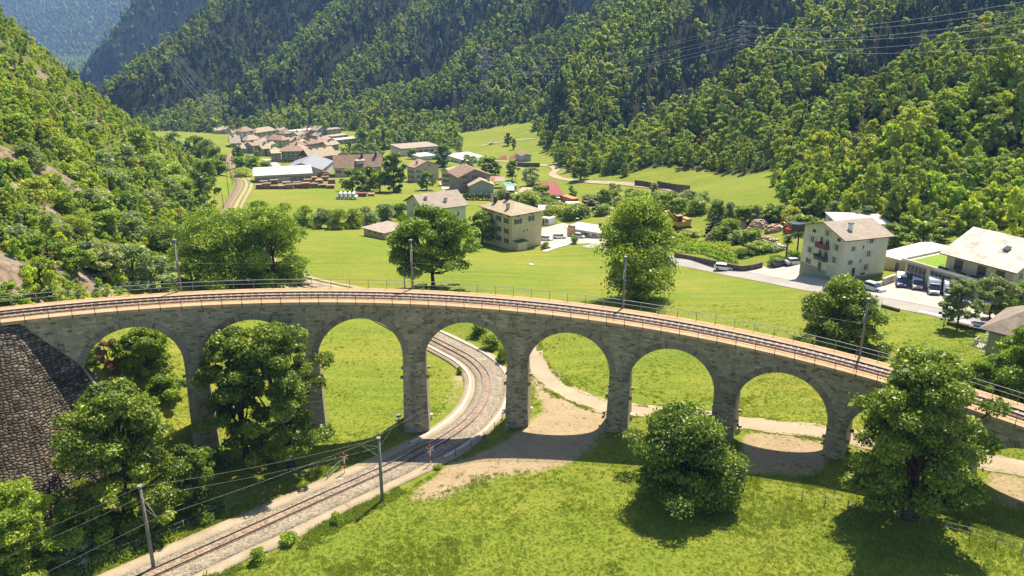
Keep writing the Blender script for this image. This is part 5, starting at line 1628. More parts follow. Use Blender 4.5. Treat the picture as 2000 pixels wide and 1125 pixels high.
for lab, N_, R_, Lx, ev, wk, rk, rm, st in VILLAGE:
    h = corner_house('village_house', lab, 'house', N_, R_, Lx, ev, VW[wk], group='village houses')
    h.lv = min(max(h.lv, 8), 22)
    gl = rk if rk in ('u', 'v') else None
    ri = (h.lu if rk == 'u' else h.lv) * .24
    h.walls(gl, ri); h.roof(rk, ri if gl else 3.0, .7, rm, .3)
    for k in range(st):
        z = h.h * (k + .55) / st
        nf = max(2, int(h.lu / 4))
        for j in range(nf): h.window('R', (j + .5) / nf, z, 1.3, 1.4)
        if h.lv > 6 and abs(h.root.rotation_euler.z) > 0.05:
            for j in range(3): h.window('L', (j + .5) / 3, z, 1.2, 1.4)
    if gl: h.chimney(h.lu * .4, h.lv * .45, h.h + ri + 1.2, .9, CONC)

# long white halls in the middle distance
h = corner_house('factory_hall', 'long pale factory hall with brown edged flat roof below the wooded slope', 'hall', (785, 306), (858, 300), 766, 293, wallm('pale_sheet_wall', (0.55, 0.54, 0.52)), lv=20)
h.walls(); h.roof('flat', 0, .4, RF_GREY, .8, plain('brown_fascia', (0.30, 0.21, 0.16), 0.8, 0.1)); h.grid('R', (.2, .35, .5, .65, .8), (h.h * .6,), 3.0, 1.6)
h = corner_house('loading_bay', 'low white roofed loading bay in front of the long pale factory hall', 'building', (820, 314), (850, 311), 817, 307, wallm('pale_sheet_wall', (0.55, 0.54, 0.52)), lv=12)
h.walls(); h.roof('flat', 0, .4, RF_PALE, .4, WHITE)
h = corner_house('storage_hall', 'wide storage hall with flat white roof right of the grey tree', 'hall', (910, 321), (957, 316), 893, 315, wallm('pale_sheet_wall', (0.55, 0.54, 0.52)), lv=26)
h.walls(); h.roof('flat', 0, .4, RF_PALE, .4, WHITE)
h = corner_house('field_shed', 'small grey gabled shed beside the orange covered piles', 'shed', (1020, 316), (1037, 315), 1007, 305, wallm('grey_shed', (0.42, 0.43, 0.38)))
h.walls('u', h.lu * .2); h.roof('u', h.lu * .2, .5, RF_BRN, .25)
for i, (px, py, w) in enumerate(((982, 312, 17), (1001, 311, 14))):
    p = at(px, py); dpt = pix(p)[2]; mb = MB(); wm = w * dpt / F
    mb.add([(-wm / 2, -2, 0), (wm / 2, -2, 0), (wm / 2, 2, 0), (-wm / 2, 2, 0), (-wm / 2 + .4, 0, 2.2), (wm / 2 - .4, 0, 2.6)], [(0, 1, 5, 4), (2, 3, 4, 5), (1, 2, 5), (3, 0, 4)])
    tag(mb.build('covered_pile', plain('orange_tarpaulin', (0.50, 0.22, 0.13), 0.8, 0.2), None, p), ('larger' if i == 0 else 'smaller') + ' pile under an orange cover beside the small grey gabled shed', 'pile')
h = corner_house('red_roof_shed', 'grey shed with dull red sheet roof beside the orange skip', 'shed', (1074, 395), (1101, 393), 1066, 383, wallm('dark_grey_shed', (0.20, 0.19, 0.17)), lv=11)
h.walls(); h.roof('shed', 3.6, .4, RF_RED, .15)
h.window('R', .7, 1.4, 2.2, 2.6, door=True)
# workshop by the yard
h = corner_house('workshop', 'white workshop with pale flat roof behind the parked cars', 'workshop', (1170, 468), (1192, 458), 1107, 456, wallm('white_workshop', (0.60, 0.58, 0.52)), z=-16.6)
h.walls(); h.roof('flat', 0, .5, RF_PALE, .3, CONC)
h.chimney(h.lu * .8, h.lv * .25, h.h + 1.4, .7, DARKW)
h.grid('L', (.15, .38), (h.h * .6,), 1.6, .7)
mb = MB(); mb.box((-0.03, h.lv * .85, 1.5), (0.07, 2.6, 3.0)); mb.build('workshop_door', plain('ochre_door', (0.48, 0.33, 0.14), .7, .1), h.root)
h = corner_house('cabin', 'white site cabin on the courtyard behind the pale yellow house', 'cabin', (1073, 441), (1085, 437), 1058, 428, WHITE)
h.walls(base=.2); h.roof('flat', 0, .1, RF_PALE, .15, WHITE); h.window('L', .35, h.h * .6, 1.2, 1.2); h.window('L', .75, h.h * .42, .9, 2.0, door=True)
def canopy(name, label, px, py, wpx, dpt_m, hgt, mat, yaw=0.0, post=None):
    p = at(px, py); d = pix(p)[2]; w = wpx * d / F
    root = empty(name, p, yaw, label, 'canopy')
    mb = MB(); mb.hexa([(-w / 2, -dpt_m / 2, hgt), (w / 2, -dpt_m / 2, hgt), (w / 2, dpt_m / 2, hgt + .7), (-w / 2, dpt_m / 2, hgt + .7), (-w / 2, -dpt_m / 2, hgt + .15), (w / 2, -dpt_m / 2, hgt + .15), (w / 2, dpt_m / 2, hgt + .85), (-w / 2, dpt_m / 2, hgt + .85)])
    mb.build('roof', mat, root)
    for sx in (-1, 1):
        for sy in (-1, 1):
            q = MB(); q.box((sx * (w / 2 - .2), sy * (dpt_m / 2 - .2), hgt / 2 - .2), (.15, .15, hgt + .4)); q.build('post', post or FRAME, root)
canopy('canopy', 'white canopy on posts behind the pale yellow house', 1064, 424, 26, 6, 2.9, RF_PALE)
canopy('canopy', 'grey market canopy beside the grey barn', 976, 366, 20, 7, 3.2, RF_GREY)
canopy('canopy', 'green edged canopy in the nursery yard', 996, 374, 24, 6, 2.8, plain('green_sheet', (0.12, 0.26, 0.19), .7, .1), .2)
canopy('canopy', 'small pale green awning in front of the green edged canopy', 997, 380, 15, 5, 2.2, plain('pale_green_sheet', (0.40, 0.46, 0.38), .7, .1))
canopy('canopy', 'red and white awning at the right end of the nursery yard', 1028, 383, 26, 6, 2.2, plain('red_white_sheet', (0.50, 0.24, 0.20), .7, .2), -.3)
canopy('canopy', 'cream awning at the front of the nursery yard', 1020, 392, 28, 5, 2.0, plain('cream_sheet', (0.58, 0.50, 0.36), .7, .1))
canopy('canopy', 'dark red awning right of the barn chimney', 968, 360, 18, 5, 2.6, plain('dark_red_sheet', (0.30, 0.08, 0.07), .7, .2))
# ------------------------------------------------------------------ single trees of the valley
def T(px, pyb, toppy, wpx, label, seed, name='leafy_tree', y=None, x=None, **kw):
    if y is None: p = at(px, pyb)
    else:
        d = y * math.cos(TH) + 45 * math.sin(TH)
        xx = (px - 1000) / F * d if x is None else x
        p = np.array([xx, y, float(ground(np.array(xx), np.array(y)))])
    d = pix(p)[2]
    hs = np.linspace(1, 30, 600); ys = np.array([pix((p[0], p[1], p[2] + h))[1] for h in hs])
    h = float(hs[np.argmin(np.abs(ys - toppy))]); w = wpx * d / F
    return make_tree(name, p, h, w, label, seed=seed, **kw)
T(1770, 1010, 692, 285, 'tall dark chestnut tree in front of the right end of the viaduct', 11, fine=.68, y=62.5, n=71221, size=0.143, clumps=114, base=0.11, r0=0.55, limbs=26)
T(1338, 955, 812, 262, 'low spreading tree in front of the sixth and seventh arches', 12, fine=.85, y=68.3, n=57655, size=0.136, clumps=94, base=0.10, shape='dome', r0=0.42, limbs=20)
T(478, 875, 640, 165, 'dense tree filling the second arch of the viaduct', 13, y=76.6, n=44089, size=0.136, clumps=74, base=0.10, shape='tall', r0=0.40, limbs=16)
T(566, 888, 628, 190, 'tree with bare twigs in front of the pier left of the third arch', 14, y=74.8, n=45784, size=0.136, clumps=78, base=0.16, r0=0.42, limbs=20, bare=10)
T(255, 1012, 742, 255, 'large leafy tree in front of the rubble wall at the lower left', 15, y=64.0, n=64438, size=0.136, clumps=108, base=0.06, shape='dome', r0=0.5, limbs=20)
T(385, 985, 870, 130, 'small round tree right of the large leafy tree at the lower left', 16, y=66.5, n=27132, size=0.130, clumps=48, base=0.05, shape='dome')
T(40, 1135, 948, 215, 'rounded bush tree in the lower left corner', 17, y=55.5, n=57655, size=0.105, clumps=94, base=0.02, shape='dome', leaf='leaf_bright')
T(298, 760, 642, 135, 'bright green tree behind the first arch', 18, y=89, n=30523, size=0.136, clumps=56, base=0.08, shape='dome', leaf='leaf_bright')
T(330, 800, 735, 90, 'small bright tree at the foot of the pier right of the first arch', 19, y=86, n=16957, size=0.124, clumps=37, base=0.05, shape='dome', leaf='leaf_bright')
T(228, 745, 660, 62, 'dry reddish brown shrub behind the first arch', 20, name='dry_shrub', y=87, n=10174, size=0.093, clumps=29, base=0.03, shape='dome', leaf='leaf_dry', cat='shrub')
T(846, 563, 402, 172, 'broad green tree behind the pole in the meadow', 21, n=47481, size=0.198, clumps=87, base=0.20, r0=0.42, limbs=22, leaf='leaf_bright')
T(1240, 583, 388, 190, 'tall green tree standing alone in the middle of the meadow', 22, fine=1.15, n=57655, size=0.198, clumps=108, base=0.10, shape='egg', r0=0.5, limbs=24, leaf='leaf_bright')
T(1638, 695, 546, 190, 'round leafy tree behind the railing on the right', 23, y=99.5, n=54264, size=0.149, clumps=94, base=0.05, shape='dome', r0=0.4, limbs=16, leaf='leaf_chestnut')
T(533, 560, 392, 150, 'tall dark tree with open crown beyond the railing left of the meadow', 24, y=147, fine=1.0, leaf='leaf_bright', n=44089, size=0.180, clumps=83, base=0.08, shape='tall', r0=0.45, limbs=20)
T(432, 560, 415, 190, 'broad dark tree left of the tall open crowned tree', 25, y=146, fine=1.15, leaf='leaf_bright', n=40698, size=0.180, clumps=81, base=0.05, shape='dome', r0=0.4)
T(330, 530, 448, 125, 'dark tree behind the leaning pole on the left', 26, y=158, fine=1.1, n=23740, size=0.174, clumps=54, base=0.08, shape='dome')
T(1868, 641, 545, 74, 'slim roadside tree with thin crown in front of the car park', 27, n=16957, size=0.124, clumps=48, base=0.22, leaf='leaf_grey', r0=0.16)
T(1932, 626, 540, 82, 'second roadside tree partly hidden by the cottage roof', 28, n=20349, size=0.124, clumps=54, base=0.15, leaf='leaf_grey', r0=0.16)
T(1842, 648, 590, 34, 'thin young tree left of the slim roadside tree', 29, n=4069, size=0.099, clumps=18, base=0.40, leaf='leaf_grey', r0=0.06)
T(1835, 770, 700, 100, 'grey green bush tree behind the railing at the right', 30, y=86, n=23740, size=0.124, clumps=48, base=0.03, shape='dome', leaf='leaf_grey')
T(1760, 742, 688, 70, 'dark bush just behind the right hand railing', 31, y=88, n=15260, size=0.124, clumps=37, base=0.03, shape='dome')
T(1985, 800, 640, 175, 'bright green bush tree covering the front of the cottage', 32, y=83, n=47481, size=0.130, clumps=83, base=0.02, shape='dome', leaf='leaf_bright')
T(1900, 790, 705, 95, 'bright bush between the railing and the cottage', 33, y=84, n=23740, size=0.124, clumps=48, base=0.02, shape='dome', leaf='leaf_bright')
T(770, 375, 294, 58, 'tall dark tree behind the low clump beside the timber yard', 34, n=15504, size=0.363, clumps=67, base=0.05, shape='tall')
T(866, 325, 282, 46, 'grey green tree in front of the long pale factory hall', 35, n=10336, size=0.385, clumps=54, base=0.06, shape='tall', leaf='leaf_grey')

L_ = [  # key, px, base py, height px, width px, label
    ('leafy0', 688, 374, 44, 48, 'light green tree at the left of the clump beside the timber yard'),
    ('dark0', 722, 372, 46, 50, 'green tree in the middle of the clump beside the timber yard'),
    ('leafy1', 742, 376, 40, 40, 'low green tree at the foot of the tall dark tree'),
    ('dark1', 708, 376, 34, 36, 'dark low tree between the two light trees of the clump'),
    ('leafy2', 833, 371, 38, 38, 'round lone tree on the lawn beside the side road'),
    ('dark2', 942, 478, 62, 62, 'dark tree hiding the left face of the pale yellow house'),
    ('leafy0', 920, 490, 40, 44, 'low green tree left of the pale yellow house'),
    ('dark0', 892, 362, 34, 34, 'dark tree beside the tall brown roofed house'),
    ('leafy1', 950, 340, 34, 54, 'light green tree behind the tall brown roofed house'),
    ('leafy2', 915, 332, 28, 34, 'light green tree behind the cream side road house'),
    ('dark1', 967, 342, 26, 28, 'dark tree left of the low black wall'),
    ('dark2', 1000, 352, 36, 30, 'dark tree on the field below the low black wall'),
    ('grey0', 1037, 362, 34, 40, 'pale willow on the field left of the valley road bend'),
    ('leafy0', 1060, 396, 34, 48, 'bushy tree left of the red roofed shed'),
    ('grey1', 1040, 372, 28, 34, 'grey bush tree right of the nursery yard'),
    ('dark0', 1000, 372, 18, 24, 'small dark tree behind the nursery canopies'),
    ('dark1', 1134, 352, 40, 46, 'dark spreading tree standing on the valley road verge'),
    ('tall1', 1118, 388, 26, 20, 'narrow tree right of the orange skip'),
    ('grey2', 1200, 388, 30, 34, 'grey willow on the stream bank'),
    ('grey0', 1230, 392, 24, 26, 'second grey willow on the stream bank'),
    ('tall0', 1276, 384, 28, 18, 'narrow dark tree beside the valley road end'),
    ('leafy1', 1290, 412, 34, 32, 'green tree right of the tall lone meadow tree'),
    ('leafy2', 1311, 420, 30, 26, 'small fruit tree at the left of a pair on the lawn'),
    ('leafy0', 1326, 421, 32, 28, 'small fruit tree at the right of a pair on the lawn'),
    ('grey1', 1350, 398, 26, 32, 'grey green bush tree above the yellow excavator'),
    ('grey2', 1372, 404, 30, 30, 'pale grey tree beside the road end'),
    ('fir0', 1390, 458, 44, 40, 'dark fir right of the yellow excavator'),
    ('tall0', 1402, 448, 58, 26, 'tall narrow tree behind the dark fir'),
    ('grey0', 1425, 438, 42, 40, 'grey green tree left of the rubble heap'),
    ('leafy1', 1452, 440, 38, 44, 'light tree behind the rubble heap'),
    ('grey1', 1478, 436, 36, 38, 'grey tree behind the scrap yard'),
    ('leafy2', 1505, 436, 36, 40, 'light tree at the back of the scrap yard'),
    ('grey2', 1530, 432, 32, 36, 'pale tree behind the red crane'),
    ('dark2', 1560, 426, 36, 40, 'dark tree left above the pale green apartment house'),
    ('leafy0', 1590, 424, 34, 42, 'light tree above the roof of the pale green apartment house'),
    ('grey0', 1630, 424, 30, 36, 'grey tree behind the white warehouse'),
    ('leafy1', 1462, 486, 38, 42, 'round green tree between the vineyard and the scrap yard'),
    ('dark0', 1412, 476, 32, 42, 'dark bush tree below the wood heap'),
    ('grey1', 1436, 478, 28, 34, 'grey bush tree right of the dark bush tree below the wood heap'),
    ('leafy2', 1745, 480, 44, 60, 'bright tree behind the white annex roof'),
    ('leafy0', 1800, 482, 50, 70, 'large bright bush tree left of the white speckled roof'),
    ('leafy1', 1770, 462, 40, 50, 'bright tree above the white annex roof'),
    ('grey2', 1690, 436, 36, 48, 'olive grey tree behind the white warehouse roof'),
    ('dark1', 1835, 470, 40, 46, 'dark tree behind the white speckled roof'),
    ('leafy2', 1990, 610, 60, 60, 'bright tree in the corner below the cream building'),
    ('leafy0', 1965, 630, 40, 50, 'bright tree behind the cottage roof'),
    ('dark0', 465, 312, 24, 30, 'dark round tree at the near edge of the village'),
    ('leafy1', 503, 312, 18, 14, 'small tree on the village lawn'),
    ('tall0', 507, 306, 20, 10, 'narrow dark tree in front of the grey village house'),
    ('leafy2', 535, 296, 14, 24, 'light tree in front of the big brown village roof'),
    ('dark1', 578, 282, 14, 14, 'dark round tree between the village roofs'),
    ('tall0', 683, 300, 26, 14, 'narrow dark tree right of the orange house'),
    ('grey0', 700, 312, 30, 34, 'grey willow among the trees right of the village'),
    ('grey1', 728, 312, 32, 36, 'second grey willow among the trees right of the village'),
    ('dark2', 716, 286, 24, 24, 'dark tree at the right edge of the village'),
    ('dark0', 748, 288, 26, 26, 'dark tree beside the tan bank below the slope'),
    ('leafy0', 745, 318, 22, 26, 'small light tree behind the beige row house'),
    ('grey2', 780, 286, 22, 30, 'grey tree above the long pale factory hall'),
    ('leafy1', 806, 310, 20, 22, 'round tree in front of the long pale factory hall'),
    ('leafy2', 672, 304, 16, 22, 'yellow green tree behind the orange house'),
    ('dark1', 992, 284, 24, 20, 'tree on the sloping meadow below the lane'),
    ('grey0', 897, 302, 24, 18, 'grey tree at the edge of the sloping meadow'),
    ('dark2', 1003, 292, 20, 14, 'small tree beside the hill lane'),
    ('leafy0', 600, 262, 8, 10, 'small tree between the village hall and its neighbour'),
    ('leafy1', 462, 262, 10, 12, 'tree behind the roofs at the left of the village'),
    ('leafy2', 508, 258, 12, 14, 'light tree above the long grey apartment block'),
    ('dark0', 400, 412, 74, 62, 'dark tree at the foot of the left slope beside the railway'),
    ('leafy0', 368, 418, 66, 62, 'green tree at the foot of the left slope behind two poles'),
    ('grey1', 340, 410, 60, 60, 'grey green tree at the foot of the left slope'),
    ('leafy1', 408, 372, 62, 50, 'yellow green tree above the railway bend'),
    ('dark1', 424, 340, 50, 42, 'dark tree at the end of the left slope'),
    ('dark2', 408, 424, 26, 36, 'small dark tree next to the railway curve'),
    ('leafy2', 392, 436, 30, 40, 'small light tree left of the railway curve'),
    ('grey0', 262, 562, 82, 100, 'large grey green tree behind the short pole on the left'),
    ('grey1', 318, 568, 70, 84, 'grey green bush tree beside the tall left pole'),
    ('grey2', 205, 545, 70, 84, 'grey green tree left of the short pole'),
    ('leafy0', 150, 540, 56, 70, 'yellow green tree on the bank behind the left railing'),
    ('grey0', 262, 478, 62, 76, 'grey green tree above the left bank'),
    ('leafy1', 215, 470, 60, 74, 'light tree above the left bank'),
    ('grey1', 300, 430, 56, 60, 'pale tree beside the small grassy knoll'),
    ('dark0', 80, 560, 50, 60, 'dark shrubby tree between the rocks on the left'),
    ('leafy2', 95, 610, 46, 60, 'green shrubby tree just behind the left railing'),
    ('leafy0', 20, 600, 50, 64, 'green shrubby tree at the left edge behind the railing'),
    ('dark0', 590, 556, 26, 40, 'low dark shrub tree right of the tall open crowned tree'),
    ('leafy1', 462, 470, 62, 76, 'light green tree hiding the railway beyond the broad dark tree'),
    ('leafy0', 505, 500, 66, 80, 'light green tree between the broad dark tree and the meadow'),
    ('dark1', 480, 552, 80, 90, 'dark tree between the broad dark tree and the tall open one'),
    ('dark2', 375, 548, 70, 74, 'dark tree behind the tall left pole'),
]
for k, px, pyb, hp, wp, lab in L_: tree_px('leafy_tree', k, px, pyb, hp, wp, lab)
for i, (x, y, h_, w_, lab) in enumerate(((-147, 396, 10, 9, 'nearest'), (-153, 411, 12, 10, 'second'), (-160, 425, 11, 9, 'third'), (-168, 440, 13, 10, 'fourth'), (-175, 455, 12, 10, 'fifth'), (-184, 469, 13, 11, 'sixth'), (-194, 482, 12, 11, 'seventh'), (-208, 490, 13, 12, 'last'))):
    small_tree('leafy_tree', ('leafy0', 'dark1', 'leafy2', 'grey0')[i % 4], (x, y, float(ground(np.array(float(x)), np.array(float(y)))) - .2), h_ * 1.1, w_ * 1.15, '%s tree of the row closing the left slope beside the village railway' % lab, group='trees at the end of the left slope')
# hedgerow and shrubs
S_ = [('shrub0', 598, 444, 36, 46, 'dark shrub at the left end of the meadow hedgerow'), ('gshrub0', 632, 446, 34, 44, 'grey shrub in the left half of the meadow hedgerow'), ('shrub1', 664, 448, 36, 42, 'dark shrub in the middle of the meadow hedgerow'),
      ('shrub2', 692, 446, 32, 40, 'green shrub right of the middle of the meadow hedgerow'), ('gshrub1', 720, 440, 30, 44, 'grey shrub behind the bungalow roof'), ('gshrub2', 752, 430, 26, 44, 'pale shrub above the bungalow roof'), ('shrub0', 782, 424, 24, 34, 'shrub at the right end of the meadow hedgerow'),
      ('bshrub0', 470, 330, 20, 34, 'green shrub on the bank above the mill shed'), ('bshrub1', 500, 328, 18, 36, 'green shrub in the middle of the bank above the mill shed'), ('gshrub0', 484, 322, 16, 36, 'grey shrub on the bank above the mill shed'), ('bshrub2', 520, 330, 14, 24, 'low shrub beside the village lane'), ('shrub1', 470, 345, 14, 44, 'dark low shrub beside the railway curve'),
      ('bshrub0', 1180, 420, 18, 40, 'weedy shrub behind the workshop'), ('shrub2', 1090, 424, 20, 44, 'weedy shrub behind the white cabin'), ('bshrub1', 1110, 430, 18, 36, 'weedy shrub left of the workshop roof'), ('shrub0', 1068, 408, 20, 40, 'shrub below the red roofed shed'), ('gshrub1', 1045, 402, 22, 40, 'grey shrub right of the cream awning'), ('bshrub2', 1121, 476, 14, 16, 'small shrub at the courtyard entrance'),
      ('shrub1', 1196, 462, 34, 22, 'dark climbing shrub at the right corner of the workshop'), ('bshrub0', 1065, 486, 12, 20, 'small shrub at the corner of the pale yellow house'),
      ('gshrub2', 1160, 400, 16, 46, 'reed like shrub on the stream bank'), ('gshrub0', 1215, 402, 16, 44, 'pale shrub on the stream bank'), ('bshrub1', 1256, 396, 18, 34, 'green shrub on the stream bank near the road end'), ('gshrub1', 1340, 392, 18, 30, 'silvery shrub below the road end'),
      ('shrub2', 1350, 462, 12, 50, 'low dark shrub in front of the yellow excavator'), ('shrub0', 1488, 490, 18, 60, 'dark hedge like shrub below the scrap yard'), ('bshrub2', 1515, 520, 20, 34, 'garden shrub beside the parked dark car'), ('bshrub0', 1550, 514, 22, 34, 'garden shrub left of the pale green apartment house'), ('shrub1', 1455, 500, 14, 40, 'garden shrub at the lower end of the vineyard'),
      ('bshrub1', 500, 1098, 26, 44, 'clump of tall weeds on the meadow edge beside the track'), ('bshrub2', 562, 1060, 22, 40, 'clump of weeds beside the gravel path'), ('bshrub0', 655, 1022, 22, 30, 'weedy clump left of the middle pole'),
      ('bshrub1', 215, 1075, 44, 60, 'tall weeds left of the front pole'), ('gshrub0', 150, 1095, 50, 80, 'yellowish brush right of the corner bush tree'), ('bshrub2', 855, 915, 10, 20, 'grass tuft at the foot of the crossing sign'),       ('bshrub2', 960, 678, 26, 44, 'green shrubby bank beside the outer kerb'), ('bshrub1', 935, 655, 24, 44, 'green shrubby bank above the outer kerb'), ('bshrub0', 982, 708, 30, 30, 'green shrub against the pier beside the outer kerb'), ('bshrub1', 898, 730, 14, 16, 'small weed inside the railway curve'),
      ('shrub1', 420, 905, 26, 60, 'shaded shrub under the trees left of the crossing'), ('shrub0', 515, 905, 40, 70, 'dark shrub under the second arch trees'), ('bshrub0', 60, 960, 40, 60, 'shrub at the foot of the rubble wall'), ('gshrub2', 130, 690, 30, 40, 'grey shrub on the bank left of the first arch'), ('shrub2', 185, 705, 30, 44, 'dark shrub at the springing of the first arch')]
for k, px, pyb, hp, wp, lab in S_:
    tree_px('shrub', k, px, pyb, hp * 1.15, wp, lab, 'shrub', sink=0.25)
# growth along the stream and the edges of the yards
for i, (px, py) in enumerate(((1150, 396), (1178, 394), (1245, 400), (1268, 402), (1285, 398), (1305, 400), (1330, 404), (1362, 412), (1395, 420), (1415, 424), (1440, 428), (1465, 430), (1490, 430), (1518, 426), (1545, 432), (1570, 438), (1545, 446), (1425, 452), (1448, 470), (1408, 466), (1470, 474), (1100, 416), (1080, 418), (1120, 424), (1140, 420), (1070, 432), (1030, 400), (1010, 398), (985, 392))):
    g_ = ('pale', 'green', 'dark green', 'yellow green')[i % 4]
    tree_px('shrub', ('gshrub%d', 'bshrub%d', 'shrub%d', 'bshrub%d')[i % 4] % (i % 3), px, py + 4, 22 + 5 * (i % 3), 34 + 6 * (i % 4), '%s shrub %s' % (g_, 'in the weedy strip behind the courtyard' if px < 1145 else 'along the stream bank below the clearing' if px < 1340 else 'at the edge of the scrap yard'), 'shrub', 'shrubs along the stream and the yards', sink=.3)
# shrubs low on the left slope
_k = 0
for px, py in ((30, 470), (75, 490), (120, 500), (165, 505), (210, 430), (150, 455), (95, 450), (50, 430), (255, 410), (185, 400), (130, 410), (70, 380), (225, 365), (280, 375), (300, 335), (245, 320), (330, 350), (350, 380), (12, 395), (110, 375), (160, 350), (200, 330), (270, 290), (120, 300), (60, 320), (25, 345), (90, 270), (180, 270), (30, 260)):
    key = ('gshrub%d', 'bshrub%d', 'shrub%d')[_k % 3] % (_k // 3 % 3)
    tree_px('hillside_shrub', key, px, py + 8, 44, 62, '%s shrub %s the left slope %s' % (('grey green', 'yellow green', 'dark green')[_k % 3], 'low on' if py > 420 else 'halfway up', 'near its left edge' if px < 110 else 'above the left end of the railing' if py > 380 else 'above the railway curve'), 'shrub', 'shrubs on the left slope', sink=0.4); _k += 1

# clipped hedges
def hedge(px0, px1, label, hgt=2.2, wid=2.0):
    a, b = at(*px0), at(*px1); L = np.linalg.norm((b - a)[:2]); n = max(4, int(L / 1.2))
    cl = [(L * (i + .5) / n, 0, hgt * .5 + float(ground(*(a + (b - a) * (i + .5) / n)[:2])) - a[2], L / n * .9, wid * .5, hgt * .55) for i in range(n)]
    me = leaves_mesh('hedge', cl, 220 * n, 0.30, 5, M['hedge'])
    o = link('hedge', me, None, a, math.atan2(b[1] - a[1], b[0] - a[0])); tag(o, label, 'hedge')
hedge((906, 390), (966, 391), 'long clipped dark hedge in front of the grey barn', 2.6, 2.6)
hedge((974, 389), (990, 388), 'short clipped hedge right of the long dark hedge', 2.6, 2.4)
hedge((1173, 404), (1206, 402), 'low clipped box hedge beside the pale path', 1.2, 1.5)
hedge((550, 318), (578, 317), 'dark hedge in front of the grey green block', 1.8, 2.0)

# palms beside the apartment house
def palm(px, pyb, toppy, label, seed):
    p = at(px, pyb); hs = np.linspace(1, 20, 300); ys = np.array([pix((p[0], p[1], p[2] + h))[1] for h in hs]); h = float(hs[np.argmin(np.abs(ys - toppy))]) - 0.8
    root = empty('palm_tree', p, 0, label, 'palm'); mb = MB()
    mb.tube([(0, 0, -.3), (.05, 0, h * .5), (0, .05, h)], [.22, .17, .15], 7); mb.build('trunk', M['bark'], root)
    g = np.random.default_rng(seed); cl = MB()
    for i in range(34):
        a = g.uniform(0, 6.28); e = g.uniform(-.9, 1.2); l = g.uniform(1.0, 1.6)
        d = np.array([math.cos(a) * math.cos(e), math.sin(a) * math.cos(e), math.sin(e)]); t = np.array([-math.sin(a), math.cos(a), 0]); o = np.array([0, 0, h - .2 + g.uniform(-.5, .2)])
        q = o + d * l
        for j in range(5):
            f = (j - 2) * .28
            tip = q + t * f * l * .75 + d * .25 * (1 - abs(f)) - np.array([0, 0, .18])
            cl.add([o, q * .55 + o * .45 + t * (f * .6 - .07), tip, q * .55 + o * .45 + t * (f * .6 + .07)], [(0, 1, 2, 3)])
    cl.build('fronds', M['leaf_chestnut'], root)
palm(1534, 511, 457, 'palm tree left of the apartment house, the nearer of two', 3)
palm(1555, 504, 450, 'palm tree touching the apartment house gable', 4)

# vineyard
for i, (a, b) in enumerate((((1325, 492), (1440, 521)), ((1322, 484), (1440, 512)), ((1325, 477), (1440, 503)), ((1330, 470), (1425, 492)))):
    A, B = at(*a), at(*b); L = np.linalg.norm((B - A)[:2]); n = int(L / 1.0)
    def gz_(t): q = A + (B - A) * t; return float(ground(q[0], q[1])) - A[2]
    cl = [(L * (j + rng.uniform(.2, .8)) / n, rng.normal(0, .12), gz_((j + .5) / n) + .85 + rng.normal(0, .08), .50, .42, .85 * rng.uniform(.7, 1.15)) for j in range(n)]
    root = empty('vine_row', A, math.atan2(B[1] - A[1], B[0] - A[0]), '%s row of yellow green vines above the roadside wall' % ('lowest', 'second lowest', 'third', 'topmost')[i], 'vines', 'vine rows')
    link('foliage', leaves_mesh('vines', cl, 90 * n, 0.17, 9 + i, M['leaf_left']), root)
    for j in range(0, n, 6):
        mb = MB(); mb.tube([(L * j / n, 0, gz_(j / n) - .3), (L * j / n, 0, gz_(j / n) + 1.9)], .05, 5); mb.build('stake', M['pole_wood'], root)

# ------------------------------------------------------------------ walls
def field_wall(pts, h, label, name='stone_wall', mat=None, th=0.45, step=1.5):
    L = px_line(pts, step); um = UM(); s = 0
    for i in range(len(L) - 1):
        a, b = L[i], L[i + 1]; d = (b - a)[:2]; l = np.linalg.norm(d); nx, ny = -d[1] / l * th / 2, d[0] / l * th / 2
        za, zb = a[2] - .6, b[2] - .6
        def Q(p, sg, z): return (p[0] + nx * sg, p[1] + ny * sg, z)
        um.quad([Q(a, -1, za), Q(b, -1, zb), Q(b, -1, b[2] + h), Q(a, -1, a[2] + h)], [(s, 0), (s + l, 0), (s + l, h + .6), (s, h + .6)])
        um.quad([Q(b, 1, zb), Q(a, 1, za), Q(a, 1, a[2] + h), Q(b, 1, b[2] + h)], [(s, 0), (s + l, 0), (s + l, h + .6), (s, h + .6)])
        um.quad([Q(a, -1, a[2] + h), Q(b, -1, b[2] + h), Q(b, 1, b[2] + h), Q(a, 1, a[2] + h)], [(s, 0), (s + l, 0), (s + l, th), (s, th)])
        s += l
    for p, sg in ((L[0], 1), (L[-1], -1)):
        um.quad([Q(p, -1, p[2] - .6), Q(p, 1, p[2] - .6), Q(p, 1, p[2] + h), Q(p, -1, p[2] + h)], [(0, 0), (th, 0), (th, h), (0, h)])
    return tag(um.build(name, mat or M['field_stone']), label, 'wall')
field_wall([(1318, 503), (1380, 516), (1440, 529), (1462, 529), (1488, 523)], 1.3, 'dark field stone wall between the road and the vineyard')
field_wall([(1004, 324), (1030, 326), (1054, 326)], 2.2, 'dark retaining wall below the pale valley road')
field_wall([(1284, 366), (1318, 372), (1346, 376)], 2.6, 'dark retaining wall below the sloping clearing')
field_wall([(1240, 361), (1258, 363), (1272, 366)], 2.0, 'short dark wall left of the clearing wall')
field_wall([(1700, 566), (1722, 558)], 0.9, 'low concrete wall step between the two car parks', 'low_wall', CONC)
field_wall([(1724, 558), (1746, 550)], 1.4, 'higher concrete wall step beside the blue van', 'low_wall', CONC)
field_wall([(1722, 600), (1756, 609)], 0.5, 'low dark wall on the meadow side of the road', 'low_wall', M['field_stone'], 0.35)
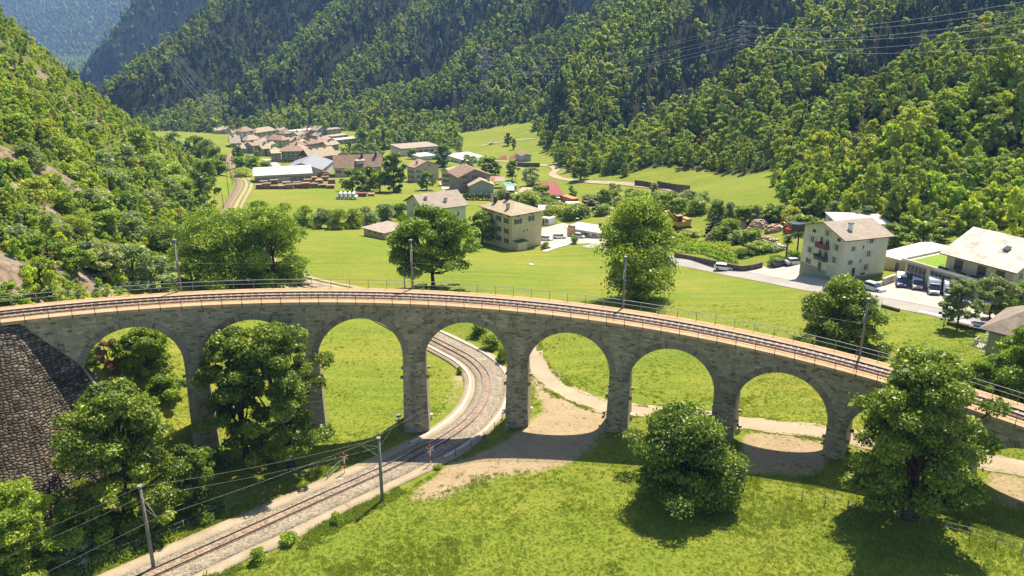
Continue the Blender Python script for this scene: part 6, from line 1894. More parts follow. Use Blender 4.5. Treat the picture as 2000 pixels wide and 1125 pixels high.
field_wall([(1850, 634), (1925, 650)], 0.5, 'low roadside wall under the slim roadside trees', 'low_wall', M['field_stone'], 0.35)
field_wall([(1125, 402), (1170, 399)], 0.8, 'dark stream wall behind the yellow digger', 'low_wall', M['field_stone'])

# ------------------------------------------------------------------ poles, wires, signs, fences
def height_to(p, toppy):
    hs = np.linspace(.2, 45, 1500); ys = np.array([pix((p[0], p[1], p[2] + h))[1] for h in hs]); return float(hs[np.argmin(np.abs(ys - toppy))])
def pole(p, toppy, label, mat=None, arm=None, r=0.13, lean=(0, 0), cat='pole', name='catenary_pole', group=None):
    h = height_to(p, toppy); root = empty(name, p, 0, label, cat, group); mb = MB()
    mb.tube([(0, 0, -.4), (lean[0] * .5, lean[1] * .5, h * .5), (lean[0], lean[1], h)], [r * 1.15, r, r * .8], 8); mb.build('mast', mat or M['pole_wood'], root)
    mb = MB(); mb.box((lean[0], lean[1], h + .05), (.36, .36, .16)); mb.build('cap', M['galvanised'], root)
    if arm is not None:
        mb = MB(); z = h - .9; e = np.array([arm[0], arm[1], z - .9]); b = np.array([lean[0], lean[1], z])
        mb.tube([b, e], .022, 5); mb.tube([b - np.array([0, 0, 1.1]), e], .016, 5); mb.build('bracket_arm', M['galvanised'], root)
    return np.array(p) + np.array([lean[0], lean[1], h])
dA = np.array([0.66, 0.75])
pA = at(301, 1112); pB = at(747, 981)
tA = pole(pA, 951, 'tall grey pole at the lower left beside the track', M['pole_wood'], (1.9, -1.7), .15)
tB = pole(pB, 857, 'tall dark green pole beside the track in the middle of the photo', M['pole_green'], (-2.2, 1.9), .16)
def s_for(px, r):
    ss = np.linspace(-15, 125, 2801); xs = np.array([pix(vp(s, r, vz(s)))[0] for s in ss]); return float(ss[np.argmin(np.abs(xs - px))])
tops = []
for px, top, lab, rr in ((355, 470, 'grey pole behind the left part of the viaduct railing', 5.3), (806, 470, 'grey pole in front of the broad meadow tree', 5.3), (1217, 503, 'grey pole in front of the tall lone meadow tree', 5.3), (1678, 585, 'leaning grey pole in front of the round tree on the right', 5.3)):
    s = s_for(px, rr); p = vp(s, rr, vz(s) - 0.5); a = VA0 - s / VR
    t = pole(p, top, lab, M['pole_wood'], (-2.6 * math.cos(a), -2.6 * math.sin(a)), .13); tops.append((s, t))
    mb = MB(); q = vl(vp(s, 5.05, vz(s) - .25)); mb.box(q, (.5, .7, .6), a + PI / 2); mb.build('pole_bracket', M['viaduct_stone'], viaduct)
s = s_for(791, 7); p = at_y(791, 575, 140); pole((p[0], 140, float(ground(np.array(p[0]), np.array(140.)))), 522, 'short thin pole left of the grey pole by the broad tree', M['pole_wood'], None, .10)
p = at(246, 566); pole(p, 528, 'short dark pole with small cap on the left bank', M['pole_green'], None, .12)
for px, pyb, top, lab in ((356, 447, 398, 'thin pole beside the grassy knoll'), (421, 406, 376, 'thin pole nearest the railway curve'), (437, 408, 366, 'thin pole on the grass beside the railway curve'), (447, 381, 318, 'taller thin pole further along the railway curve'), (454, 361, 330, 'far thin pole along the railway curve')):
    pole(at(px, pyb), top, lab, M['pole_wood'], None, .12)
def wire(name, pts, label, sag=0.0, r=0.02, n=14, cat='wire'):
    mb = MB()
    for a, b in zip(pts[:-1], pts[1:]):
        a = np.array(a, float); b = np.array(b, float)
        mb.tube([a + (b - a) * t - np.array([0, 0, 4 * sag * t * (1 - t)]) for t in np.linspace(0, 1, n)], r, 4, caps=False)
    return tag(mb.build(name, M['wire'] if r < .02 else M['bright_wire']), label, cat)
far0 = tA + np.array([-15, -17, .4]); under = np.array(vp(40.2, -0.1, 7.5))
wire('overhead_wire', [far0, tA, tB, under], 'upper overhead wire running past both trackside poles', .35, .008)
o1 = np.array([0, 0, -.95])
wire('overhead_wire', [far0 + o1, tA + o1, tB + o1, under + np.array([1, 0, -.5])], 'lower overhead wire fixed below the pole tops', .35, .008)
eA = tA + np.array([1.9, -1.7, -1.8]); eB = tB + np.array([-2.2, 1.9, -1.8])
wire('contact_wire', [eA + np.array([-14, -16.5, -.2]), eA, eB, np.array([-8.5, 80.5, eB[2] - .4])], 'contact wire above the lower railway track', .15, .009)
wire('contact_wire', [tops[0][1] + np.array([0, -2.6, -1.8]), tops[1][1] + np.array([-.2, -2.6, -1.8]), tops[2][1] + np.array([-.9, -2.4, -1.8]), tops[3][1] + np.array([-1.6, -2.1, -1.8])], 'contact wire above the viaduct track', .1, .006)
# level crossing signs
for px, pyb, top, lab in ((674, 926, 884, 'red and white crossing sign in the shade left of the track'), (841, 910, 868, 'red and white crossing sign right of the track')):
    p = at(px, pyb); h = height_to(p, top); root = empty('crossing_sign', p, .5, lab, 'sign')
    for k in range(4):
        mb = MB(); mb.tube([(0, 0, h * k / 4 - (.2 if k == 0 else 0)), (0, 0, h * (k + 1) / 4)], .065, 6)
        mb.build('post_band', plain('sign_red', (.55, .06, .04), .5, .1) if k % 2 == 1 else WHITE, root)
    for sg in (-1, 1):
        mb = MB(); c, s_ = math.cos(.6) * .50, math.sin(.6) * .50; w = .07; z = h - .55; y_ = -.09 - .035 * sg
        mb.hexa([(-c - w * .5, y_ - .015, z - sg * s_ + w), (-c + w * .5, y_ - .015, z - sg * s_ - w), (c + w * .5, y_ - .015, z + sg * s_ - w), (c - w * .5, y_ - .015, z + sg * s_ + w), (-c - w * .5, y_ + .015, z - sg * s_ + w), (-c + w * .5, y_ + .015, z - sg * s_ - w), (c + w * .5, y_ + .015, z + sg * s_ - w), (c - w * .5, y_ + .015, z + sg * s_ + w)])
        mb.build('cross_board', plain('sign_pale_red', (.50, .30, .26), .5, .1), root)
def wire_fence(P, label, h=1.1, mat=None, rails_=2):
    root = empty('wire_fence', P[0], 0, label, 'fence'); P = [np.array(p) for p in P]; me = None
    for p in P:
        if me is None: mb = MB(); mb.tube([(0, 0, -.3), (0, 0, h)], .045, 5); o = mb.build('post', mat or M['pole_wood'], root); me = o.data
        else: o = link('post', me, root)
        o.location = tuple(p - P[0])
    for k in range(rails_):
        mb = MB(); z = h * (.93 - .45 * k)
        mb.tube([p - P[0] + np.array([0, 0, z]) for p in P], .012, 4); mb.build('strand', M['wire'], root)
_f = offset(tr[(tr[:, 1] > 50) & (tr[:, 1] < 73)], 4.6); _f = resample(_f, 4.0); _f[:, 2] = ground(_f[:, 0], _f[:, 1])
wire_fence(_f, 'wire fence on the grass left of the lower track')
#
_f = offset(tr[(tr[:, 1] > 77) & (tr[:, 1] < 92)], -3.6); _f = resample(_f, 2.6); _f[:, 2] = ground(_f[:, 0], _f[:, 1])
wire_fence(_f, 'thin fence along the outer kerb beside the pier', 1.0, M['rust_iron'])
wire_fence([at(*p) for p in ((1566, 976), (1611, 985), (1655, 995), (1700, 1006), (1748, 1016), (1795, 1027), (1843, 1037), (1893, 1050), (1944, 1067), (1996, 1079), (2050, 1095))], 'post and wire fence across the shaded meadow at the lower right')
p = at(664, 916); q = at(640, 938); mb = MB(); z = np.array([0, 0, 1.0])
mb.tube([p, p + z], .05, 6); mb.tube([p + z * .95, q + z * .85], .03, 5); mb.tube([q, q + z * .9], .05, 6); mb.tube([p + z * .5, q + z * .42], .03, 5)
tag(mb.build('barrier_rail', M['galvanised']), 'short metal barrier beside the left crossing sign', 'barrier')
p = at(665, 938); mb = MB(); mb.sphere((0, 0, .08), .30, 8, 5, sc=(1.3, .8, .6)); tag(mb.build('white_stone', CONC, None, p), 'white stone at the end of the short metal barrier', 'stone')
# floodlights at the pier feet
for i, (px, py, lab) in enumerate(((779, 820, 'left of the pier at the fourth arch'), (841, 818, 'right of the pier at the fourth arch'), (986, 808, 'left of the second pier from the track'), (1036, 806, 'right of the second pier from the track'), (1180, 812, 'left of the pier between the fifth and sixth arches'), (1232, 818, 'right of the pier between the fifth and sixth arches'), (1443, 840, 'right of the pier between the sixth and seventh arches'), (1609, 864, 'left of the pier after the seventh arch'))):
    p = at(px, py); root = empty('floodlight', p, 0, 'small floodlight on the ground ' + lab, 'floodlight', 'floodlights at the pier feet')
    mb = MB(); mb.box((0, 0, .22), (.12, .12, .44)); mb.build('foot', M['rust_iron'], root)
    mb = MB(); mb.box((0, 0, .55), (.55, .32, .30), .3 * i); mb.build('lamp_head', WHITE if i % 2 else M['galvanised'], root)
def street_lamp(px, pyb, top, label):
    p = at(px, pyb); h = height_to(p, top); root = empty('street_lamp', p, 0, label, 'street lamp'); mb = MB()
    mb.tube([(0, 0, 0), (0, 0, h * .93), (.25, -.2, h)], .07, 6); mb.build('mast', M['galvanised'], root)
    mb = MB(); mb.box((.7, -.5, h + .03), (.95, .32, .2), -.6); mb.build('lamp_head', WHITE, root)
street_lamp(1852, 622, 553, 'street lamp with white head in front of the parked vans')
street_lamp(1300, 512, 470, 'street lamp at the left end of the vineyard wall')
street_lamp(1122, 462, 426, 'street lamp in front of the workshop')

# ------------------------------------------------------------------ lattice pylons and their lines
def pylon(p, h, label, arms=3, w0=None):
    root = empty('pylon', p, .6, label, 'pylon'); w = (w0 or h * .17); mb = MB(); r = .09 * h / 30 + .05
    lv = np.linspace(0, 1, 9)
    def cr(t): k = w / 2 * (1 - .86 * t ** .8); return [np.array([sx * k, sy * k, h * t]) for sx, sy in ((-1, -1), (1, -1), (1, 1), (-1, 1))]
    for a, b in zip(lv[:-1], lv[1:]):
        A, B = cr(a), cr(b)
        for i in range(4):
            j = (i + 1) % 4
            mb.tube([A[i], B[i]], r, 4); mb.tube([A[i], B[j]], r * .6, 4); mb.tube([A[j], B[i]], r * .6, 4)
    mb.build('lattice_tower', M['galvanised'], root)
    ends = []
    for k in range(arms):
        z = h * (.95 - .15 * k); l = h * (.17 + .03 * k); mb = MB()
        for sg in (-1, 1):
            mb.tube([(0, 0, z + .04 * h), (sg * l, 0, z)], r * .7, 4); mb.tube([(0, 0, z), (sg * l, 0, z)], r * .7, 4)
            ends.append(np.array(p) + np.array([math.cos(.6) * sg * l, math.sin(.6) * sg * l, z - .8]))
        mb.build('cross_arm', M['galvanised'], root)
    return ends
p = at_y(1441, 172, 425); p[2] = float(ground(p[0], p[1])) - 2; E1 = pylon(p, height_to(p, 40), 'tall lattice pylon on the right slope', 3)
p = at_y(948, 165, 690); p[2] = float(ground(p[0], p[1])) - 2; E2 = pylon(p, height_to(p, 92), 'lattice pylon on the central ridge', 3)
p = at_y(415, 216, 800); p[2] = float(ground(p[0], p[1])) - 2; E3 = pylon(p, height_to(p, 176), 'small lattice pylon above the village', 3)
p = at_y(318, 92, 960); p[2] = float(ground(p[0], p[1])) - 2; E4 = pylon(p, height_to(p, 66), 'far lattice pylon on the left mountain crest', 3)
tg = [at_y(2080, y_, 190) for y_ in (-12, 5, 22, 36, 52, 80)]
order = [0, 1, 2, 3, 4, 5]
for i in range(6):
    wire('power_line', [E1[i], tg[order[i]]], 'power line from the tall right slope pylon to the right edge', 4.0, .032, 24, 'power line')['group'] = 'power lines on the right'
    wire('power_line', [E1[i], E2[i]], 'power line between the right slope pylon and the central ridge pylon', 10.0, .036, 24, 'power line')['group'] = 'power lines in the middle'
    wire('power_line', [E3[i], E4[i]], 'power line climbing from the village pylon to the crest pylon', 6.0, .06, 20, 'power line')['group'] = 'power lines on the left'

# ------------------------------------------------------------------ vehicles
PAINT = {n: plain('paint_' + n, c, .3, .03, 1.0, spec=.6) for n, c in (('white', (.78, .78, .77)), ('silver', (.42, .44, .47)), ('dark', (.035, .037, .045)), ('blue', (.03, .06, .30)), ('beige', (.62, .58, .48)), ('yellow', (.45, .26, .04)), ('red', (.50, .045, .03)), ('orange', (.55, .20, .04)), ('green', (.04, .13, .05)), ('black', (.03, .03, .03)))}
TYRE = plain('tyre_rubber', (.02, .02, .02), .9, .1); RIM = plain('wheel_rim', (.4, .4, .42), .4, .05, metal=.6); LAMP = plain('headlight_glass', (.75, .78, .8), .15, .03, spec=.7)
def wheels(root, xs, w, r=.32):
    for x in xs:
        for sg in (-1, 1):
            mb = MB(); mb.tube([(x, sg * (w / 2 - .20), r), (x, sg * (w / 2 + .01), r)], r, 12); wo = mb.build('wheel', TYRE, root)
            mb = MB(); mb.tube([(x, sg * (w / 2 - .02), r), (x, sg * (w / 2 + .025), r)], r * .6, 8); mb.build('rim', RIM, wo)
def loft(mb, secs, mat=0):
    """secs: list of cross-sections (x, halfwidth_bottom, z_bottom, halfwidth_top, z_top)"""
    V = []
    for x, wb, zb, wt, zt in secs: V += [(x, -wb, zb), (x, wb, zb), (x, wt, zt), (x, -wt, zt)]
    Fc = []
    for i in range(len(secs) - 1):
        for k in range(4):
            j = (k + 1) % 4; Fc.append((i * 4 + k, i * 4 + j, i * 4 + 4 + j, i * 4 + 4 + k))
    Fc += [(3, 2, 1, 0), tuple(len(secs) * 4 - 4 + k for k in range(4))]
    mb.add(V, Fc, mat)
def car(px, py, heading, paint, label, L=4.1, wagon=False, group=None, roofp=None):
    p = at(px, py); root = empty('parked_car', p + np.array([0, 0, .12]), heading, label, 'car', group); w = .86
    mb = MB(); loft(mb, [(-L / 2, w * .86, .35, w * .84, .72), (-L / 2 + .12, w, .22, w * .97, .90), (-L * .1, w, .20, w, .92), (L * .22, w, .20, w * .98, .90), (L / 2 - .35, w, .22, w * .92, .76), (L / 2, w * .82, .30, w * .74, .60)]); mb.build('body', PAINT[paint], root)
    rb = -L / 2 + (.15 if wagon else .42)
    mb = MB(); loft(mb, [(rb, w * .95, .88, w * .74, .90), (rb + .28, w * .95, .90, w * .76, 1.38), (L * .02, w * .96, .91, w * .78, 1.42), (L * .10, w * .96, .91, w * .76, 1.38), (L * .27, w * .95, .88, w * .72, .90)]); mb.build('window_band', GLASS, root)
    mb = MB(); loft(mb, [(rb + .24, w * .77, 1.38, w * .70, 1.42), (L * .0, w * .80, 1.41, w * .74, 1.47), (L * .11, w * .77, 1.37, w * .70, 1.42)]); mb.build('roof', PAINT[roofp or paint], root)
    wheels(root, (-L * .31, L * .31), 2 * w)
    for sg in (-1, 1):
        mb = MB(); mb.box((L / 2 - .10, sg * w * .60, .62), (.18, .34, .16)); mb.build('headlight', LAMP, root)
    return root
def van(px, py, heading, paint, top, label, L=5.2, H=2.25, box=False, hood=None):
    p = at(px, py); root = empty('van', p + np.array([0, 0, .14]), heading, label, 'van', 'vans in front of the glazed building'); w = .98; root.scale = (.86,) * 3
    mb = MB(); loft(mb, [(L * .12, w, .35, w, 1.15), (L * .30, w, .35, w * .98, 1.15), (L / 2 - .12, w * .96, .35, w * .86, .98), (L / 2, w * .86, .42, w * .76, .74)]); 
    loft(mb, [(-L / 2, w, .40, w, 1.15), (L * .125, w, .35, w, 1.15)]); mb.build('body', PAINT[hood or paint], root)
    if box:
        mb = MB(); mb.box((-L * .17, 0, .75 + (H + .35 - .75) / 2), (L * .68, w * 2.16, H + .35 - .75)); mb.build('cargo_box', PAINT[top], root)
        mb = MB(); loft(mb, [(L * .175, w * .96, 1.14, w * .90, H - .35), (L * .26, w * .96, 1.14, w * .86, H - .36), (L * .40, w * .90, 1.10, w * .80, 1.14)]); mb.build('windscreen', GLASS, root)
        mb = MB(); loft(mb, [(L * .175, w * .92, H - .36, w * .86, H - .28), (L * .27, w * .88, H - .37, w * .80, H - .30)]); mb.build('cab_roof', PAINT[paint], root)
    else:
        mb = MB(); loft(mb, [(-L / 2, w * .98, 1.14, w * .90, H), (L * .12, w * .98, 1.14, w * .90, H), (L * .19, w * .97, 1.14, w * .86, H - .05)]); mb.build('cargo_body', PAINT[top], root)
        mb = MB(); loft(mb, [(L * .192, w * .95, 1.14, w * .85, H - .08), (L * .24, w * .95, 1.14, w * .82, H - .18), (L * .41, w * .86, 1.05, w * .76, 1.10)]); mb.build('windscreen', GLASS, root)
    mb = MB(); mb.box((L / 2 + .01, 0, .50), (.10, w * 1.6, .20)); mb.box((L / 2 - .02, 0, .76), (.08, w * .8, .14)); mb.build('bumper', PAINT['black'], root)
    wheels(root, (-L * .30, L * .30), 2 * w, .35)
    for sg in (-1, 1):
        mb = MB(); mb.box((L / 2 - .08, sg * w * .66, .80), (.16, .34, .22)); mb.build('headlight', LAMP, root)
        mb = MB(); mb.box((L * .30, sg * (w + .12), 1.35), (.10, .22, .30)); mb.build('mirror', PAINT['black'], root)
hd = R(-113)
van(1759, 558, hd, 'blue', 'white', 'blue fronted van with white roof, leftmost of the parked row', 5.0, 2.2, hood='blue')
van(1790, 563, hd, 'beige', 'white', 'off white people carrier between the blue van and the box truck', 4.8, 1.95)
van(1822, 572, hd, 'white', 'white', 'white box truck with tall cargo box, third in the parked row', 5.6, 2.5, True)
van(1853, 580, hd, 'white', 'white', 'white box van half hidden behind the slim roadside tree', 5.4, 2.35, True)
car(1705, 568, R(-60), 'silver', 'silver car half hidden behind the round tree on the right')
car(1414, 528, R(-22), 'white', 'dark windowed white car driving on the road below the vineyard wall', 4.4, True)
car(1066, 470, R(-30), 'silver', 'silver grey car beside the pale yellow house corner', 4.3)
car(1093, 466, R(-8), 'white', 'white estate car with red side marks in the middle of the courtyard', 4.4, True)
car(1123, 460, R(-25), 'white', 'white off-road car at the workshop gate', 4.3, True)
car(1131, 465, R(-30), 'silver', 'small silver car in front of the white off-road car', 4.0)
car(1526, 520, R(5), 'dark', 'dark car parked at the garden edge of the forecourt', 4.2)
car(1551, 517, R(8), 'silver', 'grey car behind the dark car at the garden edge', 4.0)
car(868, 358, R(70), 'dark', 'dark car on the side road between the houses', 4.2); car(862, 353, R(75), 'red', 'reddish car behind the dark car on the side road', 4.0)
car(1136, 412, R(10), 'dark', 'dark old car right of the white box trailer', 4.2)
car(960, 282, R(20), 'white', 'pale car on the hill lane across the sloping meadow', 4.2)

def digger(px, py, heading, label, sc=1.0, paint='yellow'):
    root = empty('excavator', at(px, py), heading, label, 'excavator'); root.scale = (sc,) * 3
    for sg in (-1, 1):
        mb = MB(); mb.box((0, sg * .95, .4), (3.4, .5, .8)); mb.tube([(-1.7, sg * 1.2, .4), (-1.7, sg * .7, .4)], .4, 8); mb.tube([(1.7, sg * 1.2, .4), (1.7, sg * .7, .4)], .4, 8); mb.build('track', PAINT['black'], root)
    mb = MB(); mb.box((-.3, 0, 1.35), (2.9, 2.3, .95)); mb.box((-1.4, 0, 1.9), (1.1, 2.2, .6)); mb.build('body', PAINT[paint], root)
    mb = MB(); loft(mb, [(.1, .5, 1.8, .45, 2.9), (1.2, .5, 1.8, .42, 2.75)]); o = mb.build('cab', GLASS, root); o.location = (0, .55, 0)
    mb = MB(); mb.box((.65, .55, 2.95), (1.2, 1.05, .12)); mb.build('cab_roof', PAINT[paint], root)
    mb = MB(); mb.tube([(1.0, -.3, 1.7), (2.6, -.3, 3.8), (4.4, -.3, 3.5)], [.28, .26, .2], 6); mb.tube([(4.4, -.3, 3.6), (5.2, -.3, 1.2)], [.2, .16], 6); mb.build('boom', PAINT[paint], root)
    mb = MB(); loft(mb, [(4.7, .5, .5, .5, 1.3), (5.3, .5, .25, .5, 1.3), (5.7, .5, .6, .5, .9)]); o = mb.build('bucket', PAINT[paint], root); o.location = (0, -.3, 0)
digger(1327, 448, R(200), 'large yellow excavator on the lawn below the fruit trees', 1.5)
digger(1140, 407, R(-10), 'yellow digger with raised arm behind the workshop', .9)
# other machines and containers
def skip(px, py, L, w, hgt, yaw, mat, label, name='skip', cat='container', lid=None):
    root = empty(name, at(px, py), yaw, label, cat); mb = MB(); e = .12
    mb.hexa([(-L / 2 + e * 2, -w / 2 + e, 0.05), (L / 2 - e * 2, -w / 2 + e, 0.05), (L / 2 - e * 2, w / 2 - e, 0.05), (-L / 2 + e * 2, w / 2 - e, 0.05), (-L / 2, -w / 2, hgt), (L / 2, -w / 2, hgt), (L / 2, w / 2, hgt), (-L / 2, w / 2, hgt)]); mb.build('body', mat, root)
    mb = MB()
    for k in range(int(L / .8)): mb.box((-L / 2 + .5 + k * .8, 0, hgt * .5), (.08, w + .06, hgt * .9))
    mb.build('ribs', mat, root)
    if lid: mb = MB(); mb.box((0, 0, hgt + .08), (L * .98, w * .98, .14)); mb.build('lid', lid, root)
skip(1113, 398, 7.5, 3.0, 2.6, R(-60), PAINT['orange'], 'orange skip right of the red roofed shed', lid=PAINT['orange'])
skip(1118, 410, 5.0, 2.6, 2.7, R(5), WHITE, 'white box trailer in front of the orange skip', 'box_trailer', 'trailer', WHITE)
skip(1564, 456, 5.0, 2.5, 2.4, R(-15), PAINT['dark'], 'dark container behind the scrap yard crane', lid=PAINT['dark'])
def tractor(px, py, yaw, paint, label, imp=None):
    root = empty('tractor', at(px, py), yaw, label, 'tractor')
    mb = MB(); loft(mb, [(0, .45, .7, .42, 1.5), (1.7, .42, .7, .34, 1.3)]); mb.box((-.5, 0, .95), (1.2, 1.2, .7)); mb.build('body', PAINT[paint], root)
    mb = MB(); loft(mb, [(-1.0, .65, 1.25, .55, 2.35), (.15, .62, 1.25, .52, 2.3)]); mb.build('cab', GLASS, root)
    mb = MB(); mb.box((-.42, 0, 2.42), (1.35, 1.25, .12)); mb.build('cab_roof', PAINT[paint], root)
    for x, r in ((-.7, .75), (1.3, .45)):
        for sg in (-1, 1): mb = MB(); mb.tube([(x, sg * .6, r), (x, sg * 1.0, r)], r, 12); mb.build('wheel', TYRE, root)
    if imp: mb = MB(); mb.hexa([(-3.2, -.9, .3), (-1.3, -.9, .3), (-1.3, .9, .3), (-3.2, .9, .3), (-3.3, -1, 1.0), (-1.2, -1, .9), (-1.2, 1, .9), (-3.3, 1, 1.0)]); mb.build('mower', PAINT[imp], root)
tractor(1165, 413, R(150), 'green', 'green tractor with red implement on the lawn behind the workshop', 'red')
tractor(1091, 398, R(-70), 'white', 'white tractor beside the red roofed shed')
root = empty('crane_truck', at(1540, 456), R(150), 'red crane and scrap grab at the back of the scrap yard', 'crane'); root.scale = (.6,) * 3
mb = MB(); mb.box((0, 0, 1.3), (4.5, 2.4, 1.6)); mb.build('body', PAINT['red'], root)
mb = MB(); mb.tube([(-1, 0, 2.0), (2.5, 0, 4.6), (6.0, 0, 2.8)], [.35, .3, .2], 6); mb.build('boom', PAINT['red'], root)
mb = MB(); loft(mb, [(1.4, .8, 2.0, .7, 3.2), (2.3, .8, 2.0, .65, 3.0)]); mb.build('cab', GLASS, root); wheels(root, (-1.4, 1.4), 2.5, .5)
# heaps of the scrap yard, rocks, timber
def heap(px, py, wpx, hm, mat, label, seed, name='rubble_heap', cat='heap', lumps=40, ls=.5):
    p = at(px, py); w = wpx * pix(p)[2] / F; g = np.random.default_rng(seed); mb = MB()
    for i in range(lumps):
        a, r = g.uniform(0, 6.28), math.sqrt(g.random()); x, y_ = r * math.cos(a) * w / 2, r * math.sin(a) * w * .35; z = hm * (1 - r * r) * .85; s_ = ls * g.uniform(.6, 1.5)
        v = [(x + g.normal(0, s_ * .15) + sx * s_ * .6, y_ + g.normal(0, s_ * .15) + sy * s_ * .5, z + g.normal(0, s_ * .12) + sz * s_ * .4) for sz in (-1, 1) for sx, sy in ((-1, -1), (1, -1), (1, 1), (-1, 1))]
        mb.hexa(v, i % 3 if isinstance(mat, (list, tuple)) else 0)
    n = 14; vs = [(math.cos(2 * PI * i / n) * w / 2 * g.uniform(.85, 1.1), math.sin(2 * PI * i / n) * w * .35 * g.uniform(.85, 1.1), -.3) for i in range(n)] + [(math.cos(2 * PI * i / n) * w / 4, math.sin(2 * PI * i / n) * w * .18, hm * .75 * g.uniform(.8, 1.1)) for i in range(n)] + [(0, 0, hm * .95)]
    mb.add(vs, [(i, (i + 1) % n, n + (i + 1) % n, n + i) for i in range(n)] + [(n + i, n + (i + 1) % n, 2 * n) for i in range(n)])
    return tag(mb.build(name, mat, None, p), label, cat)
EARTHM = plain('heap_earth', (.40, .30, .19), .95, .25, 1.0); WOODM = plain('cut_wood', (.50, .36, .21), .9, .25, 2.0); PINKM = plain('brick_rubble', (.46, .32, .25), .95, .3, 1.5); GREYM = plain('metal_scrap', (.30, .29, .28), .6, .4, 2.0)
heap(1392, 470, 34, 2.6, [WOODM, EARTHM, WOODM], 'pale heap of cut wood below the dark fir', 1, 'wood_heap')
heap(1440, 446, 50, 2.6, [EARTHM, EARTHM, PINKM], 'brown earth heap at the left of the scrap yard', 2, lumps=16)
heap(1482, 446, 50, 2.8, [PINKM, EARTHM, WOODM], 'pinkish rubble heap in the middle of the scrap yard', 3)
heap(1515, 452, 44, 2.2, [PINKM, GREYM, WOODM], 'mixed rubble heap in front of the red crane', 4)
heap(1500, 474, 40, 1.6, [GREYM, PINKM, plain('orange_scrap', (.5, .22, .08), .8, .3)], 'scrap heap with orange pieces at the front of the scrap yard', 5)
heap(1520, 488, 36, 1.4, [GREYM, WHITE, GREYM], 'grey and white scrap heap left of the palms', 6)
heap(1480, 484, 24, 1.2, [GREYM, WOODM, GREYM], 'small grey scrap heap beside the round green tree', 7)
heap(630, 345, 34, 3.6, [RED_W, EARTHM, RED_W], 'reddish brown bark heap beside the mill shed', 8, 'bark_heap', lumps=50, ls=.7)
heap(1512, 512, 22, 1.0, [FLOWER, plain('orange_flowers', (.5, .25, .04), .9, .4, 6), M['hedge']], 'bed of orange flowers in the garden beside the forecourt', 9, 'flower_bed', 'flowers', 40, .3)
heap(1482, 521, 20, .8, [FLOWER, PINKM, M['hedge']], 'red flowers at the end of the vineyard wall', 10, 'flower_bed', 'flowers', 36, .3)
heap(62, 955, 120, 1.3, M['rock'], 'tumbled boulders at the foot of the rubble wall', 11, 'boulders', 'rocks', 60, .55)
def outcrop(p, r, label, seed):
    """a broken face of rock: a lumpy slab lying on the slope"""
    g = np.random.default_rng(seed); n = 34
    a, b_ = np.meshgrid(np.linspace(-1, 1, n), np.linspace(-1, 1, n))
    x = p[0] + a * r * .95; y = p[1] + b_ * r * .8
    e = np.clip(1 - (a ** 2 + b_ ** 2) * (1 + .6 * (fbm(a * 2 + seed, b_ * 2, 5, 3) - .5)), 0, 1)
    nz = fbm(x / 2.2, y / 2.2, seed, 4); step = np.floor(nz * 7) / 7 * .6 + nz * .4
    z = ground(x, y) - .5 + np.sqrt(e) * (step * r * .34)
    V = np.stack([x - p[0], y - p[1], z - p[2]], -1).reshape(-1, 3); idx = np.arange(n * n).reshape(n, n)
    q = np.stack([idx[:-1, :-1], idx[:-1, 1:], idx[1:, 1:], idx[1:, :-1]], -1).reshape(-1, 4)
    o = link('rock_outcrop', np_mesh('rock_outcrop', V, q, M['rock']), None, p); return tag(o, label, 'rocks', 'rock outcrops on the left slope')
for i, (p, r) in enumerate(ROCKY):
    px, py, d = pix(p)
    outcrop(p, r, ('brown rock outcrop %s the left slope %s' % ('low on' if py > 450 else 'halfway up' if py > 220 else 'high on', ('near the left edge' if px < 60 else 'above the viaduct end' if py > 450 else 'among the bushes' if px < 120 else 'near the skyline'))), 30 + i)
WD = [plain('timber_a', (.25, .155, .095), .9, .25, 3), plain('timber_b', (.34, .20, .13), .9, .25, 3), plain('timber_c', (.19, .135, .095), .9, .25, 3)]
for i, (px, py) in enumerate(((508, 369), (522, 369), (536, 369), (551, 369), (566, 369), (582, 368), (598, 368), (614, 367), (630, 367), (646, 368), (516, 362), (536, 362), (560, 362), (580, 362), (602, 361), (624, 360), (648, 359), (590, 355), (612, 354), (636, 353))):
    root = empty('timber_stack', at(px, py), R(14) + rng.normal(0, .06), 'stack of brown sawn boards in the timber yard, %s row' % ('front' if i < 10 else 'second' if i < 17 else 'back'), 'timber stack', 'timber stacks')
    hh = rng.uniform(1.6, 2.8)
    for k in range(2):
        mb = MB()
        for j in range(int(hh / .5)): mb.box((rng.normal(0, .05), rng.normal(0, .05), .25 + j * .5 + 0), (3.4 - k * .2, 2.4, .40))
        if k == 0: mb.build('boards', WD[i % 3], root)
    mb = MB(); mb.box((0, 0, int(hh / .5) * .5 + .12), (3.7, 2.7, .10)); mb.build('cover', WD[(i + 1) % 3], root)
for i, (dx, dy, dz) in enumerate([(a * 1.7, b * 1.7, c * 1.3) for c in range(2) for a in range(5 - c) for b in range(2)]):
    q = at(660, 389); mb = MB(); mb.tube([(0, -.75, .65), (0, .75, .65)], .65, 10)
    tag(mb.build('wrapped_bale', plain('bale_wrap', (.58, .62, .56), .5, .15, 1.0), None, q + np.array([dx + dz * .65, dy, dz])), 'pale wrapped bale in the stack on the lawn below the timber yard', 'bale', 'wrapped bales')
skip(702, 384, 6.0, 2.2, 1.6, R(10), RED_W, 'red brown farm trailer beside the wrapped bales', 'farm_trailer', 'trailer')
skip(725, 383, 3.0, 1.8, 1.2, R(5), plain('orange_cart', (.5, .28, .16), .8, .2), 'small orange cart right of the farm trailer', 'cart', 'cart')
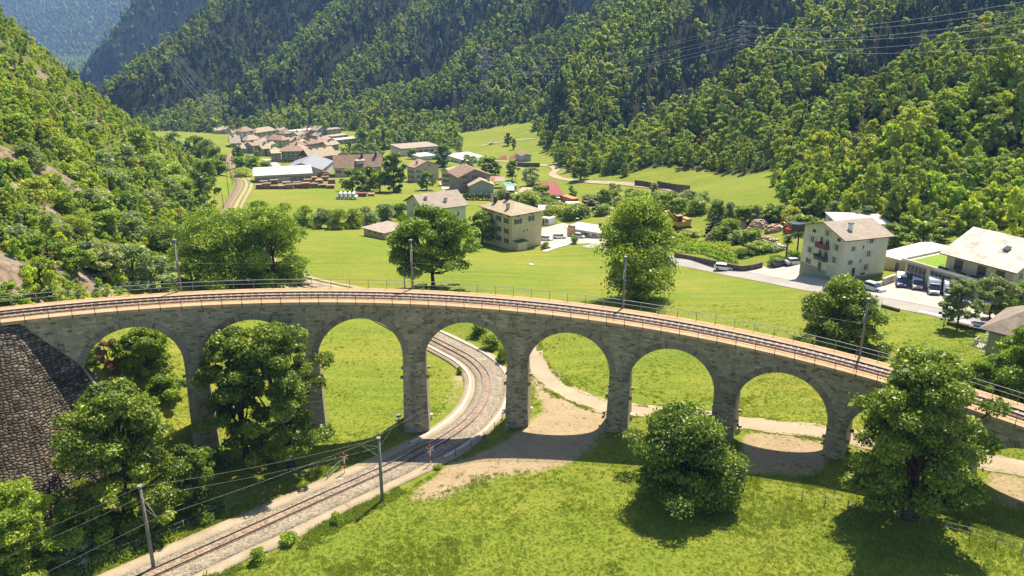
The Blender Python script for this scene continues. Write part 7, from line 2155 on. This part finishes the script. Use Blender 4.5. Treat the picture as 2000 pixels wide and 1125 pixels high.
# dead trunks
mb = MB()
a, b, c = at_y(165, 722, 73.5), at_y(222, 800, 69.5), at_y(250, 872, 67.5)
mb.tube([a, b, c, c + np.array([.6, -.6, -3])], [.10, .22, .34, .42], 7); mb.tube([b, b + np.array([-2.2, -.3, .6])], [.1, .02], 4); mb.tube([b * .5 + c * .5, b + np.array([.7, 0, 1.2])], [.12, .03], 4)
tag(mb.build('dead_trunk', M['bark_pale']), 'bleached dead trunk leaning above the large leafy tree', 'dead tree')
mb = MB(); p = at(28, 955)
mb.tube([p, p + np.array([.4, 0, 2.2]), p + np.array([1.2, .2, 4.0])], [.3, .22, .06], 6); mb.tube([p + np.array([.3, 0, 1.8]), p + np.array([-1.2, .1, 3.4])], [.16, .04], 5); mb.tube([p + np.array([2.2, 0, .3]), p + np.array([4.0, -.8, .2])], [.14, .08], 5)
tag(mb.build('dead_trunk', M['bark_pale']), 'forked dead trunk on the boulders below the rubble wall', 'dead tree')
# person under the broad tree
def person(p, label):
    root = empty('person', p, .3, label, 'person')
    V = [(0, 0, .95), (0, 0, 1.15), (0, 0, 1.40), (0, 0, 1.52), (0, 0, 1.62), (.02, 0, 1.74)]; rad = [.23, .21, .24, .08, .115, .10]; E_ = [(i, i + 1) for i in range(5)]
    def ch(st, pts):
        prev = st
        for q, r in pts: V.append(q); rad.append(r); E_.append((prev, len(V) - 1)); prev = len(V) - 1
    for sg in (-1, 1):
        ch(0, [((0, sg * .13, .86), .14), ((.03, sg * .15, .48), .10), ((0, sg * .12, .08), .05), ((.16, sg * .13, .03), .045)])
        ch(2, [((0, sg * .27, 1.40), .10), ((-.02, sg * .36, 1.12), .075), ((.10, sg * .26, .88), .04), ((.14, sg * .25, .80), .035)])
    me = bpy.data.meshes.new('body'); me.from_pydata(V, E_, []); me.materials.append(plain('dark_clothes', (.04, .035, .035), .9, .2, 4)); o = link('body', me, root)
    o.modifiers.new('skin', 'SKIN'); sv = me.skin_vertices
    if not sv: me.attributes.new
    for i, r in enumerate(rad): me.skin_vertices[0].data[i].radius = (r, r)
    me.skin_vertices[0].data[0].use_root = True
    o.modifiers.new('smooth', 'SUBSURF').levels = 1
try:
    q = at_y(833, 568, 144.0); person((q[0], 144.0, float(ground(np.array(q[0]), np.array(144.0)))), 'person in dark clothes standing left of the broad meadow tree')
except Exception as e: print('person', e)
mb = MB(); mb.sphere((0, 0, .2), .32, 8, 6, sc=(1, .7, .7)); tag(mb.build('bag', plain('blue_bag', (.05, .22, .42), .7, .1), None, at(846, 566)), 'blue bag at the foot of the broad meadow tree', 'bag')
p = at(1037, 518); mb = MB(); mb.sphere((0, 0, .15), .6, 8, 5, sc=(1.2, .8, .5)); tag(mb.build('white_stone', WHITE, None, p), 'white stone lying alone on the open meadow', 'stone')

# ------------------------------------------------------------------ rough grass of the near meadow
def tuft_mesh(name, n, h, w, seed):
    g = np.random.default_rng(seed); V = []
    for i in range(n):
        a = g.uniform(0, 6.28); r = w * math.sqrt(g.random()); x, y = r * math.cos(a), r * math.sin(a); b = g.uniform(0, 6.28); l = h * g.uniform(.5, 1.2); dx, dy = math.cos(b), math.sin(b); t = g.uniform(.15, .8) * l; ww = .035
        V += [(x - dy * ww, y + dx * ww, -.03), (x + dy * ww, y - dx * ww, -.03), (x + dx * t + dy * ww * .5, y + dy * t - dx * ww * .5, l), (x + dx * t - dy * ww * .5, y + dy * t + dx * ww * .5, l)]
    me = np_mesh(name, V, np.arange(4 * n).reshape(n, 4), M['grass_blade'])
    v = np.repeat(g.random(n), 4).astype(np.float32); at_ = me.attributes.new('leaf', 'FLOAT', 'POINT'); at_.data.foreach_set('value', v)
    return (me, h, w)
def grass():
    n = 150000
    y = 48 + (rng.random(n) ** 1.25) * 100; x = rng.uniform(-1, 1, n) * (0.70 * (y + 12)) 
    d, s, p_ = poly_dist(x, y, TRACK); ok = d > 4.3
    dr_, _, _ = poly_dist(x, y, _rd); ok &= dr_ > 1.9
    dd, ss_, pp = poly_dist(x, y, ROAD); ok &= dd > 4.2
    dl_, sl_, _ = poly_dist(x, y, FOOT_L); ok &= dl_ * sl_ < 4
    for poly in ([(805, 962), (880, 905), (985, 862), (1015, 838), (1062, 800), (1038, 742), (1040, 700), (1092, 760), (1195, 800), (1195, 828), (1125, 880), (1085, 908), (960, 925), (850, 965)], [(1448, 850), (1530, 842), (1612, 862), (1625, 895), (1600, 925), (1560, 935), (1460, 925)], [(1915, 930), (1960, 915), (2010, 940), (2010, 1000), (1950, 990)]):
        ok &= ~(in_poly(x, y, px_poly(poly)) & (rng.random(n) < .93))
    rr = np.hypot(x - VC[0], y - VC[1]); ok &= ~((rr > VR - 0.6) & (rr < VR + 5.2) & (x < 60) & (rng.random(n) < .5))
    ok &= ~((x < -40) & (y < 90) & (y > 66)) & (y < 128)
    dens = fbm(x / 6, y / 6, 55, 3); ok &= rng.random(n) < (.45 + .55 * smooth(.35, .6, dens)) * (1 - .75 * smooth(70, 120, y))
    x, y = x[ok], y[ok]
    base_n = len(x)
    Lr = resample(tr[(tr[:, 1] > 52) & (tr[:, 1] < 76)], .05)
    j = rng.integers(0, len(Lr), 5200); e = offset(Lr, -3.9 - np.abs(rng.normal(0, .55, len(Lr))))[j]; ok2 = fbm(e[:, 0] / 2.5, e[:, 1] / 2.5, 91, 3) > .40
    e2 = offset(Lr, 3.4 + np.abs(rng.normal(0, 1.2, len(Lr))))[rng.integers(0, len(Lr), 2600)]
    q = np.array([at(*p_)[:2] for p_ in np.stack([rng.uniform(120, 335, 2600), rng.uniform(1035, 1124, 2600)], 1)])
    q = q[poly_dist(q[:, 0], q[:, 1], TRACK)[0] > 4.4]
    r1 = offset(resample(_rd, .05), 1.25 + np.abs(rng.normal(0, .4, len(resample(_rd, .05))))); r2 = offset(resample(_rd, .05), -1.25 - np.abs(rng.normal(0, .4, len(resample(_rd, .05)))))
    r1 = r1[rng.integers(0, len(r1), 2500)]; r2 = r2[rng.integers(0, len(r2), 2500)]
    x = np.concatenate([x, e[ok2, 0], e2[:, 0], q[:, 0], r1[:, 0], r2[:, 0]]); y = np.concatenate([y, e[ok2, 1], e2[:, 1], q[:, 1], r1[:, 1], r2[:, 1]])
    z = ground(x, y); k = len(x)
    extra_h = np.concatenate([np.ones(base_n), np.full(int(ok2.sum()), 2.9), np.full(len(e2), 1.3), np.full(len(q), 3.4), np.full(5000, .9)])
    tall = extra_h * (.45 + .4 * smooth(.5, .72, fbm(x / 3, y / 3, 66, 3)))
    s = rng.uniform(.7, 1.3, k) * tall
    sc = np.stack([s, s, s * rng.uniform(.6, 1.1, k)], 1)
    print('tufts', k)
    scatter('meadow_grass', np.stack([x, y, z], 1), sc, np.stack([np.zeros(k), np.zeros(k), rng.uniform(0, 6.28, k)], 1), rng.integers(0, 4, k), [tuft_mesh('tuft_%d' % i, 18, .17, .30, i) for i in range(4)], 'grass_tufts')
grass()
# ------------------------------------------------------------------ light
SUN_EL, SUN_AZ = R(60), R(28)
W = bpy.data.worlds.new('World'); SC.world = W; W.use_nodes = True
nt = W.node_tree
bg = nt.nodes['Background']
sk = nt.nodes.new('ShaderNodeTexSky'); sk.sky_type = 'NISHITA'; sk.sun_disc = False
sk.sun_elevation = SUN_EL; sk.sun_rotation = SUN_AZ; sk.altitude = 700
nt.links.new(sk.outputs[0], bg.inputs[0]); bg.inputs[1].default_value = 0.10
sl = bpy.data.lights.new('sun', 'SUN'); sl.energy = 5.0; sl.angle = R(0.55); sl.color = (1.0, 0.905, 0.74)
so = bpy.data.objects.new('sun', sl); COL.objects.link(so)
sd = Vector((math.cos(SUN_EL) * math.sin(SUN_AZ), math.cos(SUN_EL) * math.cos(SUN_AZ), math.sin(SUN_EL)))
so.rotation_euler = sd.to_track_quat('Z', 'Y').to_euler(); so.location = (0, 0, 300)
SC.view_settings.view_transform = 'Standard'; SC.view_settings.look = 'None'
SC.view_settings.gamma = 1.0; SC.view_settings.exposure = 1.24
SC.cycles.max_bounces = 6; SC.cycles.diffuse_bounces = 3; SC.cycles.transmission_bounces = 4; SC.cycles.transparent_max_bounces = 6; SC.cycles.volume_bounces = 0
SC.cycles.use_denoising = True

# ------------------------------------------------------------------ the valley's blue air
_top = max(float(GZ.max()) + 25, 120); mb = MB(); mb.box((100, 2720, (_top - 200) / 2), (14600, 6000, _top + 200))
hm, nt, out = new_mat('haze')
pv = N(nt, 'ShaderNodeVolumePrincipled'); pv.inputs['Color'].default_value = (0.26, 0.46, 0.90, 1); pv.inputs['Density'].default_value = 0.00011; pv.inputs['Anisotropy'].default_value = 0.0
nt.links.new(pv.outputs[0], out.inputs['Volume'])
tag(mb.build('haze', hm), kind='stuff')
SC.cycles.volume_step_rate = 1.0
